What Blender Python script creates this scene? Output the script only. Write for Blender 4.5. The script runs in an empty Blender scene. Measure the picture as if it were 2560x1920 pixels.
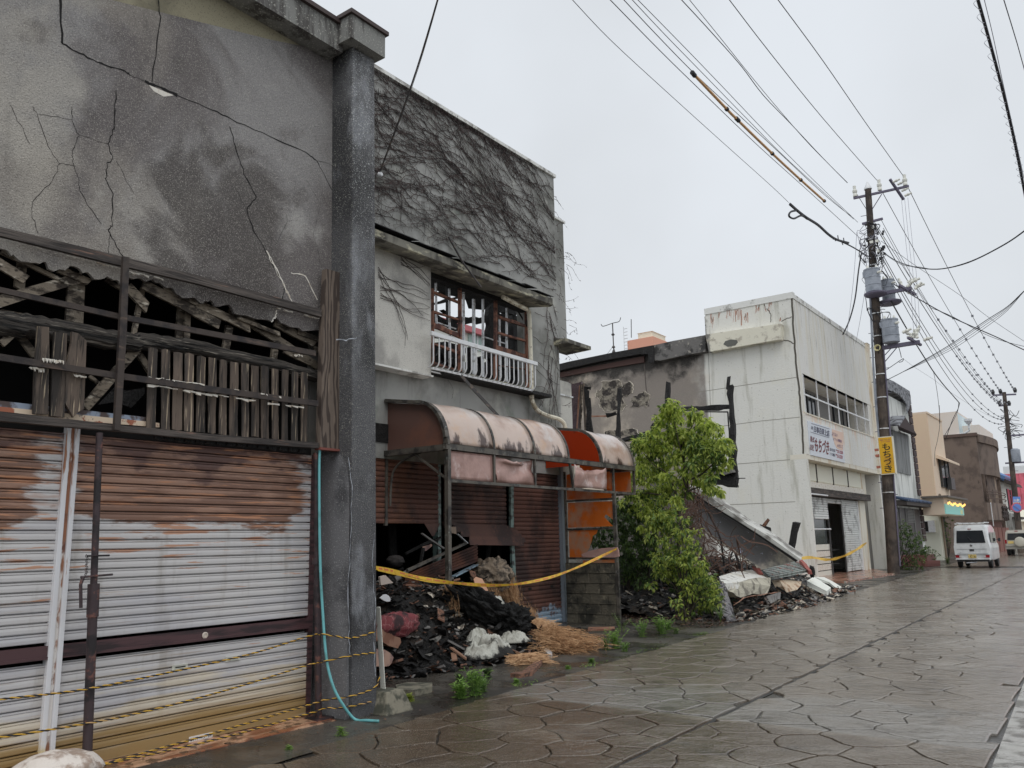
import bpy, bmesh, math, random
from mathutils import Vector, Matrix, noise as mnoise
V = Vector
rad = math.radians
SC = bpy.context.scene
COL = SC.collection
# ------------------------------------------------------------------ camera
F = 2055.0; PITCH = rad(10.9); ROLL = rad(1.2); YAW = rad(-36.4733); CAMZ = 1.6
_f = V((math.sin(YAW)*math.cos(PITCH), math.cos(YAW)*math.cos(PITCH), math.sin(PITCH)))
_r0 = V((math.cos(YAW), -math.sin(YAW), 0)); _u0 = _r0.cross(_f)
_r = _r0*math.cos(ROLL) - _u0*math.sin(ROLL)
_u = _u0*math.cos(ROLL) + _r0*math.sin(ROLL)
cam_d = bpy.data.cameras.new('camera'); cam = bpy.data.objects.new('camera', cam_d); COL.objects.link(cam)
cam_d.sensor_width = 36; cam_d.lens = F/2560*36; cam_d.clip_start = .1; cam_d.clip_end = 2000
m = Matrix((_r, _u, -_f)).transposed().to_4x4(); m.translation = V((0, 0, CAMZ)); cam.matrix_world = m
SC.camera = cam
# ------------------------------------------------------------------ overcast daylight
w = bpy.data.worlds.new('World'); SC.world = w; w.use_nodes = True
nt = w.node_tree; nt.nodes.clear()
out = nt.nodes.new('ShaderNodeOutputWorld'); bg = nt.nodes.new('ShaderNodeBackground')
sky = nt.nodes.new('ShaderNodeTexSky'); sky.sky_type = 'NISHITA'; sky.sun_disc = False
sky.sun_elevation = rad(58); sky.sun_rotation = rad(140); sky.dust_density = 4; sky.air_density = 1.5
hs = nt.nodes.new('ShaderNodeHueSaturation'); hs.inputs['Saturation'].default_value = .35
mx = nt.nodes.new('ShaderNodeMix'); mx.data_type = 'RGBA'; mx.inputs[0].default_value = .86
tc = nt.nodes.new('ShaderNodeTexCoord'); nz = nt.nodes.new('ShaderNodeTexNoise'); nz.inputs['Scale'].default_value = 2.2; nz.inputs['Detail'].default_value = 4
cr = nt.nodes.new('ShaderNodeValToRGB')
cr.color_ramp.elements[0].position = .36; cr.color_ramp.elements[0].color = (7.5, 7.85, 8.25, 1)
cr.color_ramp.elements[1].position = .66; cr.color_ramp.elements[1].color = (8.5, 8.95, 9.5, 1)
nt.links.new(tc.outputs['Generated'], nz.inputs['Vector']); nt.links.new(nz.outputs[0], cr.inputs[0])
nt.links.new(sky.outputs[0], hs.inputs['Color']); nt.links.new(hs.outputs[0], mx.inputs[6]); nt.links.new(cr.outputs[0], mx.inputs[7])
nt.links.new(mx.outputs[2], bg.inputs[0]); nt.links.new(bg.outputs[0], out.inputs[0]); bg.inputs[1].default_value = .1
sd = bpy.data.lights.new('sun', 'SUN'); sd.energy = .9; sd.angle = rad(40); sd.color = (1, .98, .95)
sun = bpy.data.objects.new('sun', sd); COL.objects.link(sun); sun.rotation_euler = (rad(32), 0, rad(40))
SC.view_settings.view_transform = 'Standard'; SC.view_settings.look = 'None'; SC.view_settings.exposure = 0; SC.view_settings.gamma = 1
# ------------------------------------------------------------------ places read off the photograph: a sight line met with a real plane
CR = dict(a=(0,0,.4521),b=(0,550,.4069),c=(0,1170,.4521),d=(900,150,.5124),e=(900,950,.3391),g=(900,1300,.3617),h=(1400,700,.3843),i=(1500,1100,.3391),j=(2000,400,.3618),k=(2150,950,.3315),l=(1400,0,.5244),m=(1500,1400,.4792),n=(0,600,.2411),o=(400,700,.3014),p=(2150,700,.2110),q=(1950,1000,.1567),r=(2300,1180,.1567),s=(2350,0,.3013),D=(0,0,1.1573),S=(0,0,1))
CAMP = V((0, 0, CAMZ))
def ray(t, x, y):
    a = CR[t]; px = a[0]+x*a[2]; py = a[1]+y*a[2]
    return _f + _r*((px-1280)/F) - _u*((py-960)/F)
def onX(t, x, y, X): d = ray(t, x, y); return CAMP + d*(X/d.x)
def onY(t, x, y, Y): d = ray(t, x, y); return CAMP + d*(Y/d.y)
def onZ(t, x, y, Z=0): d = ray(t, x, y); return CAMP + d*((Z-CAMZ)/d.z)
# ------------------------------------------------------------------ materials
def sr(*c):
    return tuple(((v/255)/12.92 if v/255 < .04045 else ((v/255+.055)/1.055)**2.4) for v in c)
def al(r, g, b, k=.46):                     # real surface colour from how it looks under this grey sky
    c = [v/k for v in sr(r, g, b)]; L = .3*c[0]+.55*c[1]+.15*c[2]
    c = [L+(v-L)*(.93-.25*min(1, max(0, (max(c)-min(c))-.1)*2)) for v in c]; m_ = max(c)
    return tuple(max(.004, v*(.8/m_ if m_ > .8 else 1)) for v in c)
MATS = {}
def M(name, base, rough=.85, L=(), bump=None, metal=0, rnd=0, spec=.5, rl=None, trans=0, emit=None, alpha=1):
    if name in MATS: return MATS[name]
    mt = bpy.data.materials.new(name); mt.use_nodes = True; nt = mt.node_tree; N = nt.nodes; LK = nt.links
    b = N['Principled BSDF']; b.inputs['Roughness'].default_value = rough; b.inputs['Metallic'].default_value = metal
    b.inputs['Specular IOR Level'].default_value = spec
    if trans: b.inputs['Transmission Weight'].default_value = trans
    if emit: b.inputs['Emission Color'].default_value = (*emit[0], 1); b.inputs['Emission Strength'].default_value = emit[1]
    pos = N.new('ShaderNodeNewGeometry').outputs['Position']
    sep = None
    def mth(op, a, c, clamp=False):
        n = N.new('ShaderNodeMath'); n.operation = op; n.use_clamp = clamp
        for i, v in enumerate((a, c)):
            if isinstance(v, (int, float)): n.inputs[i].default_value = v
            else: LK.new(v, n.inputs[i])
        return n.outputs[0]
    def fac(l):
        nonlocal sep
        s = l.get('s', 3); s = s if isinstance(s, tuple) else (s, s, s)
        vm = N.new('ShaderNodeVectorMath'); vm.operation = 'MULTIPLY'; LK.new(pos, vm.inputs[0]); vm.inputs[1].default_value = s
        if l.get('t') == 'v':
            n = N.new('ShaderNodeTexVoronoi'); n.inputs['Scale'].default_value = 1
            if l.get('edge'): n.feature = 'DISTANCE_TO_EDGE'
            LK.new(vm.outputs[0], n.inputs['Vector']); o = n.outputs['Distance']
        elif l.get('t') == 'w':
            n = N.new('ShaderNodeTexWave'); n.inputs['Scale'].default_value = 1; n.inputs['Distortion'].default_value = l.get('dist', 3)
            n.bands_direction = l.get('ax', 'Z'); n.inputs['Detail'].default_value = 3
            LK.new(vm.outputs[0], n.inputs['Vector']); o = n.outputs['Fac']
        elif l.get('t') == 'one': 
            n = N.new('ShaderNodeValue'); n.outputs[0].default_value = 0; o = n.outputs[0]
        else:
            n = N.new('ShaderNodeTexNoise'); n.inputs['Scale'].default_value = 1; n.inputs['Detail'].default_value = l.get('d', 5)
            n.inputs['Roughness'].default_value = l.get('r', .6); n.inputs['Distortion'].default_value = l.get('dist', 0)
            LK.new(vm.outputs[0], n.inputs['Vector']); o = n.outputs[0]
        for (ax, v0, v1, b0, b1) in l.get('b', ()):
            if sep is None: sep = N.new('ShaderNodeSeparateXYZ'); LK.new(pos, sep.inputs[0])
            mr = N.new('ShaderNodeMapRange'); LK.new(sep.outputs['XYZ'.index(ax)], mr.inputs[0])
            for i, v in enumerate((v0, v1, b0, b1)): mr.inputs[i+1].default_value = v
            o = mth('ADD', o, mr.outputs[0])
        mr = N.new('ShaderNodeMapRange'); LK.new(o, mr.inputs[0]); mr.interpolation_type = 'SMOOTHSTEP'
        mr.inputs[1].default_value = l.get('lo', .45); mr.inputs[2].default_value = l.get('hi', .6); mr.inputs[4].default_value = l.get('k', 1)
        return mr.outputs[0]
    col = None
    def mix(a, f, c):
        n = N.new('ShaderNodeMix'); n.data_type = 'RGBA'; LK.new(f, n.inputs[0])
        if a is None: n.inputs[6].default_value = (*base, 1)
        else: LK.new(a, n.inputs[6])
        n.inputs[7].default_value = (*c, 1); return n.outputs[2]
    for l in L: col = mix(col, fac(l), l['c'])
    if rnd:
        oi = N.new('ShaderNodeObjectInfo'); hv = N.new('ShaderNodeHueSaturation')
        mr = N.new('ShaderNodeMapRange'); LK.new(oi.outputs['Random'], mr.inputs[0]); mr.inputs[3].default_value = 1-rnd; mr.inputs[4].default_value = 1+rnd
        LK.new(mr.outputs[0], hv.inputs['Value'])
        if col is None: hv.inputs['Color'].default_value = (*base, 1)
        else: LK.new(col, hv.inputs['Color'])
        col = hv.outputs[0]
    if col is None: b.inputs['Base Color'].default_value = (*base, 1)
    else: LK.new(col, b.inputs['Base Color'])
    if rl:                                  # roughness layer
        mr = N.new('ShaderNodeMapRange'); LK.new(fac(rl), mr.inputs[0]); mr.inputs[3].default_value = rough; mr.inputs[4].default_value = rl['to']
        LK.new(mr.outputs[0], b.inputs['Roughness'])
    if bump:
        prev = None
        for (s, st, dist) in bump:
            f_ = fac(dict(s=s, lo=0, hi=1, d=6)); bn = N.new('ShaderNodeBump'); bn.inputs['Strength'].default_value = st; bn.inputs['Distance'].default_value = dist
            LK.new(f_, bn.inputs['Height'])
            if prev: LK.new(prev, bn.inputs['Normal'])
            prev = bn.outputs[0]
        LK.new(prev, b.inputs['Normal'])
    MATS[name] = mt; return mt
# ------------------------------------------------------------------ objects
def tag(o, label=None, cat=None, group=None, kind=None):
    if label: o['label'] = label
    if cat: o['category'] = cat
    if group: o['group'] = group
    if kind: o['kind'] = kind
    return o
def thing(name, loc, label, cat, group=None, rz=0, kind=None):
    o = bpy.data.objects.new(name, None); COL.objects.link(o); o.location = loc; o.rotation_euler = (0, 0, rz); o.empty_display_size = .2
    return tag(o, label, cat, group, kind)
def rootloc(p):
    while p.parent: p = p.parent
    return V(p.location)
class MB:
    def __init__(s): s.v = []; s.f = []; s.m = []
    def add(s, vs, fs, mi=0):
        k = len(s.v); s.v += [V(p) for p in vs]; s.f += [[k+i for i in f] for f in fs]; s.m += [mi]*len(fs); return s
    def quad(s, a, b, c, d, mi=0): return s.add([a, b, c, d], [(0, 1, 2, 3)], mi)
    def prism(s, pts, ex, mi=0):
        n = len(pts); ex = V(ex); a = [V(p) for p in pts]
        return s.add(a+[p+ex for p in a], [tuple(range(n)), tuple(range(2*n-1, n-1, -1))]+[(i, (i+1) % n, n+(i+1) % n, n+i) for i in range(n)], mi)
    def box(s, a, b, mi=0):
        return s.prism([(a[0], a[1], a[2]), (b[0], a[1], a[2]), (b[0], b[1], a[2]), (a[0], b[1], a[2])], (0, 0, b[2]-a[2]), mi)
    def beam(s, p0, p1, w, h, up=(0, 0, 1), mi=0, jag=0, rng=None):
        p0 = V(p0); p1 = V(p1); d = (p1-p0).normalized(); up = V(up)
        if abs(d.dot(up.normalized())) > .98: up = V((0, 1, 0)) if abs(d.y) < .9 else V((1, 0, 0))
        sd = d.cross(up).normalized(); u2 = sd.cross(d).normalized()
        q = [sd*(w/2)+u2*(h/2), -sd*(w/2)+u2*(h/2), -sd*(w/2)-u2*(h/2), sd*(w/2)-u2*(h/2)]
        n = 1 if not jag else max(2, int((p1-p0).length/.25))
        rg = rng or random; vs = []
        for i in range(n+1):
            c = p0.lerp(p1, i/n); k = 1
            for j in q:
                e = V((rg.uniform(-1, 1), rg.uniform(-1, 1), rg.uniform(-1, 1)))*jag
                vs.append(c+j*(1-(.25*rg.random() if jag else 0))+e)
        fs = [(3, 2, 1, 0), (4*n, 4*n+1, 4*n+2, 4*n+3)]
        for i in range(n):
            for j in range(4): fs.append((4*i+j, 4*i+(j+1) % 4, 4*i+4+(j+1) % 4, 4*i+4+j))
        return s.add(vs, fs, mi)
    def tube(s, path, r, n=6, mi=0, cap=True, r1=None):
        path = [V(p) for p in path]; L = len(path); vs = []; prev = None
        for i, p in enumerate(path):
            d = (path[min(i+1, L-1)]-path[max(i-1, 0)]); d = d.normalized() if d.length > 1e-9 else V((0, 0, 1))
            if prev is None: a = V((0, 0, 1)) if abs(d.z) < .9 else V((1, 0, 0))
            else: a = prev
            x = (a-d*a.dot(d)); x = x.normalized() if x.length > 1e-6 else d.orthogonal().normalized()
            prev = x; y = d.cross(x)
            rr = r if r1 is None else r+(r1-r)*i/max(1, L-1)
            vs += [p+(x*math.cos(2*math.pi*j/n)+y*math.sin(2*math.pi*j/n))*rr for j in range(n)]
        fs = [(n*i+j, n*i+(j+1) % n, n*i+n+(j+1) % n, n*i+n+j) for i in range(L-1) for j in range(n)]
        if cap: fs += [tuple(range(n-1, -1, -1)), tuple(range(n*(L-1), n*L))]
        return s.add(vs, fs, mi)
    def lathe(s, c, prof, n=16, axis=(0, 0, 1), mi=0):
        c = V(c); ax = V(axis).normalized(); x = ax.orthogonal().normalized(); y = ax.cross(x); vs = []
        for (r, h) in prof: vs += [c+ax*h+(x*math.cos(2*math.pi*j/n)+y*math.sin(2*math.pi*j/n))*max(r, .0005) for j in range(n)]
        L = len(prof)
        fs = [(n*i+j, n*i+(j+1) % n, n*i+n+(j+1) % n, n*i+n+j) for i in range(L-1) for j in range(n)]+[tuple(range(n-1, -1, -1)), tuple(range(n*(L-1), n*L))]
        return s.add(vs, fs, mi)
    def mesh(s, name, mats, off=V((0, 0, 0)), smooth=False, recalc=True, bev=0):
        me = bpy.data.meshes.new(name); me.from_pydata([tuple(p-off) for p in s.v], [], s.f)
        for m_ in (mats if isinstance(mats, (list, tuple)) else [mats]): me.materials.append(m_)
        if any(s.m): me.polygons.foreach_set('material_index', s.m)
        if (recalc and len(s.f) < 6000) or bev:
            bm = bmesh.new(); bm.from_mesh(me)
            if bev:
                bmesh.ops.bevel(bm, geom=[e for e in bm.edges if len(e.link_faces) == 2 and e.calc_face_angle(0) > .6], offset=bev, segments=2, affect='EDGES', profile=.6)
            bmesh.ops.recalc_face_normals(bm, faces=bm.faces); bm.to_mesh(me); bm.free()
        if smooth:
            me.polygons.foreach_set('use_smooth', [True]*len(me.polygons))
            if smooth != 2:
                try: me.set_sharp_from_angle(angle=rad(40))
                except Exception: pass
        me.update(); return me
    def build(s, name, mats, parent=None, label=None, cat=None, group=None, kind=None, smooth=False, local=False, bev=0, recalc=True):
        if parent is not None: off = V((0, 0, 0)) if local else rootloc(parent)
        elif kind == 'structure': off = V((0, 0, 0))
        else:
            xs = [p.x for p in s.v]; ys = [p.y for p in s.v]; zs = [p.z for p in s.v]
            off = V(((min(xs)+max(xs))/2, (min(ys)+max(ys))/2, min(zs)))
        me = s.mesh(name, mats, off, smooth, recalc, bev)
        o = bpy.data.objects.new(name, me); COL.objects.link(o)
        if parent is not None: o.parent = parent
        else: o.location = off
        return tag(o, label, cat, group, kind)
def copyat(o, loc, parent=None):            # one more piece sharing the mesh
    c = o.copy(); COL.objects.link(c); c.location = loc
    if parent is not None: c.parent = parent
    return c
def wob(pts, n, amp, seed=0, ax=None):      # subdivide a polyline and jitter it
    r = random.Random(seed); o = []
    for i in range(len(pts)-1):
        a = V(pts[i]); b = V(pts[i+1])
        for k in range(n):
            p = a.lerp(b, k/n)
            if k or i: p = p+V((r.uniform(-1, 1)*(ax != 'X'), r.uniform(-1, 1)*(ax != 'Y'), r.uniform(-1, 1)))*amp
            o.append(p)
    o.append(V(pts[-1])); return o
def sag(a, b, s, n=14):
    a = V(a); b = V(b); return [a.lerp(b, i/n)-V((0, 0, 4*s*(i/n)*(1-i/n))) for i in range(n+1)]
def spline(pts, n=6):
    P = [V(p) for p in pts]; o = []
    for i in range(len(P)-1):
        p0 = P[max(i-1, 0)]; p1 = P[i]; p2 = P[i+1]; p3 = P[min(i+2, len(P)-1)]
        for k in range(n):
            t = k/n; o.append(.5*((2*p1)+(p2-p0)*t+(2*p0-5*p1+4*p2-p3)*t*t+(3*p1-p0-3*p2+p3)*t*t*t))
    return o+[P[-1]]
# ================================================================== helpers that need the frame
CR.update(t=(960,1380,.2049), u=(940,1200,.1808), v=(1060,680,.1808), w=(1400,880,.2411), x=(1700,1350,.1899))
def strip(mb, t, pts, X, th, mi=0):         # polygon read on the plane x = X, given real thickness towards the street
    mb.prism([onX(t, a, b, X) for a, b in pts], (th, 0, 0), mi); return mb
def bar(mb, t, a, b, wpx, X, th, mi=0, jag=0, sub=1, rng=None):   # a board seen from a to b on plane X
    p0 = onX(t, *a, X); p1 = onX(t, *b, X); s = CR[t][2]; w = wpx*s*(p0-CAMP).length/F*1.15
    d = (p1-p0).normalized(); n = V((1, 0, 0)); sd = d.cross(n).normalized()
    rg = rng or random
    n_ = max(1, int((p1-p0).length/.18)) if jag else 1
    L = []; R = []
    for i in range(n_+1):
        c = p0.lerp(p1, i/n_); L.append(c+sd*(w/2+rg.uniform(-1, .3)*jag)); R.append(c-sd*(w/2+rg.uniform(-1, .3)*jag))
    if jag: L[-1] += d*rg.uniform(0, w*.8); R[-1] += d*rg.uniform(0, w*.8)
    return mb.prism(L+R[::-1], (th, 0, 0), mi)
def textmesh(s, font=None):
    cu = bpy.data.curves.new('lettering', 'FONT'); cu.body = s; cu.resolution_u = 2
    o = bpy.data.objects.new('lettering', cu); COL.objects.link(o); bpy.context.view_layer.update()
    me = bpy.data.meshes.new_from_object(o.evaluated_get(bpy.context.evaluated_depsgraph_get()))
    vs = [v.co.copy() for v in me.vertices]; fs = [tuple(p.vertices) for p in me.polygons]
    bpy.data.objects.remove(o); bpy.data.curves.remove(cu); bpy.data.meshes.remove(me)
    return vs, fs
def put_text(mb, s, bl, br, tr, tl, mi=0, bold=0, lift=V((.004, 0, 0))):    # lettering stretched to fill a real rectangle
    vs, fs = textmesh(s)
    if not vs: return
    x0 = min(v.x for v in vs); x1 = max(v.x for v in vs); y0 = min(v.y for v in vs); y1 = max(v.y for v in vs)
    bl, br, tr, tl = V(bl), V(br), V(tr), V(tl)
    for k, (ox, oy) in enumerate([(0, 0)]+([(bold, 0), (0, bold), (bold, bold)] if bold else [])):
        o = []
        for v in vs:
            a = (v.x-x0)/max(1e-6, x1-x0)+ox; b = (v.y-y0)/max(1e-6, y1-y0)+oy
            o.append((bl*(1-a)+br*a)*(1-b)+(tl*(1-a)+tr*a)*b+lift*(1+.1*k))
        mb.add(o, fs, mi)
# ================================================================== ground, road, verge
WETC = M('wet_ground', (.055, .05, .044), .45, L=[dict(c=(.03, .028, .025), s=.8, lo=.4, hi=.6), dict(c=(.1, .09, .075), s=6, lo=.52, hi=.7, k=.6)], bump=[(18, .5, .02)], rl=dict(s=.9, lo=.42, hi=.58, to=.12))
STONE = M('stamped_paving', (.2, .168, .132), .2,
          L=[dict(c=(.11, .08, .054), s=.9, lo=.36, hi=.6, b=[('Y', 7.2, 7.45, .08, -.3), ('X', -3.5, -1, 0, -.12)]), dict(c=(.27, .24, .2), s=.7, lo=.45, hi=.62, b=[('Y', 9, 14, -.15, .05)]),
             dict(c=(.25, .24, .22), s=(1.3, 1.3, 1), lo=.42, hi=.66, b=[('Y', 7.33, 7.38, -.5, .2), ('Y', 7.9, 9.4, 0, -.33)], k=.75),
             dict(c=(.06, .05, .042), s=2.3, lo=.54, hi=.72, k=.7), dict(c=(.34, .31, .27), s=80, lo=.55, hi=.68, k=.6, d=2), dict(c=(.05, .045, .04), s=34, lo=.58, hi=.7, k=.6, d=2)],
          bump=[(45, .4, .008), (5, .5, .03), (1.2, .4, .05)], rnd=.09, rl=dict(s=1.1, lo=.36, hi=.6, to=.09), spec=.85)
JOINT = M('dark_joint', (.02, .018, .016), .5)
GUT = M('gutter_concrete', (.42, .41, .38), .4, L=[dict(c=(.13, .12, .1), s=5, lo=.45, hi=.65)], bump=[(40, .4, .01)], rl=dict(s=2, lo=.4, hi=.6, to=.15))
VERG = M('sooty_concrete', (.09, .082, .07), .5, L=[dict(c=(.035, .032, .028), s=1.1, lo=.42, hi=.58), dict(c=(.16, .15, .13), s=14, lo=.6, hi=.75, k=.6), dict(c=(.05, .06, .025), s=1.7, lo=.56, hi=.7, k=.6)], bump=[(25, .5, .015), (3, .3, .03)], rl=dict(s=1.5, lo=.42, hi=.58, to=.12))
g = MB(); g.quad((-260, -60, -.06), (160, -60, -.06), (160, 520, -.06), (-260, 520, -.06)); g.build('ground', WETC, kind='structure')
def XL(y): return -5.62-.055*(y-5.5)
def XJ(y): return -3.1-.022*y
def XR(y): return -.72-.042*y
g = MB()
ys = [-4, 5, 12, 20, 30, 42, 60, 90, 150]
for a, b in zip(ys, ys[1:]): g.quad((XL(a)-.3, a, -.022), (XR(a)+.02, a, -.022), (XR(b)+.02, b, -.022), (XL(b)-.25, b, -.022))
road = g.build('road', M('road_bed', (.04, .036, .03), .4, bump=[(20, .4, .01)], rl=dict(s=2, lo=.4, hi=.6, to=.15)), kind='structure')
rg = random.Random(4)
def cells(xa, xb, y0, y1, st, seed):        # irregular flagstones: a jittered lattice cut into its nearest-point cells
    r = random.Random(seed); pts = []; ny = int((y1-y0)/st)+3; nx = int(5.6/st)+3
    for j in range(ny):
        for i in range(nx):
            y = y0+(j-1)*st*.93+r.uniform(-.3, .3)*st; x = -8.6+(i+(.5 if j % 2 else 0))*st*1.08+r.uniform(-.3, .3)*st
            pts.append((x-.05*(y-5), y))
    out = []
    W_ = nx
    for k, p in enumerate(pts):
        a = xa(p[1]); b = xb(p[1])
        if p[0] < a-.25*st or p[0] > b+.25*st or not y0 <= p[1] <= y1: continue
        poly = [(p[0]-st, p[1]-st), (p[0]+st, p[1]-st), (p[0]+st, p[1]+st), (p[0]-st, p[1]+st)]
        def clip(poly, nx_, ny_, d):
            o = []
            for i in range(len(poly)):
                A = poly[i]; B = poly[(i+1) % len(poly)]; da = A[0]*nx_+A[1]*ny_-d; db = B[0]*nx_+B[1]*ny_-d
                if da <= 0: o.append(A)
                if (da < 0 < db) or (db < 0 < da): t = da/(da-db); o.append((A[0]+(B[0]-A[0])*t, A[1]+(B[1]-A[1])*t))
            return o
        for q in [pts[n_] for dj in (-2, -1, 0, 1, 2) for n_ in range(max(0, k+dj*W_-3), min(len(pts), k+dj*W_+4))]:
            if q is p or abs(q[0]-p[0]) > 2.1*st or abs(q[1]-p[1]) > 2.1*st: continue
            nx_, ny_ = q[0]-p[0], q[1]-p[1]; mx_, my_ = (q[0]+p[0])/2, (q[1]+p[1])/2
            poly = clip(poly, nx_, ny_, nx_*mx_+ny_*my_)
            if len(poly) < 3: break
        y = p[1]
        if len(poly) >= 3: poly = clip(poly, 1, 0, xb(y)-.018)
        if len(poly) >= 3: poly = clip(poly, -1, 0, -(xa(y)+.018))
        if len(poly) >= 3: out.append(poly)
    return out
def stone(mb, poly, far):
    fine = []
    n = len(poly)
    for i in range(n):
        A = poly[i]; B = poly[(i+1) % n]; L = math.hypot(B[0]-A[0], B[1]-A[1])
        if L < .03: continue
        k = 2 if far else (5 if L > .2 else 3)
        for j in range(k):
            t = j/k; x = A[0]+(B[0]-A[0])*t; y = A[1]+(B[1]-A[1])*t
            e = (mnoise.noise_vector(V((x*3, y*3, 0)))*.07+mnoise.noise_vector(V((x*11, y*11, 7)))*.016)*min(1, max(0, min(abs(x-XJ(y)), abs(x-XL(y)), abs(x-XR(y)))-.05)*6); fine.append((x+e.x, y+e.y))
    if len(fine) < 3: return False
    cx = sum(p[0] for p in fine)/len(fine); cy = sum(p[1] for p in fine)/len(fine)
    if min(p[0] for p in fine) == max(p[0] for p in fine): return False
    tx, ty = rg.gauss(0, .006), rg.gauss(0, .006)
    def ring(d, z):
        o = []
        for x, y in fine:
            L = math.hypot(x-cx, y-cy)+1e-6; s = max(.2, 1-d/L); o.append(V((cx+(x-cx)*s, cy+(y-cy)*s, z+tx*(x-cx)+ty*(y-cy))))
        return o
    w = rg.uniform(.003, .011)*(1+1.2*max(0, mnoise.noise(V((cx, cy*.7, 8))))); a = ring(w, -.025); b = ring(w+.003, -.003); c = ring(w+.018, .001); n = len(fine)
    mb.add(a+b+c, [(i, (i+1) % n, n+(i+1) % n, n+i) for i in range(n)]+[(n+i, n+(i+1) % n, 2*n+(i+1) % n, 2*n+i) for i in range(n)]+[tuple(range(2*n, 3*n))])
    return True
allc = cells(XL, XJ, 2.6, 46, .5, 1)+cells(XJ, XR, 2.6, 46, .5, 2)
def pxsize(poly):
    cx = sum(p[0] for p in poly)/len(poly); cy = sum(p[1] for p in poly)/len(poly); d = V((cx, cy, -1.6)); z = d.dot(_f)
    if z < 1: return 0
    X = 1280+F*d.dot(_r)/z; Y = 960-F*d.dot(_u)/z
    if not (-60 < X < 2620 and Y < 2000): return 1/(1+math.hypot(cx, cy))*.01
    return 1/z
allc.sort(key=lambda c: -pxsize(c))
rest = MB()
for i, c in enumerate(allc):
    if i < 298:
        mb = MB()
        if stone(mb, c, False):
            cx = sum(p.x for p in mb.v)/len(mb.v); cy = sum(p.y for p in mb.v)/len(mb.v); off = V((cx, cy, 0))
            o = bpy.data.objects.new('paving_stone', mb.mesh('paving_stone', STONE, off)); COL.objects.link(o); o.parent = road; o.location = off
    else: stone(rest, c, i > 600)
rest.build('paving_stones', STONE, road, kind='stuff')
g = MB()
for a, b in zip(ys[6:], ys[7:]): pass
g.quad((XL(46), 45.8, -.004), (XR(46), 45.8, -.004), (XR(150), 150, -.004), (XL(150), 150, -.004)); g.build('far_paving', STONE, road)
g = MB()                                    # long joint running down the road, packed with tar
P = [V((XJ(y)+.008*math.sin(y*2.1), y, -.0165)) for y in [2+.5*i for i in range(100)]]
for a, b in zip(P, P[1:]): g.quad(a+V((-.022, 0, 0)), a+V((.022, 0, 0)), b+V((.022, 0, 0)), b+V((-.022, 0, 0)))
g.build('tar_joint', JOINT, road)
g = MB(); y = -2.0                          # gutter blocks along the right kerb
while y < 60:
    a = y; b = y+.59
    g.prism([(XR(a)+.02, a, -.05), (XR(a)+.42, a, -.05), (XR(b)+.42, b, -.05), (XR(b)+.02, b, -.05)], (0, 0, .085)); y += .6
gut = g.build('gutter', GUT, kind='structure')
g = MB(); g.quad((XR(0)+.42, -6, .012), (7, -6, .012), (7, 150, .012), (XR(150)+.42, 150, .012)); g.build('pavement', M('far_pavement', (.16, .15, .135), .4, L=[dict(c=(.09, .085, .075), s=2, lo=.4, hi=.6)], bump=[(25, .4, .01)]), kind='structure')
g = MB(); ed = []                           # sooty apron and soil between the road and the buildings
for i in range(120):
    y = -3+i*1.0*.5 if i < 90 else 42+(i-90)*2
    ed.append((XL(y)-.02-.05*mnoise.noise(V((0, y*1.7, 0))), y))
for (a, b) in zip(ed, ed[1:]):
    g.quad((a[0]-1.2, a[1], .012), (a[0]+.0, a[1], .0), (b[0]+.0, b[1], .0), (b[0]-1.2, b[1], .012)); g.quad((a[0], a[1], .0), (a[0]+.12, a[1], -.009), (b[0]+.12, b[1], -.009), (b[0], b[1], .0)); g.quad((-40, a[1], .012), (a[0]-1.2, a[1], .012), (b[0]-1.2, b[1], .012), (-40, b[1], .012))
g.build('verge', VERG, kind='structure', recalc=False)
# ================================================================== A: the cracked plaster shop with two roller shutters
XA = -6.42; XS = -6.54; XF = -6.36
PLA = M('cracked_render', al(108, 106, 105), .93, L=[
    dict(c=al(74, 69, 68), s=.55, lo=.42, hi=.6, k=.85, dist=1), dict(c=al(134, 128, 118), s=.8, lo=.5, hi=.68, k=.45, b=[('Y', 2.4, 4.6, .12, -.1)]),
    dict(c=al(150, 148, 144), s=1.1, lo=.56, hi=.72, k=.5), dict(c=al(66, 62, 60), s=1.7, lo=.58, hi=.74, k=.7),
    dict(c=al(58, 54, 52), s=1.3, lo=.42, hi=.62, k=.85, dist=.6, b=[('Y', 3.1, 3.7, -.3, .1), ('Y', 4.5, 5.2, 0, -.3), ('Z', 5.1, 5.8, .04, -.3)]), dict(c=al(138, 133, 124), s=1.1, lo=.46, hi=.66, k=.5, b=[('Y', 2.6, 3.4, .1, -.3), ('Z', 5.6, 6.3, .02, -.3)]),
    dict(c=al(60, 56, 54), s=(2.2, 2.2, .35), lo=.58, hi=.76, k=.5),
    dict(c=al(156, 151, 143), s=120, lo=.52, hi=.68, k=.5, d=3), dict(c=al(54, 52, 51), s=85, lo=.54, hi=.7, k=.5, d=3)],
    bump=[(80, .8, .012), (9, .3, .02)])
BAND = M('upper_render', al(118, 112, 92), .92, L=[dict(c=al(84, 80, 66), s=(1, 1.2, 1), lo=.45, hi=.65), dict(c=al(140, 136, 110), s=(4, 4, .6), lo=.55, hi=.7, k=.6), dict(c=al(70, 68, 60), s=60, lo=.55, hi=.7, k=.6, d=2)], bump=[(60, .6, .01)])
CORN = M('cornice_concrete', al(98, 98, 95), .9, L=[dict(c=al(62, 60, 58), s=(5, 5, .8), lo=.48, hi=.62), dict(c=al(170, 170, 160), s=50, lo=.58, hi=.72, k=.6, d=2)], bump=[(60, .6, .01)])
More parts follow.
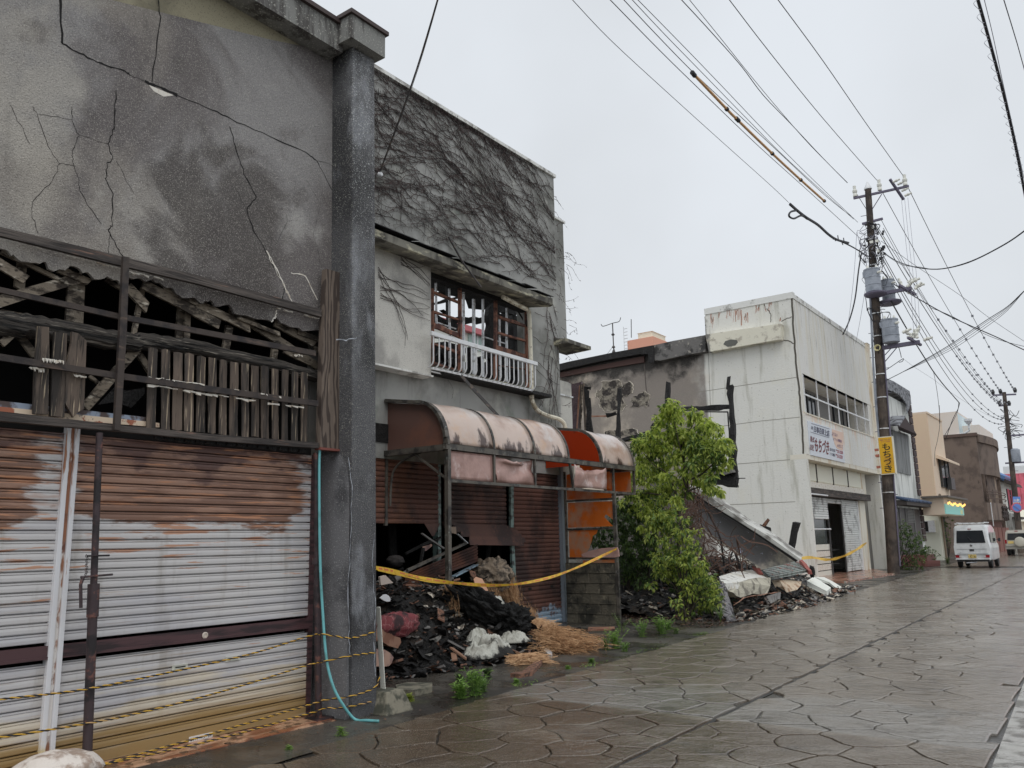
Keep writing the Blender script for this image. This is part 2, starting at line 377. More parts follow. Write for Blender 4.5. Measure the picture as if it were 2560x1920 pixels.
PIL = M('sooted_pillar', al(62, 62, 64), .75, L=[dict(c=al(40, 40, 42), s=1.2, lo=.42, hi=.6), dict(c=al(108, 110, 114), s=(3, 3, 1.4), lo=.5, hi=.7, k=.7, b=[('Z', 4.6, 5.9, 0, .09), ('X', -6.3, -6.05, -.14, .02)]), dict(c=al(176, 178, 178), s=75, lo=.58, hi=.68, k=.8, d=3, b=[('X', -6.3, -6.08, -.2, .0), ('Z', 3, 6, -.07, .03)]),
    dict(c=al(150, 150, 140), s=90, lo=.58, hi=.7, k=.7, d=2, b=[('Z', .8, 2.4, -.05, .0)]), dict(c=al(22, 22, 22), s=80, lo=.56, hi=.7, k=.6, d=2)], bump=[(75, .9, .012), (8, .3, .02)], rl=dict(s=2, lo=.4, hi=.6, to=.45))
TRIM = M('brown_trim', al(50, 40, 38), .6)
WD = M('weathered_wood', al(72, 62, 54), .85, L=[dict(c=al(40, 36, 33), s=(9, 9, 1.2), lo=.42, hi=.6), dict(c=al(142, 126, 102), s=(50, 50, 2.2), lo=.58, hi=.66, k=.8), dict(c=al(20, 18, 17), s=(60, 60, 3), lo=.56, hi=.66, k=.8)], bump=[((60, 60, 3), .7, .01)], rnd=.28)
WDH = M('weathered_beam', al(66, 60, 56), .85, L=[dict(c=al(44, 40, 38), s=(9, 1.2, 9), lo=.42, hi=.6), dict(c=al(112, 84, 70), s=(6, 2.2, 20), lo=.6, hi=.7, k=.7), dict(c=al(26, 24, 24), s=(60, 2, 60), lo=.5, hi=.64, k=.8)], bump=[((60, 3, 60), .7, .01)], rnd=.1)
WDL = M('split_rafter', al(100, 91, 79), .85, L=[dict(c=al(46, 40, 34), s=(14, 6, 14), lo=.45, hi=.58), dict(c=al(170, 162, 146), s=(20, 8, 30), lo=.58, hi=.7, k=.7), dict(c=al(24, 20, 18), s=(40, 12, 40), lo=.58, hi=.66, k=.9)], bump=[(40, .6, .01)], rnd=.3)
PLY = M('grained_plywood', al(80, 70, 62), .8, L=[dict(t='w', c=al(44, 36, 32), s=(3, 5, 1.1), dist=16, lo=.4, hi=.75, ax='Y', k=.9), dict(c=al(110, 96, 82), s=(30, 30, 3), lo=.55, hi=.7, k=.4)], bump=[((30, 30, 4), .6, .008)])
ANG = M('rusty_angle_iron', al(48, 41, 37), .7, L=[dict(c=al(30, 26, 26), s=6, lo=.45, hi=.6), dict(c=al(84, 68, 58), s=(20, 3, 20), lo=.58, hi=.7, k=.6)], bump=[(60, .4, .005)])
BLK = M('soot_shade_black', (.012, .011, .011), .95)  # soot, and shade put in as colour for cracks, slots and recesses
CHR = M('charred_wood', (.018, .017, .017), .7, L=[dict(c=(.05, .048, .046), s=(14, 14, 3), lo=.55, hi=.7, k=.7)], bump=[(22, 1, .04), (60, .6, .01)], spec=.4)
WPT = M('peeled_white_paint', al(214, 208, 196), .7, L=[dict(c=al(140, 128, 112), s=12, lo=.5, hi=.65)])
SHUT = M('rusty_shutter', al(154, 152, 151, .5), .4, L=[dict(c=al(112, 106, 98), s=(6, 5, .7), lo=.5, hi=.7, k=.55), dict(c=al(120, 104, 88), s=(1, 1.4, 30), lo=.58, hi=.7, k=.5),
    dict(c=al(128, 128, 134), s=(1, .7, 3), lo=.45, hi=.65, k=.5),
    dict(c=al(176, 158, 116, .5), s=(1, 1, 9), lo=.45, hi=.6, k=.5, b=[('Z', .25, .95, .12, -.3)]), dict(c=(.36, .235, .09), s=(1, .6, 16), lo=.4, hi=.74, k=.95, d=7, b=[('Z', .2, .62, .22, -.4)]),
    dict(c=al(100, 66, 46, .56), s=(1, 1.5, 7), lo=.46, hi=.56, k=.93, d=8, r=.66, b=[('Z', 1.5, 1.95, -.28, .3), ('Y', 3.2, 3.5, -.12, 0), ('Y', 5.1, 5.45, 0, -.35), ('Y', 2.62, 2.9, .12, -.25), ('Y', 2.98, 3.2, 0, .18)]),
    dict(c=al(150, 112, 90, .6), s=(1, 2.2, 14), lo=.5, hi=.66, k=.6, d=8, b=[('Z', 1.5, 2.0, -.3, .06)]), dict(c=al(70, 46, 42, .6), s=(2, 2.0, 6), lo=.47, hi=.58, k=.85, d=8, b=[('Z', 1.8, 2.5, -.3, .08)]), dict(c=al(150, 92, 44), s=(2, 1.6, 22), lo=.64, hi=.7, k=.85, d=7, b=[('Z', 1.1, 1.6, -.03, .08)])],
    bump=[(30, .12, .004)], metal=.0, spec=.45)
JRU = M('jamb_rust', al(132, 84, 54, .6), .6, L=[dict(c=al(168, 164, 160), s=(8, 8, 2), lo=.5, hi=.56, b=[('Z', .5, 2.2, .1, -.12)]), dict(c=al(84, 52, 40), s=6, lo=.54, hi=.66)])
JAMB = M('jamb_aluminium', al(168, 168, 170), .45, L=[dict(c=al(140, 88, 52,.6), s=(12, 12, 1.5), lo=.58, hi=.64, b=[('Z', .6, 2.5, -.04, .06)]), dict(c=al(190, 170, 110), s=4, lo=.45, hi=.6, b=[('Z', .1, .7, .1, -.4)])], bump=[(30, .15, .004)])
RAIL = M('maroon_rail', al(58, 38, 40), .5, L=[dict(c=al(34, 24, 26), s=(4, 2, 20), lo=.45, hi=.6)])
A = thing('shuttered_shop', (-7.5, 3.5, 0), 'grey cracked plaster shop with rusty roller shutters and a broken slatted sign front', 'shop')
lip = [(-1500,-260),(-500,50),(0,175),(50,190),(110,240),(190,262),(270,255),(300,300),(390,305),(430,280),(510,325),(560,340),(600,365),(660,345),(700,370),(740,395),(775,398),(790,350),(870,360),(960,385),(1050,415),(1100,460),(1160,480),(1220,500),(1260,500),(1290,490),(1320,530),(1410,520),(1440,575),(1550,600),(1650,615),(1700,600),(1740,635),(1800,660),(1900,680),(1958,675),(2110,700),(2120,1500)]
rr = random.Random(3)
bot = [onX('b', x, y, XA) for x, y in lip]; bot2 = []
for i in range(len(bot)-1):
    bot2.append(bot[i])
    if 1 < i < len(bot)-4:
        for k in (.33, .66): bot2.append(bot[i].lerp(bot[i+1], k)+V((0, rr.uniform(-.012, .012), rr.uniform(-.02, .02))))
bot2.append(bot[-1])
topc = [onX('a', *p, XA) for p in [(-1700,-700),(-500,-330),(0,-170),(620,0),(1100,120),(1500,220),(1850,290)]]
topc[0].y = bot[0].y = min(topc[0].y, bot[0].y, .3); 
wallp = bot2+[V((XA, 5.62, 0.0)), V((XA, 5.66, topc[-1].z))]+topc[::-1]
wallp = [p for p in bot2[:-1]]+[V((XA, 5.6, bot2[-2].z)), V((XA, 5.62, topc[-1].z))]+topc[::-1]
MB().prism(wallp, (-.03, 0, 0)).build('plaster_wall', PLA, A)
zc0 = onX('a', 1850, 270, -6.2).z; zc1 = onX('a', 1855, 130, -6.2).z
z3 = zc1+.02
MB().prism([V((XA-.015, topc[0].y, topc[0].z-.1))]+[p+V((-.015, 0, -.1)) for p in topc[1:]]+[V((XA-.015, 5.6, zc0+.1)), V((XA-.015, topc[0].y, zc0+.1))], (-.03, 0, 0)).build('upper_band', BAND, A)
MB().box((-6.6, -2, zc0), (-6.19, 5.42, zc1)).build('cornice', CORN, A)
MB().box((-6.6, -2, zc1), (-6.15, 5.44, zc1+.05)).build('cornice_trim', TRIM, A)
ct = onX('a', 1945, 75, -5.98); cb = onX('a', 1945, 205, -5.98); cr_ = onX('a', 2130, 210, -5.98)
MB().box((-6.62, ct.y, cb.z), (-5.98, cr_.y, ct.z)).build('pillar_cap', CORN, A)
MB().box((-6.62, ct.y-.03, ct.z), (-5.95, cr_.y+.03, ct.z+.045)).build('cap_trim', TRIM, A)
pl = MB(); tz = cb.z+.01
def corner(y, x0=1950): return onX('a', x0, y, -6.1)
a0 = onX('a', 1950, 270, -6.1); a1 = onX('a', 2072, 340, -6.1); b0 = onX('c', 1945, 1300, -6.1); b1 = onX('c', 2085, 1300, -6.1)
def ext(p, q, z): return p+(q-p)*((z-p.z)/(q.z-p.z))
T0, T1, B0, B1 = ext(b0, a0, tz), ext(b1, a1, tz), ext(a0, b0, -.02), ext(a1, b1, -.02)
vs = [B0, B1, V((-6.6, B1.y, -.02)), V((-6.6, B0.y, -.02)), T0, T1, V((-6.6, T1.y, tz)), V((-6.6, T0.y, tz))]
n_ = 18; vv = []
for i in range(n_+1):
    for k in range(4): 
        p = vs[k].lerp(vs[k+4], i/n_); vv.append(p)
pl.add(vv, [(3, 2, 1, 0), tuple(4*n_+k for k in range(4))]+[(4*i+k, 4*i+(k+1) % 4, 4*i+4+(k+1) % 4, 4*i+4+k) for i in range(n_) for k in range(4)]).build('pillar', PIL, A, bev=.018)
yb = B0.y-.012
MB().prism([V((x, yb+.13, z)) for x, z in [(-6.14, -.02), (-6.6, -.02), (-6.6, 2.48), (-6.36, 2.5), (-6.27, 2.47), (-6.19, 2.38), (-6.15, 2.2), (-6.14, 1.9)]], (0, -.17, 0)).build('pillar_footing', M('footing_render', al(84, 84, 86), .8, L=[dict(c=al(56, 56, 58), s=2, lo=.45, hi=.6), dict(c=al(124, 124, 122), s=60, lo=.58, hi=.7, d=2)], bump=[(60, .6, .01)]), A, bev=.02)
# body of the shop behind the front
DK = M('dark_interior', (.02, .019, .018), .95)
SIDEW = M('side_render', al(96, 94, 90), .9, L=[dict(c=al(60, 58, 56), s=.8, lo=.45, hi=.6)], bump=[(30, .4, .01)])
b = MB(); b.box((-15, -2, zc1-.1), (-6.6, 5.6, zc1)); b.box((-15, 5.45, 0), (-6.62, 5.58, zc1-.1)); b.box((-15.1, -2, 0), (-15, 5.58, zc1)); b.box((-15, -2.1, 0), (-6.6, -2, zc1)); b.build('shop_body', SIDEW, A)
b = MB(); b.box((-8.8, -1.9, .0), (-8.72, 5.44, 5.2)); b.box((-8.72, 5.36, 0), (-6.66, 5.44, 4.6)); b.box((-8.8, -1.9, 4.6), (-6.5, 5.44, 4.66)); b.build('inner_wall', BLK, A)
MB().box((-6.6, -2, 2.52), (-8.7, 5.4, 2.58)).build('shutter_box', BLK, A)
# cracks in the render: flat ribbons on its face, inner shade painted near-black
def crack(t, pts, w, X=XA, mat=BLK, name='crack', parent=A, seed=0, w1=None, amp=.01):
    path = wob([onX(t, x, y, X) for x, y in pts], 5, amp, seed, 'X'); mb = MB(); r_ = random.Random(seed)
    L = []; R = []
    for i, p in enumerate(path):
        d = (path[min(i+1, len(path)-1)]-path[max(0, i-1)]); d = V((0, -d.z, d.y)).normalized()
        ww = (w+(((w if w1 is None else w1)-w)*i/len(path)))*r_.uniform(.45, 1.15)/2
        L.append(p+d*ww+V((.002, 0, 0))); R.append(p-d*ww+V((.002, 0, 0)))
    for i in range(len(L)-1): mb.quad(L[i], R[i], R[i+1], L[i+1])
    return mb.build(name, mat, parent, recalc=False)
cracks = [([(330,-40),(342,240)],.022),([(342,240),(440,295),(560,350),(690,395),(720,415)],.016),([(720,415),(800,448)],.004),([(800,448),(860,475),(980,528)],.034),([(980,528),(1170,605),(1310,675),(1540,775),(1690,840),(1750,888)],.012),
 ([(1750,888),(1860,922)],.003),([(1750,888),(1800,980),(1862,1110)],.009),([(870,-40),(886,90),(840,455)],.014),([(640,500),(632,700),(598,800),(625,880),(595,905),(585,990),(625,1070),(620,1240),(598,1270),(640,1350),(680,1430)],.009),
 ([(640,600),(632,720)],.006),([(1270,700),(1310,840),(1350,960),(1420,1090),(1362,1155),(1400,1270),(1470,1390),(1530,1500),(1575,1590),(1560,1659)],.012),
 ([(55,580),(110,690),(170,800)],.004),([(180,590),(210,640),(250,780),(330,905),(410,915)],.005),([(210,630),(400,662)],.0035),([(395,590),(400,670),(435,745),(400,830),(405,905),(435,1000),(440,1060),(560,1240)],.005),
 ([(330,905),(290,1000),(180,1120),(175,1180),(210,1290)],.004),([(435,745),(598,795)],.003),([(640,890),(740,1070)],.003),([(1190,790),(1260,940)],.003),([(1300,1040),(1362,1155)],.003),([(1580,1180),(1590,1230),(1500,1390)],.003),([(608,1280),(600,1400)],.005),([(1700,1000),(1770,1130),(1730,1300),(1780,1480)],.0025)]
for i, (p, w_) in enumerate(cracks): crack('a', p, w_, seed=i, amp=.008)
strip(MB(), 'a', [(822,470),(870,490),(960,528),(905,535),(850,505)], XA, .003).build('spalled_patch', WPT, A)
crack('a', [(1470,1385),(1530,1490),(1580,1600),(1610,1659)], .016, mat=WPT, name='pale_crack', seed=40); crack('a', [(1608,1508),(1690,1525),(1755,1659)], .014, mat=WPT, name='pale_crack', seed=41)
crack('b', [(1640,190),(1690,300),(1745,400),(1800,515)], .012, mat=WPT, name='pale_crack', seed=44, X=XA+.002); crack('b', [(1700,555),(1695,600),(1665,625)], .02, mat=WPT, name='pale_crack', seed=42)
crack('c', [(1925,-60),(1945,100),(1940,400),(1925,620),(1930,900),(1935,1030)], .008, X=-6.1, mat=M('lime_crack', al(128, 132, 138), .8, L=[dict(c=al(80, 82, 86), s=14, lo=.45, hi=.6)]), name='pale_crack', seed=43)
crack('c', [(2070,360),(2058,560),(2075,760),(2065,950),(2075,1150)], .009, X=-6.1, mat=MATS['lime_crack'], name='pale_crack', seed=45); crack('b', [(2065,735),(2160,735),(2190,722)], .012, X=-6.1, mat=MATS['lime_crack'], name='pale_crack', seed=46)
# sign front: beams, rails, boards
strip(MB(), 'b', [(-700,-110),(0,55),(750,235),(1200,348),(1958,555),(1958,600),(1200,398),(740,290),(0,108),(-700,-55)], XF, .045).build('top_beam', WDH, A)
strip(MB(), 'b', [(-600,1120),(0,1183),(700,1262),(1300,1322),(1935,1372),(1935,1405),(1300,1360),(700,1302),(0,1240),(-600,1185)], XF, .06).build('bottom_beam', WDH, A)
strip(MB(), 'b', [(-600,300),(0,418),(720,578),(1400,705),(1930,806),(1930,838),(1400,738),(720,612),(0,452),(-600,335)], XF+.02, .03).build('rail', ANG, A)
strip(MB(), 'b', [(-600,740),(0,826),(700,938),(1300,1025),(1945,1112),(1945,1146),(1300,1062),(700,976),(0,868),(-600,785)], XF+.05, .03).build('rail', ANG, A)
strip(MB(), 'b', [(745,228),(782,235),(765,700),(726,1294),(690,1290),(722,700)], XF+.08, .035).build('angle_post', ANG, A)
# white flakes hanging on the rails and beam
def flakes(t, pts, w, X, seed, gap=.35):
    path = wob([onX(t, x, y, X) for x, y in pts], 14, .004, seed, 'X'); r_ = random.Random(seed); mb = MB()
    on = 1
    for p, q in zip(path, path[1:]):
        if r_.random() < gap: on = not on
        if on: mb.prism([p, q, q+V((0, 0, -w*r_.uniform(.2, 1.3))), p+V((0, r_.uniform(-.01, .01), -w*r_.uniform(.2, 1)))], (r_.uniform(.004, .02), 0, 0))
    return mb.build('paint_flakes', WPT, A, kind='stuff')
flakes('b', [(10,112),(380,210),(740,296)], .012, XF-.01, 1, .2); flakes('b', [(790,315),(1200,405),(1700,540)], .018, XF-.01, 2, .15); flakes('b', [(1700,540),(1955,605)], .012, XF-.01, 3, .2)
flakes('b', [(170,900),(370,930),(550,968)], .03, XF+.05, 4, .25); flakes('b', [(900,1010),(1400,1085),(1930,1160)], .022, XF+.05, 5, .15); flakes('b', [(260,848),(390,868)], .03, XF+.09, 6, .1); flakes('b', [(900,962),(1100,988),(1600,1065),(1740,1092)], .014, XF+.07, 7, .4); flakes('b', [(1810,825),(1900,835)], .02, XF+.03, 8, .1)
tp = [(5,85),(105,190),(195,283),(300,380),(395,470),(490,558),(575,652),(668,740),(750,820),(832,905),(918,985),(1003,1068),(1085,1148),(1162,1225)]
bt = [(0,82),(93,185),(192,277),(290,375),(388,462),(480,555),(567,648),(668,738),(748,822),(832,905),(920,985),(1000,1062),(1080,1145),(1158,1222)]
tp = [(-105,-18)]+tp; bt = [(-122,-35)]+bt
for (a1_, a2_), (c1_, c2_) in zip(tp, bt):
    r_ = rr
    yt = 578+a1_*.165+r_.uniform(-6, 8); yb_ = 1236+c1_*.092+r_.uniform(-8, 4)
    pts = [(a1_, yt), ((a1_+a2_)/2, yt+r_.uniform(-8, 8)), (a2_, yt+10)]
    for k in (.25, .5, .75): pts.append((a2_+(c2_-a2_)*k+r_.uniform(-5, 3), yt+(yb_-yt)*k))
    pts += [(c2_, yb_+8), ((c1_+c2_)/2, yb_+r_.uniform(-2, 14)), (c1_, yb_)]
    for k in (.75, .5, .25): pts.append((a1_+(c1_-a1_)*k+r_.uniform(-3, 5), yt+(yb_-yt)*k))
    strip(MB(), 'o', [(q[0]+(5 if q[0] < (a1_+a2_)/2 else -5), q[1]) for q in pts], XF-.02+r_.uniform(-.012, .008), .007).build('plank', WD, A)
for i in range(15): strip(MB(), 'o', [(x_ := -60+i*86, 1290+i*8), (x_+60, 1296+i*8), (x_+60, 1322+i*8+rr.uniform(0, 14)), (x_, 1316+i*8)], XF-.03, .03).build('board_end', CHR, A)
for pts in [[(222,655),(290,662),(292,840),(285,1195),(195,1192),(205,900)], [(325,690),(400,702),(395,900),(385,1215),(300,1205),(312,900)], [(432,690),(470,700),(520,745),(515,900),(505,1165),(470,1180),(440,1215),(385,1120),(392,900),(428,760)]]:
    strip(MB(), 'b', pts, XF-.01, .03).build('plank', WD, A)
# weathered log beam and the rafters inside
lg = spline([onX('b', x, y, XA-.1) for x, y in [(-500,520),(0,628),(250,665),(500,700),(740,745),(950,755),(1200,790),(1560,865),(1940,965)]], 5)
mb = MB(); mb.tube([p+V((0, rr.uniform(-.01, .01), rr.uniform(-.014, .014))) for p in lg], .105, 9, r1=.06); mb.build('log_beam', M('log_wood', al(58, 54, 50), .85, L=[dict(c=al(22, 21, 20), s=(30, 2.2, 30), lo=.45, hi=.6), dict(c=al(120, 114, 104), s=(50, 3, 50), lo=.56, hi=.68, k=.8)], bump=[((40, 3, 40), 1, .03)]), A, smooth=True)
raf = [((-40,255),(112,345),56,.05),((90,240),(372,375),26,.03),((350,300),(525,378),46,.03),((-60,520),(465,362),62,.02),((640,368),(745,430),22,.0),((775,410),(872,515),62,.03),((870,395),(1310,628),60,.045),
       ((1145,490),(1515,660),52,.03),((1400,545),(1930,890),54,.02),((1680,632),(1915,757),50,.04),((1740,800),(1935,895),42,.02),((0,765),(88,682),42,.03),((98,688),(205,835),42,.0),((515,1155),(825,800),58,.01),((838,808),(925,945),42,-.02),((1450,600),(1700,700),26,.05),((1820,690),(1950,735),30,.05),((200,600),(0,560),16,.0),((540,960),(620,1020),22,-.06),((0,200),(160,275),26,.05),((1000,420),(1200,520),22,.05)]
for i, (p, q, w_, dx) in enumerate(raf): bar(MB(), 'b', p, q, w_*.85, XA-.17+dx*1.6, .028, jag=.006, rng=rr).build('rafter', WDL, A)
for i, (p, q, w_, dx) in enumerate([((130,262),(112,402),48,0),((462,388),(448,640),88,0),((1112,540),(1098,742),52,-.03),((1148,520),(1136,765),38,0),((1402,655),(1378,798),44,0),((1690,735),(1672,862),40,0),((870,420),(815,705),28,0),((1925,735),(1935,810),26,.02)]): bar(MB(), 'b', p, q, w_*.9, XA-.2+dx, .03, jag=.004, rng=rr).build('stud', WDL, A)
strip(MB(), 'b', [(600,1135),(700,1030),(770,1050),(880,1030),(885,1065),(800,1155),(700,1120)], XA-.12, .02).build('crumpled_sheet', CHR, A)
strip(MB(), 'b', [(-400,1060),(0,1112),(890,1212),(890,1240),(0,1150),(-400,1100)], XA+.0, .012).build('flashing', M('blue_grey_flashing', al(104, 114, 128), .7, L=[dict(c=al(60, 50, 48), s=9, lo=.45, hi=.6)]), A)
strip(MB(), 'b', [(-400,1102),(0,1148),(890,1238),(975,1248),(975,1275),(890,1268),(0,1196),(-400,1150)], XA+.004, .012).build('flashing', M('cream_flashing', al(212, 184, 148), .7, L=[dict(c=al(128, 66, 34), s=4, lo=.54, hi=.58), dict(c=al(90, 80, 74), s=12, lo=.58, hi=.66)]), A)
strip(MB(), 'b', [(1978,308),(2082,338),(2078,800),(2060,1412),(1938,1398),(1955,800)], XF+.0, .07).build('plywood_board', PLY, A)
flakes('b', [(2070,600),(2068,900),(2060,1300)], .05, XF-.01, 9, .3)
strip(MB(), 'b', [(1935,1400),(2060,1412),(2060,1425),(1935,1414)], XF, .08).build('board_foot', M('red_lead', al(96, 52, 44), .7), A)
# roller shutters: every slat its own piece
def slat_mesh(y0, y1, name='slat', pitch=.0745):
    prof = [(-.5, -.028), (-.485, -.028), (-.465, .009), (-.39, .012), (-.1, .0135), (.16, .0115), (.19, .004), (.23, .0135), (.38, .014), (.40, -.028), (.5, -.028)]
    mb = MB(); mb.prism([V((x, 0, z*pitch)) for z, x in prof]+[V((-.045, 0, .5*pitch)), V((-.045, 0, -.5*pitch))], (0, y1-y0, 0))
    me = mb.mesh(name, SHUT); return me
jt = onX('b', 360, 1365, XS).y, onX('b', 452, 1365, XS).y; jb = onX('c', 228, 1600, XS).y, onX('c', 302, 1600, XS).y
jy0 = (jt[0]+jb[0])/2; jy1 = (jt[1]+jb[1])/2; ztop = onX('b', 1000, 1405, XS).z+.06; zrail = onX('c', 900, 945, XS).z
def shutter(y0, y1):
    s = MB().box((XS-.06, y0, ztop), (XS, y1, ztop+.12)).build('shutter', BLK, A)
    me = slat_mesh(y0, y1); z = .16; first = None
    while z < ztop:
        if abs(z-zrail) > .055:
            o = bpy.data.objects.new('slat', me); COL.objects.link(o); o.parent = s; o.location = V((XS, y0, z))-rootloc(s)
        z += .0745
    MB().box((XS-.02, y0, .03), (XS+.02, y1, .118)).build('bottom_bar', SHUT, s)
    m_ = MB(); m_.box((XS-.01, y0, zrail-.045), (XS+.035, y1, zrail+.045)); m_.box((XS+.03, y0, zrail-.05), (XS+.045, y1, zrail-.03)); m_.build('lock_rail', RAIL, s)
    return s
s1 = shutter(.4, jy0); s2 = shutter(jy1, 5.42)
p = onX('c', 1133, 925, XS+.036); m_ = MB(); m_.lathe(p, [(.028, 0), (.028, .006), (.018, .01), (.018, .004)], 14, (1, 0, 0)); m_.build('lock', M('lock_steel', al(150, 140, 130), .4), s2)
for px_, py_ in [(992,1100),(1285,1053)]:
    p = onX('c', px_, py_, XS+.012); m_ = MB(); m_.box(p+V((0, -.07, -.018)), p+V((.012, .07, .018))); m_.box(p+V((.012, -.05, -.008)), p+V((.016, .05, .008)), 1); m_.build('finger_pull', [M('pull_grey', al(150, 150, 140), .5), BLK], s2, bev=.003)
p = onX('c', 1110, 1490, XS+.02); m_ = MB(); m_.box(p+V((-.004, -.11, -.024)), p+V((.004, .11, .024))); put_text(m_, 'エモンシャッター 8191', p+V((.005, -.1, -.016)), p+V((.005, .1, -.016)), p+V((.005, .1, .016)), p+V((.005, -.1, .016)), 1, lift=V((.001, 0, 0))); m_.build('maker_plate', [M('plate_alu', al(170, 170, 168), .4), M('ink_dark', (.02, .02, .03), .6)], s2)
for k, (ya, yb2) in enumerate([(jy0, jy0+.035), (jy1-.035, jy1), (jy0+.035, jy1-.035)]):
    MB().box((XS-.03, ya, 0), (XS+(.05 if k < 2 else .03), yb2, ztop+.05)).build('jamb', JRU if k == 2 else JAMB, A, bev=.004)
MB().box((XS-.03, 5.42, 0), (XS+.03, 5.47, ztop)).build('jamb', RAIL, A)
MB().prism([(XS-.1, .2, .03), (-6.25, .2, .012), (-6.18, 5.5, .012), (XS-.1, 5.5, .03)], (0, 0, -.04)).build('sill', M('rusty_sill', al(150, 110, 78), .4, L=[dict(c=al(104, 58, 34), s=(7, 1.5, 1), lo=.45, hi=.55), dict(c=al(70, 52, 42), s=9, lo=.5, hi=.6)], bump=[(30, .3, .006)], rl=dict(s=4, lo=.4, hi=.6, to=.15)), A)
# steel props, ropes, hose, stake
PROP = M('prop_steel', al(44, 34, 36), .55, L=[dict(c=al(92, 56, 46), s=11, lo=.54, hi=.66, k=.8), dict(c=al(24, 20, 22), s=5, lo=.45, hi=.6)], bump=[(50, .3, .005)])
def line3(t, pts, X): return [onX(t, x, y, X) for x, y in pts]
XP = -6.3
pt = onX('D', 215, 935, XP); pm = onX('c', 527, 640, XP); pb = ext(pt, onX('c', 480, 1640, XP), 0)
pr_ = thing('steel_prop', pb, 'dark steel prop with pin and chain in front of the left roller shutter', 'prop')
MB().tube([pb, ext(pb, pt, pm.z-.22)], .034, 12).build('outer_tube', PROP, pr_, smooth=True)
MB().tube([ext(pb, pt, pm.z-.25), pt], .025, 12).build('inner_tube', PROP, pr_, smooth=True)
MB().tube([ext(pb, pt, pm.z-.24), ext(pb, pt, pm.z)], .042, 12).build('collar', PROP, pr_, smooth=True)
q_ = onX('c', 535, 600, XP+.03); q2 = onX('c', 540, 485, XP+.03)
MB().tube([q_+V((0, -.12, 0)), q_+V((0, .12, .01))], .008, 6).tube([q_+V((0, -.1, 0)), q_+V((0, -.115, -.05)), q_+V((0, -.1, -.22))], .012, 6).build('pin_handle', PROP, pr_)
MB().tube([q2+V((0, -.08, 0)), q2+V((0, .09, 0))], .007, 6).build('pin', PROP, pr_)
mb = MB()
for i in range(9):
    c = q2.lerp(q_, i/9)+V((0, -.085+.01*(i % 2), 0)); mb.tube([c+V((0, 0, .012)), c+V((0, .006, 0)), c+V((0, 0, -.012)), c+V((0, -.006, 0)), c+V((0, 0, .012))], .0025, 4)
mb.build('chain', PROP, pr_); MB().box(pb+V((-.09, -.09, -.0)), pb+V((.09, .09, .008))).build('base_plate', PROP, pr_)
pt = onX('b', 1940, 1430, -6.36); pb = onX('c', 1762, 1365, -6.36); pb.z = .02
pr2 = thing('steel_prop', pb, 'thin red brown steel prop standing against the dark pillar', 'prop')
MB().tube([pb, ext(pb, pt, 1.3)], .032, 12).build('outer_tube', PROP, pr2, smooth=True); MB().tube([ext(pb, pt, 1.3), pt], .024, 12).build('inner_tube', PROP, pr2, smooth=True)
c_ = onX('c', 1750, 515, -6.36); MB().tube([c_+V((0, 0, -.03)), c_+V((0, 0, .03))], .04, 12).build('collar', PROP, pr2, smooth=True); MB().box(pb+V((-.1, -.1, -.01)), pb+V((.1, .1, .008))).build('base_plate', PROP, pr2)
YEL = M('rope_yellow', (.62, .36, .04), .7, L=[dict(c=al(150, 110, 40), s=20, lo=.5, hi=.65)]); BKR = M('rope_black', (.02, .02, .022), .7)
def rope(path, label, r=.0055, grp='yellow and black ropes across the shutters'):
    path = spline(path, 8); P = []; L = 0
    fine = []
    for a, b in zip(path, path[1:]):
        n = max(1, int((b-a).length/.018))
        for k in range(n): fine.append(a.lerp(b, k/n))
    mb = MB()
    for st, mi in ((0, 0), (math.pi, 1)):
        q = []
        for i, p in enumerate(fine):
            d = (fine[min(i+1, len(fine)-1)]-fine[max(0, i-1)]).normalized(); x = V((1, 0, 0)); y = d.cross(x).normalized(); a = i*.018/.04*2*math.pi*.5+st
            q.append(p+(x*math.cos(a)+y*math.sin(a))*r*.75)
        mb.tube(q, r, 5, mi)
    return mb.build('rope', [YEL, BKR], label=label, cat='rope', group=grp, smooth=2)
XR_ = -6.27
rope([onX('c', x, y, X) for x, y, X in [(-160,1305,XR_),(0,1280,XR_),(480,1222,XR_+.02),(985,1120,XR_),(1400,1025,XR_),(1700,932,-6.32),(1790,920,-6.2),(1945,940,-6.07),(2085,900,-6.07)]], 'upper yellow and black rope strung across the shutters at handle height')
rope([onX('c', x, y, X) for x, y, X in [(-160,1520,XR_),(0,1490,XR_),(230,1455,XR_),(740,1362,XR_),(1300,1215,XR_),(1700,1090,-6.32),(1790,1070,-6.2),(1945,1037,-6.07),(2085,1020,-6.07)]], 'middle yellow and black rope sagging across the shutters')
rope([onX('c', x, y, X) for x, y, X in [(420,1690,XR_),(530,1650,XR_),(1100,1490,XR_),(1735,1302,-6.32),(1790,1283,-6.22),(1940,1262,-6.07),(2070,1215,-6.07),(2100,1150,-6.07)]], 'lower yellow and black rope rising to the corner of the dark pillar')
rope([onX('c', x, y, X) for x, y, X in [(440,1700,XR_+.02),(560,1645,XR_+.02),(1200,1500,XR_+.02),(1735,1350,-6.3),(1790,1328,-6.22),(1900,1325,-6.1),(2065,1290,-6.07)]], 'lowest yellow and black rope running close above the rusty sill')
mb = MB(); hp = [onX('c', x, y, X) for x, y, X in [(1768,-120,-6.33),(1765,60,-6.32),(1770,500,-6.3),(1785,800,-6.26),(1805,1050,-6.2),(1840,1200,-6.14),(1890,1300,-6.08)]]+[onZ('c', x, y, .016) for x, y in [(1960,1388),(2030,1396),(2095,1400)]]
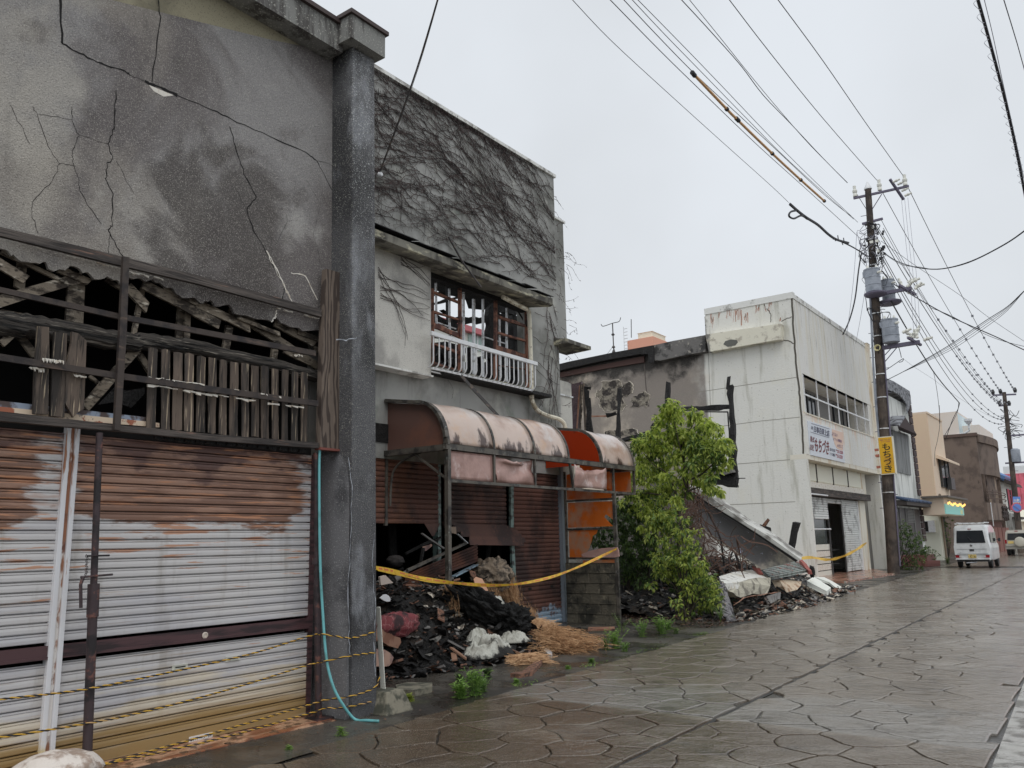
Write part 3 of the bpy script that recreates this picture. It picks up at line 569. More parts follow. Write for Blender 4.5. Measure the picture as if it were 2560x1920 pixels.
mb.tube(spline(hp, 6), .0135, 8); mb.build('hose', M('teal_hose', al(66, 150, 154, .6), .4, L=[dict(c=al(60, 110, 110), s=9, lo=.5, hi=.7)]), label='teal garden hose hanging beside the dark pillar and trailing on the ground', cat='hose', smooth=2)
g0 = onZ('c', 2138, 1345, 0); st = thing('boundary_stake', g0, 'white angle iron stake in a tapered concrete block at the foot of the pillar', 'stake')
def frustum(mb, c, a, b, h):
    v = [c+V((sx*w_, sy*w_, z)) for w_, z in ((a, 0), (b, h)) for sx, sy in ((-1, -1), (1, -1), (1, 1), (-1, 1))]
    mb.add(v, [(3, 2, 1, 0), (4, 5, 6, 7)]+[(k, (k+1) % 4, 4+(k+1) % 4, 4+k) for k in range(4)]); return mb
hh = onY('c', 2138, 1225, g0.y).z
frustum(MB(), g0, .19, .115, hh).build('concrete_foot', M('foot_concrete', al(92, 88, 76), .85, L=[dict(c=al(50, 50, 42), s=6, lo=.45, hi=.6)], bump=[(30, .6, .01)]), st, bev=.012)
s0 = onY('c', 2120, 1220, g0.y); s1_ = onY('c', 2092, 770, g0.y); m_ = MB(); dv = s1_-s0
m_.prism([s0+V((-.04, 0, 0)), s0+V((.035, -.01, 0)), s0+V((.035, -.004, 0)), s0+V((-.034, .006, 0)), s0+V((-.034, .06, 0)), s0+V((-.04, .06, 0))], dv)
m_.build('stake', M('stake_white', al(214, 214, 204), .55, L=[dict(c=al(120, 90, 60), s=14, lo=.6, hi=.68, k=.8)]), st)
for k, (x_, y_) in enumerate([(2095,792),(2100,880),(2118,1170)]):
    p = onY('c', x_, y_, g0.y); MB().lathe(p+V((0, -.001, 0)), [(.007, -.002), (.007, .001)], 8, (0, 1, 0)).build('bolt_hole', BLK, st)
c0 = onZ('c', 310, 1665, .12); mb = MB(); n1, n2 = 26, 14; vs = []
for j in range(n2+1):
    for i in range(n1):
        th = 2*math.pi*i/n1; ph = math.pi*(j/n2-.5); d = V((math.cos(ph)*math.cos(th)*.23, math.cos(ph)*math.sin(th)*.3, math.sin(ph)*.14)); d *= 1+.16*mnoise.noise(d*9)+.06*mnoise.noise(d*30); d.z = max(d.z, -.1); vs.append(c0+d+V((0, 0, -.02)))
mb.add(vs, [(n1*j+i, n1*j+(i+1) % n1, n1*j+n1+(i+1) % n1, n1*j+n1+i) for j in range(n2) for i in range(n1)]); mb.build('sandbag', M('sack_white', al(176, 168, 160), .8, L=[dict(c=al(120, 104, 92), s=6, lo=.45, hi=.6)], bump=[(200, .4, .003), (20, .6, .02)]), label='dirty white sandbag at the foot of the steel prop', cat='sandbag', smooth=2)
# ================================================================== B: the burnt house under bare creeper
XB = -9.4
GR = M('grey_render', al(116, 116, 113), .92, L=[dict(c=al(84, 84, 80), s=.8, lo=.42, hi=.62), dict(c=al(140, 140, 134), s=1.6, lo=.55, hi=.7, k=.6), dict(c=al(58, 57, 55), s=(2, 2, .3), lo=.55, hi=.72, k=.7), dict(c=al(30, 29, 28), s=1.4, lo=.5, hi=.7, b=[('Z', 4.0, 4.45, -.4, .12), ('Z', 4.45, 4.6, 0, -.5), ('Y', 10, 11.2, .06, -.4)]),
       dict(c=al(70, 84, 70), s=1.4, lo=.56, hi=.7, k=.4, b=[('Z', 3.6, 4.6, .06, -.1)])], bump=[(50, .5, .01), (7, .3, .02)])
LGR = M('pale_render', al(148, 146, 140), .92, L=[dict(c=al(118, 116, 112), s=1.3, lo=.45, hi=.65), dict(c=al(96, 94, 92), s=70, lo=.55, hi=.7, k=.6, d=2)], bump=[(60, .5, .01)])
CAP = M('parapet_cap', al(190, 190, 186), .7, L=[dict(c=al(110, 108, 104), s=2.4, lo=.5, hi=.65)])
EAVE = M('eave_concrete', al(92, 90, 82), .85, L=[dict(c=al(52, 50, 46), s=(3, 3, 1), lo=.45, hi=.6), dict(c=al(142, 138, 116), s=(5, 3, 9), lo=.54, hi=.66, k=.8)], bump=[(40, .5, .01)])
BRW = M('brown_window_wood', al(104, 66, 48), .7, L=[dict(c=al(58, 34, 28), s=(6, 6, 6), lo=.45, hi=.6), dict(c=al(20, 18, 17), s=(5, 2, 5), lo=.58, hi=.66, k=.9)], bump=[(30, .5, .01)], rnd=.2)
ALU = M('alu_grey', al(178, 180, 182), .4, L=[dict(c=al(110, 108, 104), s=8, lo=.5, hi=.65)])
CREAM = M('cream_pipe', al(190, 184, 164), .55, L=[dict(c=al(126, 116, 96), s=7, lo=.48, hi=.62), dict(c=al(60, 56, 50), s=20, lo=.6, hi=.68)])
B = thing('creeper_covered_house', (-10.5, 11.5, 0), 'grey fire damaged house front with a glassless window, white balcony rail and orange awning', 'house')
zp = onX('d', 500, 300, XB).z; zp = (onX('d', 75, 30, XB).z+onX('d', 943, 590, XB).z)/2
wy0, wy1, wz0, wz1 = 10.37, 13.36, 4.6, 6.4
YR = 14.44
GFZ = 3.45
for a, b_ in [((XB-.16, 6.0, 2.95), (XB, wy0, zp)), ((XB-.16, wy1, 2.95), (XB, YR, zp)), ((XB-.16, wy0, wz1), (XB, wy1, zp)), ((XB-.16, wy0, 2.95), (XB, wy1, wz0))]:
    MB().box(a, b_).build('wall', GR, B)
MB().box((XB-.2, 6, zp), (XB+.05, YR+.03, zp+.07)).build('parapet_cap', CAP, B)
MB().box((XB-.2, YR-.12, 0), (XB+.003, YR-.002, 2.95)).build('corner_pier', GR, B)
MB().box((-13.6, YR-.14, 0), (XB-.2, YR-.01, 4.3)).build('side_wall', GR, B); MB().box((-13.6, YR-.18, 0), (XB-.25, YR-.145, 4.04)).build('black_lining', BLK, B)  # near-black panel over the inner face of the side wall
MB().box((-10.4, YR-.14, 4.3), (XB-.2, YR-.01, 8.9)).build('side_wall', GR, B)
MB().box((-14, 6.0, 4.05), (XB-.17, YR-.15, 4.25)).build('upper_floor', CHR, B)
MB().box((-14, 5.9, 0), (XB-.17, 6.02, 4.0)).build('party_wall', BLK, B)
MB().box((-13.6, 6.0, 0), (-13.5, YR-.15, 4.0)).build('rear_wall', BLK, B)
# right hand wing, a little further back
wy = onX('e', 1555, 380, XB-.25).y; wz = onX('d', 975, 795, XB-.25).z
MB().box((XB-.4, YR+.001, 0), (XB-.2, wy, onX('d', 1000, 1370, XB-.25).z-.95)).build('wing_wall', LGR, B)
zz = onX('d', 1022, 1640, XB-.2).z
MB().box((XB-.41, YR+.001, zz+1.1), (XB-.21, wy-.1, wz)).build('wing_wall', GR, B); MB().box((XB-.43, YR, wz), (XB-.17, wy-.06, wz+.05)).build('wing_cap', CAP, B)
MB().box((XB-.35, YR+.02, zz-.03), (XB-.17, wy+.02, zz)).build('wing_sill', ALU, B)
m_ = MB()
for k in range(3): m_.box((XB-.3, YR+.05+k*.16, zz), (XB-.26, YR+.08+k*.16, zz+1.1))
m_.build('wing_window_frame', ALU, B); MB().box((-10.2, YR+.02, zz-1), (-10.15, wy, zz+1.2)).build('wing_interior', BLK, B)
e0 = onX('d', 975, 1335, XB+.2); MB().prism([V((XB-.3, YR-.2, e0.z)), V((XB+.35, YR-.2, e0.z-.12)), V((XB+.35, YR-.2, e0.z-.2)), V((XB-.3, YR-.2, e0.z-.22))], (0, .95, 0)).build('wing_eave', EAVE, B)
# shutter box left of the window
yb0, yb1 = 7.6, onX('d', 347, 1540, XB+.22).y; zb0, zb1 = onX('d', 347, 1540, XB+.22).z, onX('d', 85, 880, XB+.22).z+.12
MB().box((XB, yb0, zb0), (XB+.22, yb1, zb1)).build('shutter_pocket', LGR, B, bev=.01); MB().box((XB+.0, yb0, zb0-.03), (XB+.26, yb1+.015, zb0)).build('pocket_trim', CAP, B)
# eave over the window
XE = XB+.62; ea = onX('d', 135, 840, XE); eb = onX('d', 938, 1170, XE)
z0e = (ea.z+eb.z)/2
MB().prism([V((XB, 7.6, z0e+.18)), V((XE, 7.6, z0e)), V((XE, 7.6, z0e-.13)), V((XE-.05, 7.6, z0e-.15)), V((XB, 7.6, z0e-.06))], (0, eb.y-7.6, 0)).build('eave', EAVE, B, bev=.008)
mb = MB(); r_ = random.Random(5); y = 7.6
while y < eb.y-.3:
    d = r_.uniform(.3, .7); k = r_.uniform(.0, .05); mb.prism([V((XB+.01, y, z0e+.2)), V((XE+.04, y, z0e+.02+k)), V((XE+.04, y, z0e+.03+k)), V((XB+.01, y, z0e+.22))], (0, min(d-.01, eb.y-y), 0)); y += d
mb.build('roofing_felt', M('black_felt', (.03, .03, .033), .6, bump=[(12, .8, .03)]), B, kind='stuff')
MB().box((XB+.01, 7.6, z0e+.16), (XB+.05, 10.9, z0e+.34)).build('flashing', BLK, B)
# window: what is left of the frames
def vb(t, a, b_, w_, X, th, name, mat, jag=0): return bar(MB(), t, a, b_, w_, X, th, jag=jag, rng=r_).build(name, mat, B)
for a, b_, w_ in [((478,235),(478,1360),34), ((972,395),(972,1540),34), ((1400,560),(1412,1610),38), ((98,230),(108,1290),14)]: vb('v', a, b_, w_, XB-.1, .06, 'window_post', BRW, .004)
for a, b_, w_ in [((92,275),(465,430),34), ((92,548),(465,668),26), ((92,730),(465,885),60), ((100,990),(478,1130),34), ((985,615),(1392,752),38), ((988,842),(1388,958),26), ((985,1050),(1390,1175),60), ((105,1260),(478,1380),30), ((985,1290),(1400,1350),16)]: vb('v', a, b_, w_, XB-.12, .05, 'window_rail', BRW, .012)
for a, b_, w_ in [((535,240),(540,1400),20), ((675,380),(682,1420),34), ((803,345),(805,1480),20), ((1132,500),(1132,1520),18), ((152,130),(160,720),14), ((338,230),(345,1320),16), ((1035,650),(1040,1500),10)]: vb('v', a, b_, w_, XB-.2, .04, 'sash_bar', ALU)
for a, b_, w_ in [((170,700),(430,790),14), ((820,900),(1125,995),12)]: vb('v', a, b_, w_, XB-.24, .03, 'sash_rail', ALU)
for a, b_, w_ in [((155,1165),(275,975),14), ((230,1285),(385,1195),18), ((300,100),(310,700),22), ((1215,440),(1385,690),10), ((1205,760),(1240,1100),14), ((60,120),(440,200),40)]: vb('v', a, b_, w_, XB-.3, .04, 'burnt_lath', CHR, .01)
MB().box((XB-.2, wy0, wz1-.14), (XB-.02, wy1, wz1)).build('lintel', CHR, B); MB().box((XB-.16, wy0, wz0-.05), (XB+.1, wy1, wz0+.02)).build('window_sill', EAVE, B)
MB().prism([onX('v', x, y, -11.6) for x, y in [(1000,540),(1100,600),(1180,520),(1300,620),(1450,560),(1500,1700),(950,1700),(1000,1250)]], (-.05, 0, 0)).build('charred_wall', BLK, B); MB().prism([onX('v', x, y, -11.7) for x, y in [(-50,1000),(300,960),(480,1010),(560,1250),(700,1230),(760,1300),(960,1190),(1000,1700),(-50,1700)]], (-.05, 0, 0)).build('charred_wall', CHR, B); MB().prism([onX('v', x, y, -10.4) for x, y in [(-50,-100),(1500,200),(1500,560),(1300,520),(1000,400),(930,420),(840,520),(640,500),(600,380),(440,330),(330,310),(200,250),(60,260)]], (-.05, 0, 0)).build('charred_ceiling', CHR, B)
for a, b_, w_, X in [((60,470),(300,395),44,-11.2), ((330,690),(860,665),90,-11.2), ((880,380),(880,1130),130,-11.0), ((300,400),(480,370),40,-11.4), ((600,330),(960,330),110,-10.6), ((600,420),(760,460),90,-10.8), ((0,330),(420,300),60,-10.9), ((1180,450),(1220,1500),90,-11.2), ((1330,500),(1330,1500),90,-11.4),
    ((1020,1200),(1420,1300),260,-11.0), ((980,520),(1420,560),120,-11.0), ((1010,900),(1400,930),60,-11.1), ((220,520),(270,590),30,-11.2), ((100,640),(420,760),90,-11.6), ((100,900),(480,960),50,-11.8), ((180,1080),(480,1350),120,-11.6), ((570,1050),(660,1420),60,-11), ((720,1180),(800,1420),60,-10.9), ((1080,430),(1080,1500),60,-11.6)]:
    bar(MB(), 'v', a, b_, w_, X, .12, jag=.05, rng=r_).build('charred_beam', CHR, B)
cv = spline([onX('v', x, y, XB-.02) for x, y in [(30,50),(250,170),(520,250),(800,300),(1080,290)]], 6)
mb = MB(); mb.tube(cv, .006, 4); mb.tube(spline([onX('v', x, y, XB+.02) for x, y in [(60,90),(300,210),(560,300),(760,340),(1080,380)]], 6), .005, 4); mb.build('dangling_wire', CHR, B, kind='stuff')
# balcony rail
XRL = XB+.42
tr = [onX('v', 92, 845, XRL), onX('v', 1560, 1272, XRL)]
rl = MB().beam(tr[0]+V((0, -.0, 0)), tr[1], .05, .075).build('balcony_rail', M('white_alu', al(206, 208, 210), .35, L=[dict(c=al(150, 150, 150), s=9, lo=.5, hi=.66)]), B, bev=.006)
WAL = MATS['white_alu']
lo0 = onX('v', 112, 1330, XRL-.12); lo1 = onX('v', 1490, 1640, XRL-.12)
MB().beam(lo0, lo1, .04, .035).build('bottom_rail', WAL, rl); MB().beam(lo0+V((-.1, 0, -.03)), lo1+V((-.1, 0, -.03)), .03, .02).build('bottom_rail', WAL, rl)
for x_ in [130,210,290,365,440,515,585,655,725,795,862,930,995,1060,1120,1180,1240,1300,1360,1420,1478,1535]:
    t_ = onX('v', x_, 850+(x_-92)*.29, XRL); b1_ = V((XRL, t_.y, lo0.z+.1)); 
    MB().tube([t_, b1_, b1_+V((-.02, 0, -.05)), b1_+V((-.06, 0, -.085)), b1_+V((-.12, 0, -.1))], .0125, 6).build('baluster', WAL, rl, smooth=True)
MB().box((XB, wy0, wz0-.14), (XB+.3, wy1+.3, wz0-.08)).build('balcony_ledge', CHR, B)
# rainwater pipe
X_ = XB+.16
MB().tube([onX('v', 1090, 345, XB+.3), onX('v', 1250, 430, XB+.3), onX('v', 1420, 515, XB+.3)], .045, 8).build('gutter_pipe', CREAM, B, smooth=True)
MB().tube(spline([onX(t, x, y, X_) for t, x, y in [('v',1440,520),('v',1455,600),('v',1468,900),('d',838,1640),('e',1262,110),('e',1275,170),('e',1310,225),('e',1380,262),('e',1460,285),('e',1500,315),('e',1512,350),('e',1518,400)]], 5), .045, 8).build('downpipe', CREAM, B, smooth=True)
st_ = MB().beam(onX('e', 700, -80, XB+.25), onX('e', 1050, 300, XB+.7), .03, .05); st_.build('awning_stay', M('dark_steel', al(44, 42, 42), .5, L=[dict(c=al(80, 70, 62), s=12, lo=.52, hi=.66)]), B); DST = MATS['dark_steel']
pole_ = MB().tube([onX('d', 432, 862, XE+.12), onX('d', 500, 985, XE+.14), onX('d', 590, 1108, XE+.1)], .018, 6).build('stick', DST, None, label='thin charred stick lying across the eave above the glassless window', cat='stick')
for i, (p, w_) in enumerate([([(1400,900),(1420,960),(1400,1010)],.006),([(650,0),(690,70),(675,140)],.006),([(735,60),(740,250)],.004),([(1245,160),(1243,300)],.008)]): crack('e', p, w_, X=XB, parent=B, seed=80+i)
# ground floor roller shutters, burnt brown
BSH = M('burnt_shutter', al(76, 50, 42), .6, L=[dict(c=al(44, 32, 30), s=(1.5, 1.5, 1), lo=.42, hi=.6), dict(c=al(92, 58, 40), s=1.6, lo=.5, hi=.66, k=.7, b=[('Y', 9.2, 10.6, .12, -.1)]), dict(c=al(104, 122, 136), s=3.5, lo=.46, hi=.56, b=[('Z', .1, .75, .12, -.35)]), dict(c=al(110, 68, 48), s=20, lo=.6, hi=.7, k=.6)], bump=[(40, .5, .008)], rnd=.12)
def bslat(y0, y1, sk=0):
    prof = [(-.5, .002), (-.4, .012), (-.05, .018), (.28, .013), (.4, 0), (.44, -.012), (.5, -.012)]
    mb = MB(); mb.prism([V((x, 0, z*.082)) for z, x in prof]+[V((-.02, 0, .041)), V((-.02, 0, -.041))], (0, y1-y0, 0)); return mb.mesh('slat', BSH)
XSB = XB-.06
def bshut(y0, y1, zlo, zhi, bends=()):
    s = MB().box((XSB-.15, y0, zhi), (XSB, y1, zhi+.1)).build('shutter', BLK, B); me = bslat(y0, y1); z = zlo; i = 0
    while z < zhi:
        o = bpy.data.objects.new('slat', me); COL.objects.link(o); o.parent = s; o.location = V((XSB, y0, z))-rootloc(s)
        if i < len(bends): dy, rx, dx = bends[i]; o.location.y += dy; o.location.x += dx; o.rotation_euler = (rx, 0, 0)
        z += .082; i += 1
    return s
zt = 3.25
bshut(7.6, 10.6, onX('u', 300, 600, XSB).z+.04, zt)
s_ = bshut(10.76, 12.52, onX('u', 1500, 650, XSB).z+.02, zt)
for i, (a, b_) in enumerate([((1060,600),(1900,640)),((1100,655),(1960,690)),((1170,715),(2010,740)),((1290,780),(2060,800)),((1290,830),(2040,845))]):
    p0 = onX('u', *a, XSB+.06+.03*i); p1 = onX('u', *b_, XSB+.06+.03*i); MB().beam(p0+V((0, 0, -.04)), p1+V((0, 0, -.04)), .094, .014, (1, 0, .25)).build('slat', BSH, s_)
MB().prism([onX('u', x, y, XSB+.03) for x, y in [(660,600),(880,600),(860,650),(800,775),(770,775)]], (.01, 0, 0)).build('torn_flap', BSH, B)
MB().prism([onX('u', x, y, XSB+.05) for x, y in [(920,575),(1085,580),(1085,625),(920,620)]], (.05, 0, 0)).build('bent_bar', BSH, B)
bshut(12.72, 14.3, .06, zt)
MULL = M('green_grey_steel', al(92, 110, 106), .5, L=[dict(c=al(52, 54, 52), s=9, lo=.45, hi=.6)])
for (y0, y1, za) in [(12.53, 12.7, 1.9), (12.53, 12.66, .9)]: pass
MB().beam(onX('u', 1868, 60, XSB+.07), onX('u', 1872, 655, XSB+.07), .05, .09, (0, 1, 0)).build('mullion', MULL, B)
MB().beam(onX('u', 1880, 880, XSB+.03), onX('u', 1905, 1430, XSB+.03), .05, .09, (0, 1, 0)).build('mullion', MULL, B)
MB().box((XSB-.02, 14.31, 0), (XSB+.09, 14.4, 3.2)).build('mullion', M('blue_grey_steel', al(96, 104, 112), .45), B)
MB().box((XSB-.12, 10.6, 1.2), (XSB, 10.68, 3.3)).build('mullion', MULL, B)
MB().box((XB-.3, 6, 3.2), (XB+.02, YR, 3.5)).build('shutter_beam', CHR, B)
for x_, y_ in [(1175,475),(1325,458)]:
    p = onX('g', x_, y_, XSB+.02); MB().box(p+V((0, -.045, -.022)), p+V((.006, .045, .022))).build('pull_slot', BLK, B)
# awning: barrel vault of plastic sheets on a dark frame
PW = M('cloudy_sheet', (.76, .62, .54), .1, L=[dict(c=(.56, .38, .3), s=.9, lo=.45, hi=.65), dict(c=al(216, 206, 200), s=1.3, lo=.5, hi=.66, b=[('Z', 3.2, 3.7, -.1, .12)]), dict(c=al(170, 132, 90), s=(2, 1.4, 2), lo=.56, hi=.7, k=.6), dict(c=al(52, 38, 36), s=(2.2, 2.6, 1.2), lo=.56, hi=.64, d=9, k=.9, b=[('Z', 3.1, 3.62, .07, -.16)])], bump=[(3, .35, .03)], spec=.6)  # whitish highlight towards the top of the vault is put into the colour
PP = M('pink_sheet', (.62, .4, .35), .3, L=[dict(c=(.45, .27, .23), s=(2, 2, 2), lo=.42, hi=.6), dict(c=al(222, 196, 190), s=2.5, lo=.54, hi=.68)], bump=[(4, .4, .03)], spec=.6)
PE = M('dull_end_sheet', (.3, .17, .14), .3, L=[dict(c=(.42, .2, .14), s=1.2, lo=.45, hi=.65)])
PO = M('orange_sheet', (.85, .27, .05), .4, L=[dict(c=(.62, .42, .3), s=(2, 2, 1.3), lo=.46, hi=.58, k=.85), dict(c=(.62, .13, .02), s=1.5, lo=.5, hi=.66, k=.6)], bump=[(5, .3, .02)])
PR = M('red_orange_sheet', (.62, .07, .015), .35, L=[dict(c=al(60, 26, 18), s=1.6, lo=.55, hi=.68)])
def glow(m_, f):                             # thin plastic lets daylight through
    nt = m_.node_tree; b = nt.nodes['Principled BSDF']; tl = nt.nodes.new('ShaderNodeBsdfTranslucent'); mx = nt.nodes.new('ShaderNodeMixShader'); mx.inputs[0].default_value = f
    lk = [l for l in nt.links if l.to_node == b and l.to_socket.name == 'Base Color']
    if lk: nt.links.new(lk[0].from_socket, tl.inputs[0])
    o = [n_ for n_ in nt.nodes if n_.type == 'OUTPUT_MATERIAL'][0]; nt.links.new(b.outputs[0], mx.inputs[1]); nt.links.new(tl.outputs[0], mx.inputs[2]); nt.links.new(mx.outputs[0], o.inputs[0]); return m_
for m_, f_ in ((PW, .2), (PP, .2), (PO, .45), (PR, .5), (PE, .45)): glow(m_, f_)
AF = M('awning_frame', al(66, 62, 56), .5, L=[dict(c=al(36, 34, 32), s=5, lo=.45, hi=.6), dict(c=al(110, 116, 112), s=16, lo=.6, hi=.7, k=.6)])
XW, XO, ZT, ZBm = XB+.02, -8.1, 3.88, 3.06
def prof(n=10, d=0):
    o = []
    for i in range(n+1):
        a = i/n*math.pi/2; rx = .62; rz = ZT-.1-ZBm; o.append((XO-rx+rx*math.sin(a)+d*math.sin(a), ZBm+rz*math.cos(a)+d*math.cos(a)))
    return [(XW, ZT+d)]+o
ribs = [9.28, 10.42, 11.56, 12.63, 13.82, 15.1]
aw = thing('awning', (-8.7, 12, 2.5), 'barrel vaulted awning of clouded and orange plastic sheets in front of the grey house', 'awning')
for i, y in enumerate(ribs):
    P_ = [V((x, y, z)) for x, z in prof()]; mb = MB()
    for a, b_ in zip(P_, P_[1:]): 
        mb.beam(a, b_, .05 if i else .09, .05)
    mb.build('rib', AF, aw, kind='stuff')
warp = [.0, .01, .02, .02, .0]
for i in range(5):
    y0, y1 = ribs[i]+.025, ribs[i+1]-.025; pf = prof(14, .012); n = 8; r2 = random.Random(i)
    if i == 3: continue
    vs = []
    for j in range(n+1):
        for k, (x, z) in enumerate(pf):
            e = mnoise.noise(V((x*2, (y0+(y1-y0)*j/n)*1.7, z*2+i)))*.035*math.sin(math.pi*j/n)*math.sin(math.pi*k/(len(pf)-1)); vs.append(V((x+e, y0+(y1-y0)*j/n, z+e)))
    m = len(pf); sh = MB().add(vs, [(j*m+k, j*m+k+1, (j+1)*m+k+1, (j+1)*m+k) for j in range(n) for k in range(m-1)]).build('roof_sheet', PW, aw, smooth=2)
    md = sh.modifiers.new('thickness', 'SOLIDIFY'); md.thickness = .005
MB().prism([V((XW, 12.66, 3.2)), V((XO-.35, 12.66, 3.2)), V((XO-.35, 12.66, 3.5)), V((XW, 12.66, 3.75))], (0, .004, 0)).build('torn_sheet', PR, aw)
MB().prism([V((x, 13.79, z)) for x, z in prof(8, -.03)]+[V((XW, 13.79, ZBm))], (0, -.006, 0)).build('division_sheet', PR, aw)
MB().prism([V((x, 9.33, z)) for x, z in prof(8, -.03)]+[V((XW-1.6, 9.33, ZBm+.06)), V((XW-1.6, 9.33, ZT-.03))], (0, .006, 0)).build('end_sheet', PE, aw)
MB().prism([V((x, 15.07, z)) for x, z in prof(8, -.03)]+[V((XW, 15.07, ZBm))], (0, .006, 0)).build('end_sheet', PO, aw)
mb = MB(); mb.box((XO-.05, 9.24, 2.99), (XO+.03, 15.14, 3.08)); mb.build('front_gutter', AF, aw, bev=.006)
MB().box((XO-.02, 9.28, 2.5), (XO+.02, 15.12, 2.545)).build('lower_rail', AF, aw)
MB().box((-11, 9.25, 2.98), (XO-.06, 9.32, 3.07)).build('end_rail', AF, aw); MB().box((XW, 15.08, 2.99), (XO-.06, 15.14, 3.07)).build('end_rail', AF, aw); MB().box((XW, 15.08, 2.5), (XO-.02, 15.12, 2.545)).build('end_rail', AF, aw)
for y in (9.3, 10.42, 11.56, 14.25, 15.1): MB().box((XO-.02, y-.02, 2.545), (XO+.02, y+.02, 2.99)).build('hanger', AF, aw)
MB().beam((XO, 12.68, 2.99), (XO, 12.78, 2.5), .04, .04, (1, 0, 0)).build('hanger', AF, aw)
def sheet(y0, y1, z0, z1, amp, mat, seed, X=XO, sk=0):
    n, m = 12, 8; vs = []
    for i in range(n+1):
        for j in range(m+1):
            u_, v_ = i/n, j/m; e = amp*mnoise.noise(V((u_*3+seed, v_*2.5, seed)))+amp*.5*math.sin(u_*7+v_*3+seed); top = -abs(mnoise.noise(V((u_*4, seed, 9))))*amp*1.3*(v_ > .8)-amp*.8*math.sin(math.pi*u_)*(v_ > .8)
            vs.append(V((X+e*.6, y0+(y1-y0)*u_+sk*(1-v_), z0+(z1-z0)*v_+top)))
    o = MB().add(vs, [(i*(m+1)+j, i*(m+1)+j+1, (i+1)*(m+1)+j+1, (i+1)*(m+1)+j) for i in range(n) for j in range(m)]).build('front_sheet', mat, aw, smooth=2); md = o.modifiers.new('t', 'SOLIDIFY'); md.thickness = .005
sheet(9.33, 10.39, 2.55, 2.98, .006, PP, 1); sheet(10.45, 11.53, 2.55, 2.99, .09, PP, 2); sheet(12.72, 13.86, 2.56, 2.98, .09, PP, 5, XO+.05, .05)
for y in (14.25,): MB().box((XO-.03, y-.03, 0.02), (XO+.03, y+.03, 2.5)).build('front_post', AF, aw)
MB().beam((XO, 9.3, .02), (XO, 9.3, 2.99), .07, .07).build('front_post', AF, aw)
MB().beam((XO-.02, 9.3, 2.55), (XO-.75, 9.3, 3.02), .03, .03).build('brace', AF, aw)
MB().beam((XB-.05, 9.35, 1.9), (XB-.05, 9.35, 3.0), .05, .05).build('brace', AF, aw)
MB().tube(spline([(XO-1.2, 9.3, 2.2), (XO-1.15, 9.3, 2.7), (XO-.9, 9.3, 2.9), (XO-.5, 9.3, 3.0)], 5), .02, 6).build('brace', AF, aw)
# side screen of orange sheets between the house and the front post
sc = thing('side_screen', (-8.7, 14.25, 0), 'torn orange plastic side screen in a dark frame above the block wall', 'screen')
YS_ = 14.25
for x in (XB+.16, XO-.55): pass
MB().box((XB+.14, YS_-.02, 1.15), (XB+.18, YS_+.02, 3.0)).build('stile', AF, sc)
for z in (2.4, 1.83, 1.26): MB().box((XB+.18, YS_-.02, z-.02), (XO-.03, YS_+.02, z+.02)).build('cross_rail', AF, sc)
def oy(t, x, y): return onY(t, x, y, YS_)
def pan(t, pts, mat, nm='sheet', dy=.005): MB().prism([oy(t, x, y) for x, y in pts], (0, dy, 0)).build(nm, mat, sc)
pan('e', [(1522,700),(1560,690),(1570,790),(1522,800)], PO); pan('e', [(1805,680),(1842,675),(1848,800),(1810,800)], PO); pan('e', [(1524,810),(1852,822),(1856,872),(1526,884)], PO)
pan('e', [(1532,905),(1860,893),(1866,1030),(1840,1010),(1812,990),(1800,1010),(1866,1078),(1534,1090)], PO)
pan('e', [(1538,1110),(1752,1104),(1745,1130),(1715,1150),(1708,1190),(1690,1240),(1672,1270),(1645,1290),(1640,1310),(1546,1312)], PO)
pan('e', [(1640,1285),(1690,1262),(1790,1240),(1900,1232),(1912,1262),(1915,1300),(1890,1308),(1650,1308)], PP, 'sheet', -.04); pan('e', [(1642,1330),(1885,1322),(1886,1378),(1645,1382)], PO)
MB().prism([V((x, 15.05, z)) for x, z in [(XO-.62, 2.56), (XO-.05, 2.56), (XO-.05, 2.98), (XO-.62, 2.98)]], (0, .006, 0)).build('corner_sheet', PO, aw); MB().box((XO-.68, 15.03, 2.5), (XO-.62, 15.09, 3.0)).build('hanger', AF, aw)
# block wall under the screen
BW = M('mossy_block', al(70, 66, 56), .85, L=[dict(c=al(38, 37, 32), s=2.5, lo=.42, hi=.6), dict(c=al(104, 98, 82), s=9, lo=.56, hi=.7, k=.7)], bump=[(22, .9, .02)], rnd=.15)
bw = thing('block_wall', (-8.7, 14.25, 0), 'dark mossy concrete block pier under the orange side screen', 'wall')
for row in range(6):
    z0, z1 = row*.196, row*.196+.19; xs = [XB+.12, XB+.58, XO-.38, XO-.04] if row % 2 else [XB+.12, XB+.38, XO-.62, XO-.22, XO-.04]
    for a, b_ in zip(xs, xs[1:]): MB().box((a+.004, YS_-.02-r_.uniform(0, .008), z0), (b_-.004, YS_+.12, z1)).build('block', BW, bw, bev=.008)
MB().box((XB+.13, YS_-.005, 0), (XO-.05, YS_+.11, 1.17)).build('mortar', BLK, bw)
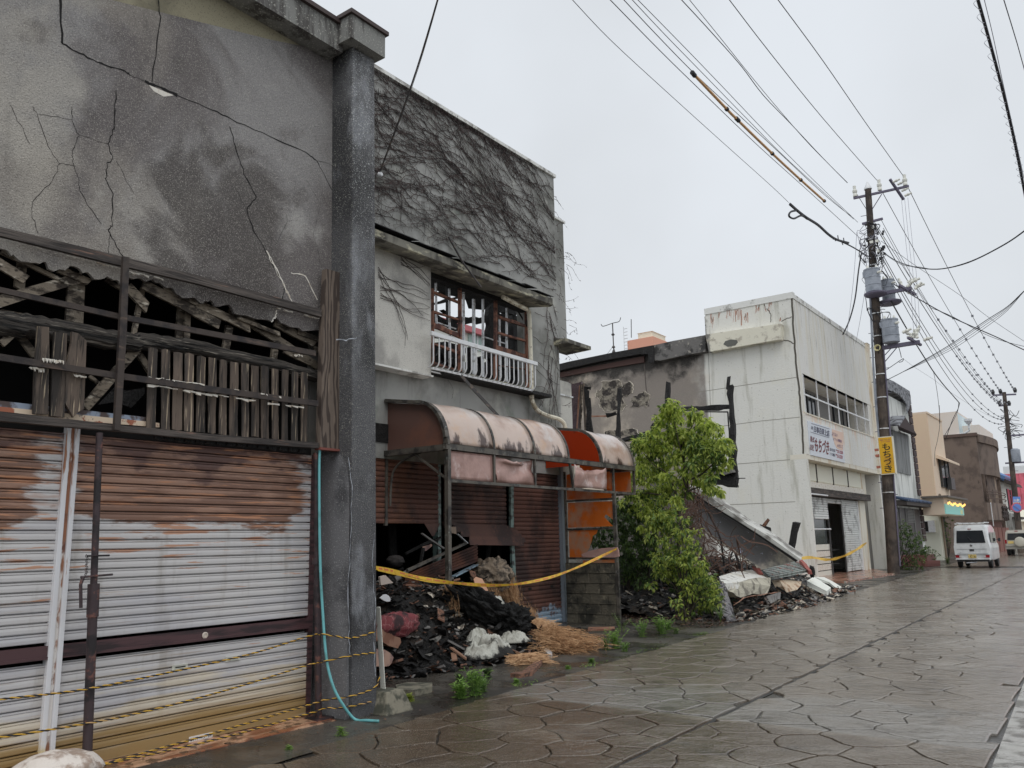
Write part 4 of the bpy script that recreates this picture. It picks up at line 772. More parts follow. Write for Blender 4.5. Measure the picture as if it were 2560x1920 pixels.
# bare creeper over the upper wall
VN = M('creeper_stem', al(62, 52, 50), .9, L=[dict(c=al(38, 32, 32), s=12, lo=.45, hi=.6)])
cr = thing('bare_creeper', (XB+.02, 14.2, 3.5), 'leafless creeper with dark branching stems clinging to the upper grey house wall', 'creeper')
rv = random.Random(21); tw = MB(); stems = []
def grow(y, z, ang, L, r, mb, depth, reg):
    pts = [V((XB+.012, y, z))]; n = int(L/.09); a = ang; wv = rv.uniform(0, 6)
    for i in range(n):
        fl = mnoise.noise(V((y*.8, z*1.1, 3.3)))*.5+(.12-.34*min(1, max(0, (y-9.5)/4)) if depth < 9 else 0)
        want = reg+fl; a += (want-a)*.14+rv.uniform(-.36, .36)
        y += math.cos(a)*.09; z += math.sin(a)*.09
        if z > zp-.04: z = zp-.04; a = reg-.3
        if y < 6.9 or z < wz1+.42 and wy0-2.8 < y < wy1+1.0 and depth < 9 or y > YR-.02: break
        pts.append(V((XB+.012+rv.uniform(0, .012), y, z)))
        if depth < 2 and rv.random() < (.075 if depth == 0 else .045): grow(y, z, a+rv.choice((-.6, .6)), rv.uniform(.4, 1.6), r*.6, mb, depth+1, a+rv.uniform(-.3, .3))
        if rv.random() < .5:
            b = a+rv.choice((-1, 1))*rv.uniform(.5, 1.3); q = V((XB+.02, y, z)); e = q+V((rv.uniform(0, .04), math.cos(b)*.07, math.sin(b)*.07))*rv.uniform(.6, 1.3)
            mb.tube([q, e], r*.6, 3, cap=False)
    if len(pts) > 2: mb.tube(pts, r, 4 if depth == 0 else 3, cap=False, r1=r*.45)
for i in range(190):
    if i < 30: y, z = YR-.05, rv.uniform(5.9, zp-.25)
    else: y, z = rv.uniform(8.9, 14.3), rv.uniform(6.9, 9.5)
    mb = MB() if i < 14 else tw
    grow(y, z, math.pi-rv.uniform(.05, .5), rv.uniform(1.2, 4), rv.uniform(.0045, .0085), mb, 0, math.pi-rv.uniform(-.3, .3))
    if i < 14: mb.build('stem', VN, cr, recalc=False)
for i in range(12):                         # hanging growth down the corner, and tufts that stand off it
    grow(YR-.05-rv.uniform(0, .5), rv.uniform(5, 7.2), -math.pi/2, 1.5, .007, tw, 10, -1.4+rv.uniform(-.6, .3))
for i in range(34):
    z = rv.uniform(4.2, 9.2); p = V((XB+.02, YR+rv.uniform(-.1, .45 if z < 8.4 else .05), z)); q = [p]; d = V((rv.uniform(0, .5), rv.uniform(.3, 1), rv.uniform(-.6, .6))).normalized()
    for k in range(rv.randint(3, 9)): d = (d+V((rv.uniform(-.4, .4), rv.uniform(-.3, .4), rv.uniform(-.7, .3)))).normalized(); q.append(q[-1]+d*.07)
    tw.tube(q, .005, 3, cap=False, r1=.002)
    for k in q[1::2]: tw.tube([k, k+V((rv.uniform(-.03, .03), rv.uniform(-.03, .05), rv.uniform(-.05, .03)))], .006, 3, cap=False)
for (x0_, y0_, k_) in [(90,1010,5),(100,1100,6),(200,950,5)]:       # sprays over the pale pocket
    for q in range(k_):
        p = onX('d', x0_, y0_+q*12, XB+.235); pts = [p]; a = rv.uniform(-.9, .3)
        for k in range(14): a += rv.uniform(-.35, .3); p = p+V((0, math.cos(a)*.085, math.sin(a)*.085)); pts.append(p) if p.y < yb1 else None
        tw.tube(pts, .006, 3, cap=False, r1=.003)
for q in range(10):
    p = onX('d', 840+rv.uniform(0, 90), 1230+q*40, XB+.02); pts = [p]; a = rv.uniform(-.6, .2)
    for k in range(9): a += rv.uniform(-.4, .4); p = p+V((0, math.cos(a)*.07, math.sin(a)*.07)); pts.append(p) if p.y < YR else None
    tw.tube(pts, .006, 3, cap=False, r1=.003)
tw.build('twigs', VN, cr, kind='stuff', recalc=False)
# insulated stay wire leaving the wall corner
p0 = onX('D', 818, 378, XB+.05); p1 = onX('D', 985, -140, XB+3.2); mp = onX('D', 900, 150, XB+1.6)
wire = thing('service_wire', p0, 'service wire rising from a white insulator on the creeper covered wall', 'wire')
MB().tube(spline([p0, mp, p1], 8), .012, 6).build('strand', DST, wire, smooth=2); MB().tube(spline([p0+V((0, .02, .02)), mp+V((0, .03, .02)), p1], 8), .005, 4).build('strand', DST, wire, smooth=2)
MB().lathe(p0, [(.03, 0), (.045, .02), (.045, .05), (.03, .07)], 10, (1, 0, 0)).build('insulator', WAL, wire, smooth=True)
# neighbour seen through the empty window
nb = thing('white_neighbour_house', (-24, 26, 0), 'pale house with a red roof seen through the glassless window', 'house')
a = onX('v', 480, 810, -24); b_ = onX('v', 860, 880, -24)
MB().box((-30, a.y-3, 0), (-24, b_.y+.3, b_.z-.1)).build('wall', M('pale_wall', al(206, 208, 200), .8), nb)
MB().prism([V((-23.7, a.y-3.3, b_.z-.15)), V((-23.7, a.y-3.3, b_.z+.12)), V((-25.4, a.y-3.3, b_.z+.4)), V((-30, a.y-3.3, b_.z-.1))], (0, b_.y-a.y+3.8, 0)).build('roof', M('red_roof', al(150, 62, 70), .6), nb)
c_ = onX('v', 740, 960, -23.98); m_ = MB()
fr = MB().box((-24, c_.y-.7, c_.z-.45), (-23.95, c_.y+.6, c_.z+.5)).build('window', M('green_glass', al(110, 128, 122), .2), nb); MB().box((-23.95, c_.y-.08, c_.z-.45), (-23.93, c_.y, c_.z+.5)).build('pane', WAL, fr)
# ================================================================== C: the white office, scorched on the side
XC, YC, XCL = -9.4, 31.0, -9.85
WH = M('white_wall', al(216, 215, 208), .9, L=[dict(c=al(166, 164, 154), s=1.3, lo=.52, hi=.7, k=.6), dict(c=al(120, 118, 106), s=(3, 3, .35), lo=.52, hi=.7, k=.6, b=[('X', -10.5, -9.4, 0, .06)]), dict(c=al(92, 88, 80), s=13, lo=.62, hi=.7, k=.7),
     dict(c=al(156, 144, 128), s=.7, lo=.25, hi=.6, b=[('X', -14.4, -12.5, .4, -.5)]), dict(c=al(92, 86, 82), s=.5, lo=.34, hi=.62, k=.9, b=[('X', -13.2, -12.9, .1, -.6), ('X', -19, -15, -.15, .08)]), dict(c=al(40, 37, 36), s=1.2, lo=.5, hi=.72, b=[('Z', 7.4, 9.1, -.35, .18), ('X', -13.6, -12.5, .1, -.5)]),
     dict(c=al(60, 56, 54), s=1, lo=.5, hi=.7, b=[('Z', 3, 6, .16, -.3), ('X', -14, -12.8, .1, -.6)]), dict(c=al(170, 166, 150), s=60, lo=.55, hi=.7, k=.5, d=2)], bump=[(14, .4, .02), (50, .4, .01)])
WF = M('front_white', al(218, 217, 212), .85, L=[dict(c=al(158, 154, 142), s=(2.5, 2.5, .3), lo=.46, hi=.66, k=.85), dict(c=al(112, 108, 98), s=(5, 5, .5), lo=.56, hi=.7, k=.7, b=[('Z', 8, 10.6, -.05, .04)]), dict(c=al(186, 146, 110), s=(4, 4, .7), lo=.56, hi=.68, k=.6, b=[('Z', 5.0, 6.2, -.08, .1), ('Z', 6.2, 6.4, 0, -.4)])], bump=[(14, .6, .02)])
CRM = M('cream_paint', al(206, 200, 184), .8, L=[dict(c=al(150, 132, 104), s=(3, 3, .5), lo=.5, hi=.66)], bump=[(30, .3, .01)])
RST = M('rust_runs', al(140, 74, 50), .85)
C_ = thing('white_office_building', (-12, 36, 0), 'two storey white office with a scorched side wall, sign panel and half open shutters', 'office')
def sy(t, x, y, Y=YC): return onY(t, x, y, Y)
zt_ = 10.86
MB().prism([V((-24, YC, 0)), V((XC, YC, 0)), V((XC, YC, zt_-.25)), V((-12.98, YC, zt_-.25)), V((-12.98, YC, 9.74)), V((-24, YC, 9.1))], (0, .2, 0)).build('side_wall', WH, C_)
MB().prism([V((-13.0, YC-.03, zt_-.25)), V((XC+.03, YC-.03, zt_-.25)), V((XC+.03, YC-.03, zt_)), V((-13.0, YC-.03, zt_))], (0, .26, 0)).build('parapet_cap', CAP, C_)
MB().box((XC-.2, YC+.24, zt_-.25), (XC+.03, 42.0, zt_-.05)).build('parapet_cap', CAP, C_)
MB().box((-24, 42, 0), (XC-.02, 42.2, 10.4)).build('party_wall', WH, C_); MB().box((-24, YC+.2, 9.0), (-13.1, 42, 9.05)).build('roof', SIDEW, C_); MB().box((-13.1, YC+.2, 10.2), (XC-.2, 42, 10.25)).build('roof', SIDEW, C_)
MB().box((-13.1, YC+.2, 9.05), (-12.98, 42, 10.6)).build('upper_wall', WH, C_)
e1 = sy('h', 945, 355, YC-.35); e2 = sy('h', 1435, 283, YC-.35); e3 = sy('h', 1435, 385, YC-.35); e4 = sy('h', 968, 468, YC-.35)
EC = M('eave_cream', al(176, 172, 156), .85, L=[dict(c=al(90, 88, 84), s=2, lo=.4, hi=.55, b=[('X', -13.2, -12.4, .3, -.25)]), dict(c=al(130, 124, 112), s=3, lo=.5, hi=.65)], bump=[(30, .4, .01)])
MB().prism([e1, e2, e3, e4], (0, .35, 0)).build('eave', EC, C_)
MB().prism([sy('h', x, y, YC-.36) for x, y in [(1062,418),(1075,398),(1110,386),(1150,390),(1157,405),(1140,425),(1090,434)]], (0, .012, 0)).build('spall', M('bare_concrete', al(74, 74, 70), .9), C_)
f = lambda pts, Y=YC-.33: [sy('h', x, y, Y) for x, y in pts]
SC_ = M('scorched_concrete', al(80, 78, 76), .85, L=[dict(c=al(40, 39, 38), s=2, lo=.45, hi=.6), dict(c=al(120, 116, 108), s=5, lo=.58, hi=.7)], bump=[(20, .8, .02)])
MB().prism(f([(605,425),(740,395),(945,358),(945,466),(860,480),(760,500),(650,524),(612,522)]), (0, .33, 0)).build('eave', SC_, C_)
MB().prism(f([(-120,575),(60,530),(350,470),(605,424),(605,465),(540,478),(300,520),(60,572),(-120,620)]), (0, .3, 0)).build('charred_eave', CHR, C_)
MB().prism(f([(-120,622),(60,590),(300,545),(545,495),(548,535),(300,575),(60,622),(-120,655)], YC-.1), (0, .1, 0)).build('charred_beam', M('scorched_maroon', al(62, 44, 40), .8), C_)
m_ = MB(); rC = random.Random(8)
for i in range(30):
    x = -60+i*20; y = 590-(x+120)*.192+rC.uniform(-3, 3); p = sy('h', x, y, YC-.3); m_.beam(p, p+V((0, .3, -.02)), .09, .1)
m_.build('charred_rafters', CHR, C_, kind='stuff')
MB().prism(f([(530,440),(608,425),(612,535),(575,540),(572,480),(530,485)], YC-.4), (0, .06, 0)).build('charred_post', CHR, C_)
def ribY(pts, w, mat, name, X0=None, Y=YC, par=C_, t='h', seed=0, amp=.0):
    P_ = wob([onY(t, x, y, Y) for x, y in pts], 5, amp, seed, 'Y'); mb = MB()
    for a, b_ in zip(P_, P_[1:]):
        d = (b_-a).normalized(); n = V((-d.z, 0, d.x))*w/2; q = V((0, -.004, 0)); mb.quad(a+n+q, a-n+q, b_-n+q, b_+n+q)
    return mb.build(name, mat, par, recalc=False)
SEAM = M('seam_grey', al(104, 100, 92), .9); CK = M('old_crack', al(64, 60, 54), .9)
for i, p in enumerate([[(590,775),(975,718),(1545,632)], [(1060,950),(1300,918),(1560,892)], [(200,830),(580,776)], [(0,1060),(0,1060)]][:3]): ribY(p, .022, SEAM, 'seam')
ribY([(890,480),(1440,455)], .022, SEAM, 'seam', t='i'); ribY([(1015,177),(1400,145)], .022, SEAM, 'seam', t='i')
ribY([(965,470),(975,720),(985,1010)], .02, SEAM, 'seam'); ribY([(548,540),(560,700),(578,825)], .05, M('seam_dark', al(70, 64, 60), .9), 'seam')
ribY([(1508,110),(1525,400),(1545,630),(1560,760),(1575,980),(1582,1130)], .07, CK, 'crack', seed=3, amp=.02); ribY([(1345,185),(1370,215),(1370,275)], .03, CK, 'crack', seed=4, amp=.02); ribY([(1440,270),(1508,238)], .03, CK, 'crack', seed=5, amp=.02); ribY([(1435,388),(1490,398),(1520,415)], .04, CK, 'crack', seed=6, amp=.02)
for i, (x, y, l) in enumerate([(985,215,130),(993,240,70),(1035,210,60),(1088,195,80),(1110,190,60),(1135,195,90),(1150,190,60),(1165,185,90),(1178,190,110),(1200,215,60),(1215,210,80),(1275,160,60),(1290,160,50),(1335,150,60),(1360,145,90),(1372,140,40),(1430,245,25)]):
    for q_ in range(3): ribY([(x+rC.uniform(-9, 9), y+rC.uniform(-2, 6)), (x+rC.uniform(-9, 9), y+l*rC.uniform(.4, 1))], rC.uniform(.008, .03), M('rust_streak', al(140, 100, 82), .85), 'rust_run', seed=i, amp=.01)
SP = M('spalled_render', al(104, 98, 88), .95, L=[dict(c=al(46, 42, 40), s=3.5, lo=.42, hi=.56)], bump=[(8, 1, .08)]); RIM = M('render_edge', al(168, 160, 146), .9)
def spall(t, pts, s):
    P_ = wob([onY(t, x, y, YC) for x, y in pts+pts[:1]], 4, .05, s, 'Y')[:-1]; c = sum(P_, V((0, 0, 0)))/len(P_)
    MB().prism([c+(p-c)*1.03+V((0, -.004, 0)) for p in P_], (0, -.012, 0)).build('render_rim', RIM, C_); MB().prism([p+V((0, -.018, 0)) for p in P_], (0, -.006, 0)).build('spall', SP, C_)
spall('w', [(430,310),(560,290),(640,300),(650,350),(690,320),(720,300),(765,350),(750,420),(700,460),(640,470),(690,560),(640,600),(520,600),(460,610),(415,560),(420,510),(375,460),(380,410),(440,390)], 1)
spall('w', [(740,480),(800,450),(880,400),(925,440),(920,540),(900,570),(870,555),(740,575),(760,540)], 2); spall('w', [(455,860),(480,820),(560,815),(600,830),(700,800),(790,810),(815,850),(640,880),(580,890),(450,885)], 3)
# front
MB().box((XC-.2, YC+.2, 7.72), (XC, 42.0, zt_-.25)).build('front_wall', WF, C_); MB().box((XC-.02, 41.75, 4.42), (XC+.12, 42.35, zt_-.05)).build('end_pier', CRM, C_, bev=.02)
MB().box((XC-.75, YC+.2, 4.6), (XC, 42.0, 6.15)).build('balcony_front', WF, C_, bev=.01); MB().box((XC-.6, YC-.002, 4.42), (XC+.002, 42.02, 4.6)).build('balcony_soffit', CRM, C_)
MB().prism([V((XC, YC+.0, 4.6)), V((XC+.003, YC, zt_-.3)), V((XC+.003, YC+.3, zt_-.3)), V((XC+.003, YC+.3, 4.6))], (.012, 0, 0)).build('corner_bead', WF, C_)
MB().box((XC-.2, YC+.2, 6.15), (XC, YC+.42, 7.72)).build('pier', WF, C_); MB().box((XC-1.0, 41.2, 6.15), (XC-.02, 41.75, 7.72)).build('pier', WF, C_)
MB().box((XC-1.1, YC+.2, 4.4), (XC-1.0, 42, 7.8)).build('recess_wall', M('grey_tile', al(104, 102, 100), .7, L=[dict(t='w', c=al(60, 58, 56), s=(.1, .1, 9), dist=0, lo=.82, hi=.95)], bump=[(20, .3, .01)]), C_)
MB().box((XC-1.0, YC+.2, 7.72), (XC-.02, 42, 7.8)).build('recess_ceiling', WF, C_)
GL = M('dark_glass', (.02, .024, .028), .08, spec=.7)
for (xa, xb) in [(1602,1655),(1768,1830),(1855,1915)]:
    ya = onX('h', xa, 750, XC-.95).y; yb = onX('h', xb, 790, XC-.95).y; w_ = MB().box((XC-1.0, ya, 6.15), (XC-.93, yb, 7.55)).build('window', GL, C_)
    for q in (ya, (ya+yb)/2, yb-.05): MB().box((XC-.93, q, 6.15), (XC-.9, q+.06, 7.55)).build('window_frame', M('dark_alu', al(60, 62, 64), .5), w_)
for x, y0, y1 in [(1582,615,870),(1668,655,893),(1738,690,920),(1803,722,945),(1864,752,968),(1920,780,990),(1975,808,1015)]:
    a = onX('h', x-2, y0, XC-.03); MB().box((XC-.06, a.y-.022, 6.15), (XC-.02, a.y+.022, 7.72)).build('screen_bar', WAL, C_)
a = onX('h', 1580, 738, XC-.02); MB().box((XC-.04, YC+.42, a.z-.03), (XC-.01, 41.3, a.z+.03)).build('screen_rail', WAL, C_)
MB().box((XC-.02, YC+.2, 6.15), (XC+.03, 41.8, 6.2)).build('sill', CRM, C_)
# sign panel with its lettering
SG = M('sign_white', al(196, 202, 210), .5, L=[dict(c=al(166, 170, 176), s=2, lo=.5, hi=.66)]); INKR = M('ink_maroon', al(96, 30, 34, .6), .6); INKB = M('ink_navy', al(60, 62, 84, .6), .6); PCH = M('sign_peach', al(226, 186, 160), .55); INKP = M('ink_purple', al(96, 70, 110, .6), .6); INKC = M('ink_crimson', al(150, 50, 70, .6), .6)
XG = XC+.045
sgY0 = onX('q', 470, 560, XG).y; sgY1 = onX('q', 1020, 760, XG).y; sgz1 = onX('q', 475, 335, XG).z; sgz0 = onX('q', 1010, 995, XG).z
sgn = MB().box((XC+.002, sgY0, sgz0), (XG-.004, sgY1, sgz1)).build('sign_panel', SG, C_)
def fq(t, bl, br, tr, tl, X): return [onX(t, *p, X) for p in (bl, br, tr, tl)]
m_ = MB(); m_.prism([onX('q', x, y, XG-.003) for x, y in [(828,462),(1012,520),(1006,808),(960,800),(905,770),(870,700),(850,620),(828,560)]], (.004, 0, 0)); m_.build('sign_field', PCH, sgn)
def lettering(s, quad, mat, bold=0, par=None, t='q', X=XG+.002, lift=V((.004, 0, 0)), nm='lettering'):
    mb = MB(); put_text(mb, s, *[onX(t, *p, X) for p in quad], bold=bold, lift=lift); return mb.build(nm, mat, par, recalc=False)
lettering('もちづき', [(552,815),(775,872),(780,660),(556,600)], INKR, .02, sgn); lettering('株式', [(482,665),(548,685),(548,595),(484,572)], INKR, .02, sgn); lettering('会社', [(474,795),(538,812),(540,715),(478,700)], INKR, .02, sgn)
lettering('総合', [(498,465),(526,475),(526,420),(500,412)], INKB, .02, sgn)
lettering('日事百貨上店', [(540,508),(786,588),(786,490),(543,412)], INKB, .012, sgn); MB().prism([onX('q', x, y, XG+.001) for x, y in [(498,370),(788,460),(788,465),(498,375)]], (.004, 0, 0)).build('sign_rule', INKB, sgn); MB().prism([onX('q', x, y, XG+.001) for x, y in [(490,508),(786,600),(786,605),(490,513)]], (.004, 0, 0)).build('sign_rule', INKB, sgn)
lettering('よりよい', [(826,565),(915,590),(915,535),(828,510)], INKP, .01, sgn); lettering('オフィス環境を', [(848,640),(985,685),(985,640),(850,595)], INKP, .01, sgn); lettering('めざして', [(914,750),(998,775),(998,718),(916,700)], INKP, .01, sgn)
lettering('香川支店', [(790,808),(882,832),(882,785),(792,760)], INKB, .01, sgn); lettering('℡23-2220', [(892,838),(1000,866),(1000,815),(894,790)], INKC, .015, sgn); lettering('フジミ柳店', [(788,880),(878,905),(880,855),(790,832)], INKB, .01, sgn); lettering('℡25-2220', [(888,912),(996,940),(996,885),(890,860)], INKC, .015, sgn)
# shop front below
MB().box((XCL-.2, YC+.2, 3.45), (XCL, onX('i', 1965, 400, XCL).y, 4.42)).build('fascia', CRM, C_)
for i in range(4):
    y0 = 31.25+i*2.25; MB().box((XCL, y0+.05, 3.72), (XCL+.03, y0+2.18, 4.38)).build('transom_panel', M('milky_panel', al(196, 194, 176), .5), C_)
    MB().box((XCL, y0-.03, 3.66), (XCL+.05, y0+.03, 4.4)).build('transom_bar', RST if i == 0 else ANG, C_)
MB().box((XCL, YC+.22, 3.4), (XCL+.1, 40.3, 3.66)).build('white_board', WPT, C_)
MB().box((XCL, YC+.05, 3.12), (XCL+.34, 40.4, 3.4)).build('shutter_hood', WDH, C_)
def iy(x, y, X=XCL): return onX('i', x, y, X).y
def iz(x, y, X=XCL): return onX('i', x, y, X).z
CSH = M('grey_shutter', al(160, 162, 160), .5, L=[dict(c=al(112, 112, 110), s=2.4, lo=.5, hi=.66), dict(c=al(60, 58, 56), s=1.2, lo=.58, hi=.7, b=[('Y', 38, 40, -.1, .08)])], rnd=.06)
def cshut(y0, y1, z0, z1, X=XCL-.02):
    s = MB().box((X-.03, y0, z0), (X-.015, y1, z1)).build('shutter', CSH, C_); z = z0+.045
    pf = MB().prism([V((.0, 0, -.045)), V((.02, 0, -.03)), V((.02, 0, .03)), V((.0, 0, .04)), V((-.012, 0, .04)), V((-.012, 0, -.045))], (0, y1-y0, 0)); me = pf.mesh('slat', CSH)
    while z < z1-.04:
        o = bpy.data.objects.new('slat', me); COL.objects.link(o); o.parent = s; o.location = V((X, y0, z))-rootloc(s); z += .095
y_a, y_b, y_c, y_d, y_e = 31.5, iy(1545, 450), iy(1668, 450), iy(1778, 450), iy(1890, 500)
cshut(y_a, y_b-.05, iz(1500, 412), 3.1, XCL-.06); cshut(y_b, y_c-.04, iz(1600, 582, XCL+.0), 3.1, XCL+.03); cshut(y_c, y_d-.04, iz(1720, 468), 3.1, XCL-.02); cshut(y_d, y_e, .1, 3.1, XCL+.0)
MB().box((XCL-.04, y_e, .05), (XCL+.04, y_e+.2, 3.1)).build('guide', WAL, C_)
zl = iz(1590, 770); MB().box((XCL-.12, y_a, zl), (XCL-.1, y_c, 2.75)).build('shop_glass', M('grey_glass', (.07, .08, .08), .12, spec=.7), C_)
m_z = zl; 
for i in range(5):
    z1 = zl-i*zl/5; MB().box((XCL-.14, y_a, z1-zl/5+.02), (XCL-.07, y_c+.25, z1-.012)).build('siding_board', WPT if i % 2 else M('siding_white', al(204, 202, 190), .6), C_)
MB().box((XCL-.13, y_a, .02), (XCL-.12, y_c+.25, zl)).build('siding_backing', BLK, C_)
MB().box((XCL-.05, y_c+.1, 0.05), (XCL-.0, y_c+.16, 2.6)).build('door_frame', M('dark_frame', al(50, 50, 50), .5), C_); MB().box((XCL-.05, y_d-.08, 0.05), (XCL-.0, y_d-.02, 2.6)).build('door_frame', MATS['dark_frame'], C_)
for z in (1.0, .7, .45): MB().box((XCL-.3, y_c+.2, z), (XCL-.26, y_d-.1, z+.02)).build('inner_rail', MATS['dark_frame'], C_)
MB().box((XCL-2.5, YC+.2, 0), (XCL-2.4, 42, 4.4)).build('inner_wall', BLK, C_)
MB().box((XCL-.2, YC+.2, .0), (XCL+.06, y_a, 3.12)).build('corner_post', CRM, C_, bev=.01); yq_ = onX('i', 1978, 900, XCL).y; MB().box((XCL-.2, yq_, 0), (XCL-.8, 42.3, 4.42)).build('lane_return', M('grey_lane', al(76, 74, 70), .9, L=[dict(c=al(100, 96, 88), s=(2, 2, .5), lo=.5, hi=.65)]), C_); MB().box((XCL-.2, y_e+.2, 0), (XCL+.1, yq_, 3.12)).build('end_post', CRM, C_, bev=.01)
mb = MB(); mb.box((XCL+.06, YC+.25, 2.4), (XCL+.2, YC+.55, 3.0)); mb.build('meter_box', M('box_grey', al(196, 200, 200), .5), C_, bev=.01)
MB().tube([V((XCL+.35, 33.6, 3.15)), V((XCL+.35, 31.5, 3.15)), V((XCL+.33, 31.3, 3.05)), V((XCL+.33, 31.3, 1.95)), V((XCL+.35, 31.5, 1.85)), V((XCL+.35, 33.6, 1.85))], .03, 6).build('conduit', WAL, C_, smooth=True)
TILE = M('wet_tile', al(128, 88, 70), .3, L=[dict(c=al(92, 66, 52), s=2, lo=.45, hi=.6), dict(c=al(96, 104, 90), s=3, lo=.58, hi=.66)], bump=[(6, .3, .02)], rl=dict(s=2, lo=.4, hi=.6, to=.1))
tp_ = MB(); tp_.prism([V((-10.3, 29.5, .0)), V((-8.1, 29.6, .0)), V((-7.9, 36.2, .0)), V((-10.3, 42, .0))], (0, 0, .07)); tp_.build('tiled_step', TILE, kind='structure')
# grey annexe and slatted gate beyond
an = thing('grey_lane_wall', (-10.5, 43, 0), 'narrow dark grey wall between the white office and the shingled gallery', 'wall')
MB().box((-10.6, 42.36, 0), (-10.2, 45.4, 7)).build('wall', M('grey_lane', al(76, 74, 70), .9, L=[dict(c=al(100, 96, 88), s=(2, 2, .5), lo=.5, hi=.65)]), an)
gt = thing('slatted_gate', (-9.5, 43.4, 0), 'low dark slatted gate with a pale letter box in front of the grey lane wall', 'gate')
for i in range(14): MB().box((-9.62, 42.45+i*.16, .12), (-9.58, 42.55+i*.16, 1.75)).build('slat', WD, gt)
MB().box((-9.66, 42.4, 1.5), (-9.63, 44.7, 1.58)).build('rail', WDH, gt); MB().box((-9.66, 42.4, .3), (-9.63, 44.7, .38)).build('rail', WDH, gt); MB().box((-9.56, 42.38, 1.45), (-9.3, 42.7, 1.85)).build('letter_box', M('letter_box', al(150, 146, 130), .6), gt, bev=.02)
# hanging yellow tapes
TY = M('caution_yellow', (.8, .5, .04), .4, L=[dict(c=(.62, .34, .03), s=9, lo=.5, hi=.66)]); TRD = M('tape_print', al(176, 60, 30), .5)
def tape(path, w, label, txt=True):
    P_ = spline(path, 10); mb = MB(); n = len(P_); L = [0]
    for a, b_ in zip(P_, P_[1:]): L.append(L[-1]+(b_-a).length)
    rows = []
    for i, p in enumerate(P_):
        d = (P_[min(i+1, n-1)]-P_[max(0, i-1)]).normalized(); a = .35*math.sin(L[i]*1.1)+.2*math.sin(L[i]*3.3+1); s_ = d.cross(V((1, 0, 0))).normalized(); q = V((1, 0, 0)); up = s_*math.cos(a)+q*math.sin(a); ww = w*(.65+.35*abs(math.sin(L[i]*1.7+.6)))
        rows.append((p+up*ww/2, p-up*ww/2))
    for (a, b_), (c, d) in zip(rows, rows[1:]): mb.quad(a, b_, d, c)
    if txt:
        for k in range(2, n-2):
            if k % 10 in (2, 3, 5, 6, 8):
                a, b_ = rows[k]; c, d = rows[k+1]; o = V((.003, 0, 0))
                for u_ in (.0, .25, .5, .72): 
                    e0 = a.lerp(c, u_); e1 = b_.lerp(d, u_); f0 = a.lerp(c, u_+.14); f1 = b_.lerp(d, u_+.14)
                    mb.quad(e0.lerp(e1, .25)+o, e0.lerp(e1, .72)+o, f0.lerp(f1, .66)+o, f0.lerp(f1, .3)+o, 1)
    ob = mb.build('caution_tape', [TY, TRD], label=label, cat='tape', recalc=False); md = ob.modifiers.new('t', 'SOLIDIFY'); md.thickness = .0012; return ob
tape([onX('e', x, y, X) for x, y, X in [(118,1385,-6.12),(260,1412,-6.6),(450,1458,-7.1),(650,1490,-7.5),(850,1508,-7.8),(1060,1512,-7.95),(1250,1490,-8.0),(1450,1440,-8.02),(1650,1360,-8.04),(1892,1245,-8.06)]], .046, 'yellow caution tape with red print strung from the dark pillar to the side screen post')
tape([onX('e', x, y, X) for x, y, X in [(130,1400,-6.13),(300,1440,-6.7),(500,1485,-7.2),(700,1502,-7.6),(900,1518,-7.85),(1080,1516,-7.97)]], .022, 'second strand of yellow caution tape sagging just under the first', False)
tape([onX('i', x, y, XC+.1) for x, y in [(1488,872),(1560,866),(1680,882),(1780,862),(1880,815),(1965,758)]], .11, 'limp yellow caution tape across the office doorway', False)
# weather mast and the tower block behind
mp_ = onY('h', 350, 470, 33); ms = thing('weather_mast', mp_, 'small wind gauge mast with two curved arms above the burnt roof edge', 'mast')
tpm = onY('h', 346, 280, 33); tpm.x = mp_.x; MB().tube([mp_+V((0, 0, -1)), tpm], .03, 6).build('mast', DST, ms)
MB().tube(spline([tpm+V((-.62, 0, .06)), tpm+V((-.5, 0, -.06)), tpm+V((0, 0, .0)), tpm+V((.35, 0, .02)), tpm+V((.45, 0, .2))], 5), .018, 6).build('arm', DST, ms, smooth=True)
for dz in (-.6, -1.2): MB().lathe(tpm+V((0, 0, dz)), [(.05, 0), (.09, .04), (.05, .1)], 8).build('collar', DST, ms)
MB().lathe(tpm+V((0, 0, -1.4)), [(.08, -.25), (.09, .0), (.05, .1)], 8).build('gauge', DST, ms)
for dx in (-.4, .3): MB().tube([tpm+V((0, 0, -1.1)), mp_+V((dx, -.3, -.3))], .008, 4).build('guy', DST, ms)
tb = thing('orange_tower_block', (-46, 95, 0), 'distant orange tower block with a cream rooftop water tank', 'tower block')
a = onY('h', 437, 388, 95); b_ = onY('h', 605, 375, 95)
MB().box((a.x, 95, 0), (b_.x, 103, b_.z+.2)).build('wall', M('orange_tower', al(206, 132, 96), .8), tb)
c = onY('h', 482, 340, 95); d = onY('h', 577, 372, 95); MB().box((c.x, 96, b_.z+.2), (d.x, 100, c.z)).build('water_tank', M('tank_cream', al(206, 200, 176), .7), tb, bev=.1); MB().tube([onY('h', 464, 375, 95), onY('h', 463, 255, 95)], .06, 4).build('aerial', DST, tb)
m_ = MB(); p_ = onY('h', 430, 445, 94.8)
for k in range(7): m_.beam(p_+V((-.25, 0, k*.45)), p_+V((.3, 0, k*.45)), .08, .08)
m_.tube([p_+V((-.25, 0, -2)), p_+V((-.25, 0, 3))], .05, 4); m_.build('ladder', WAL, tb)
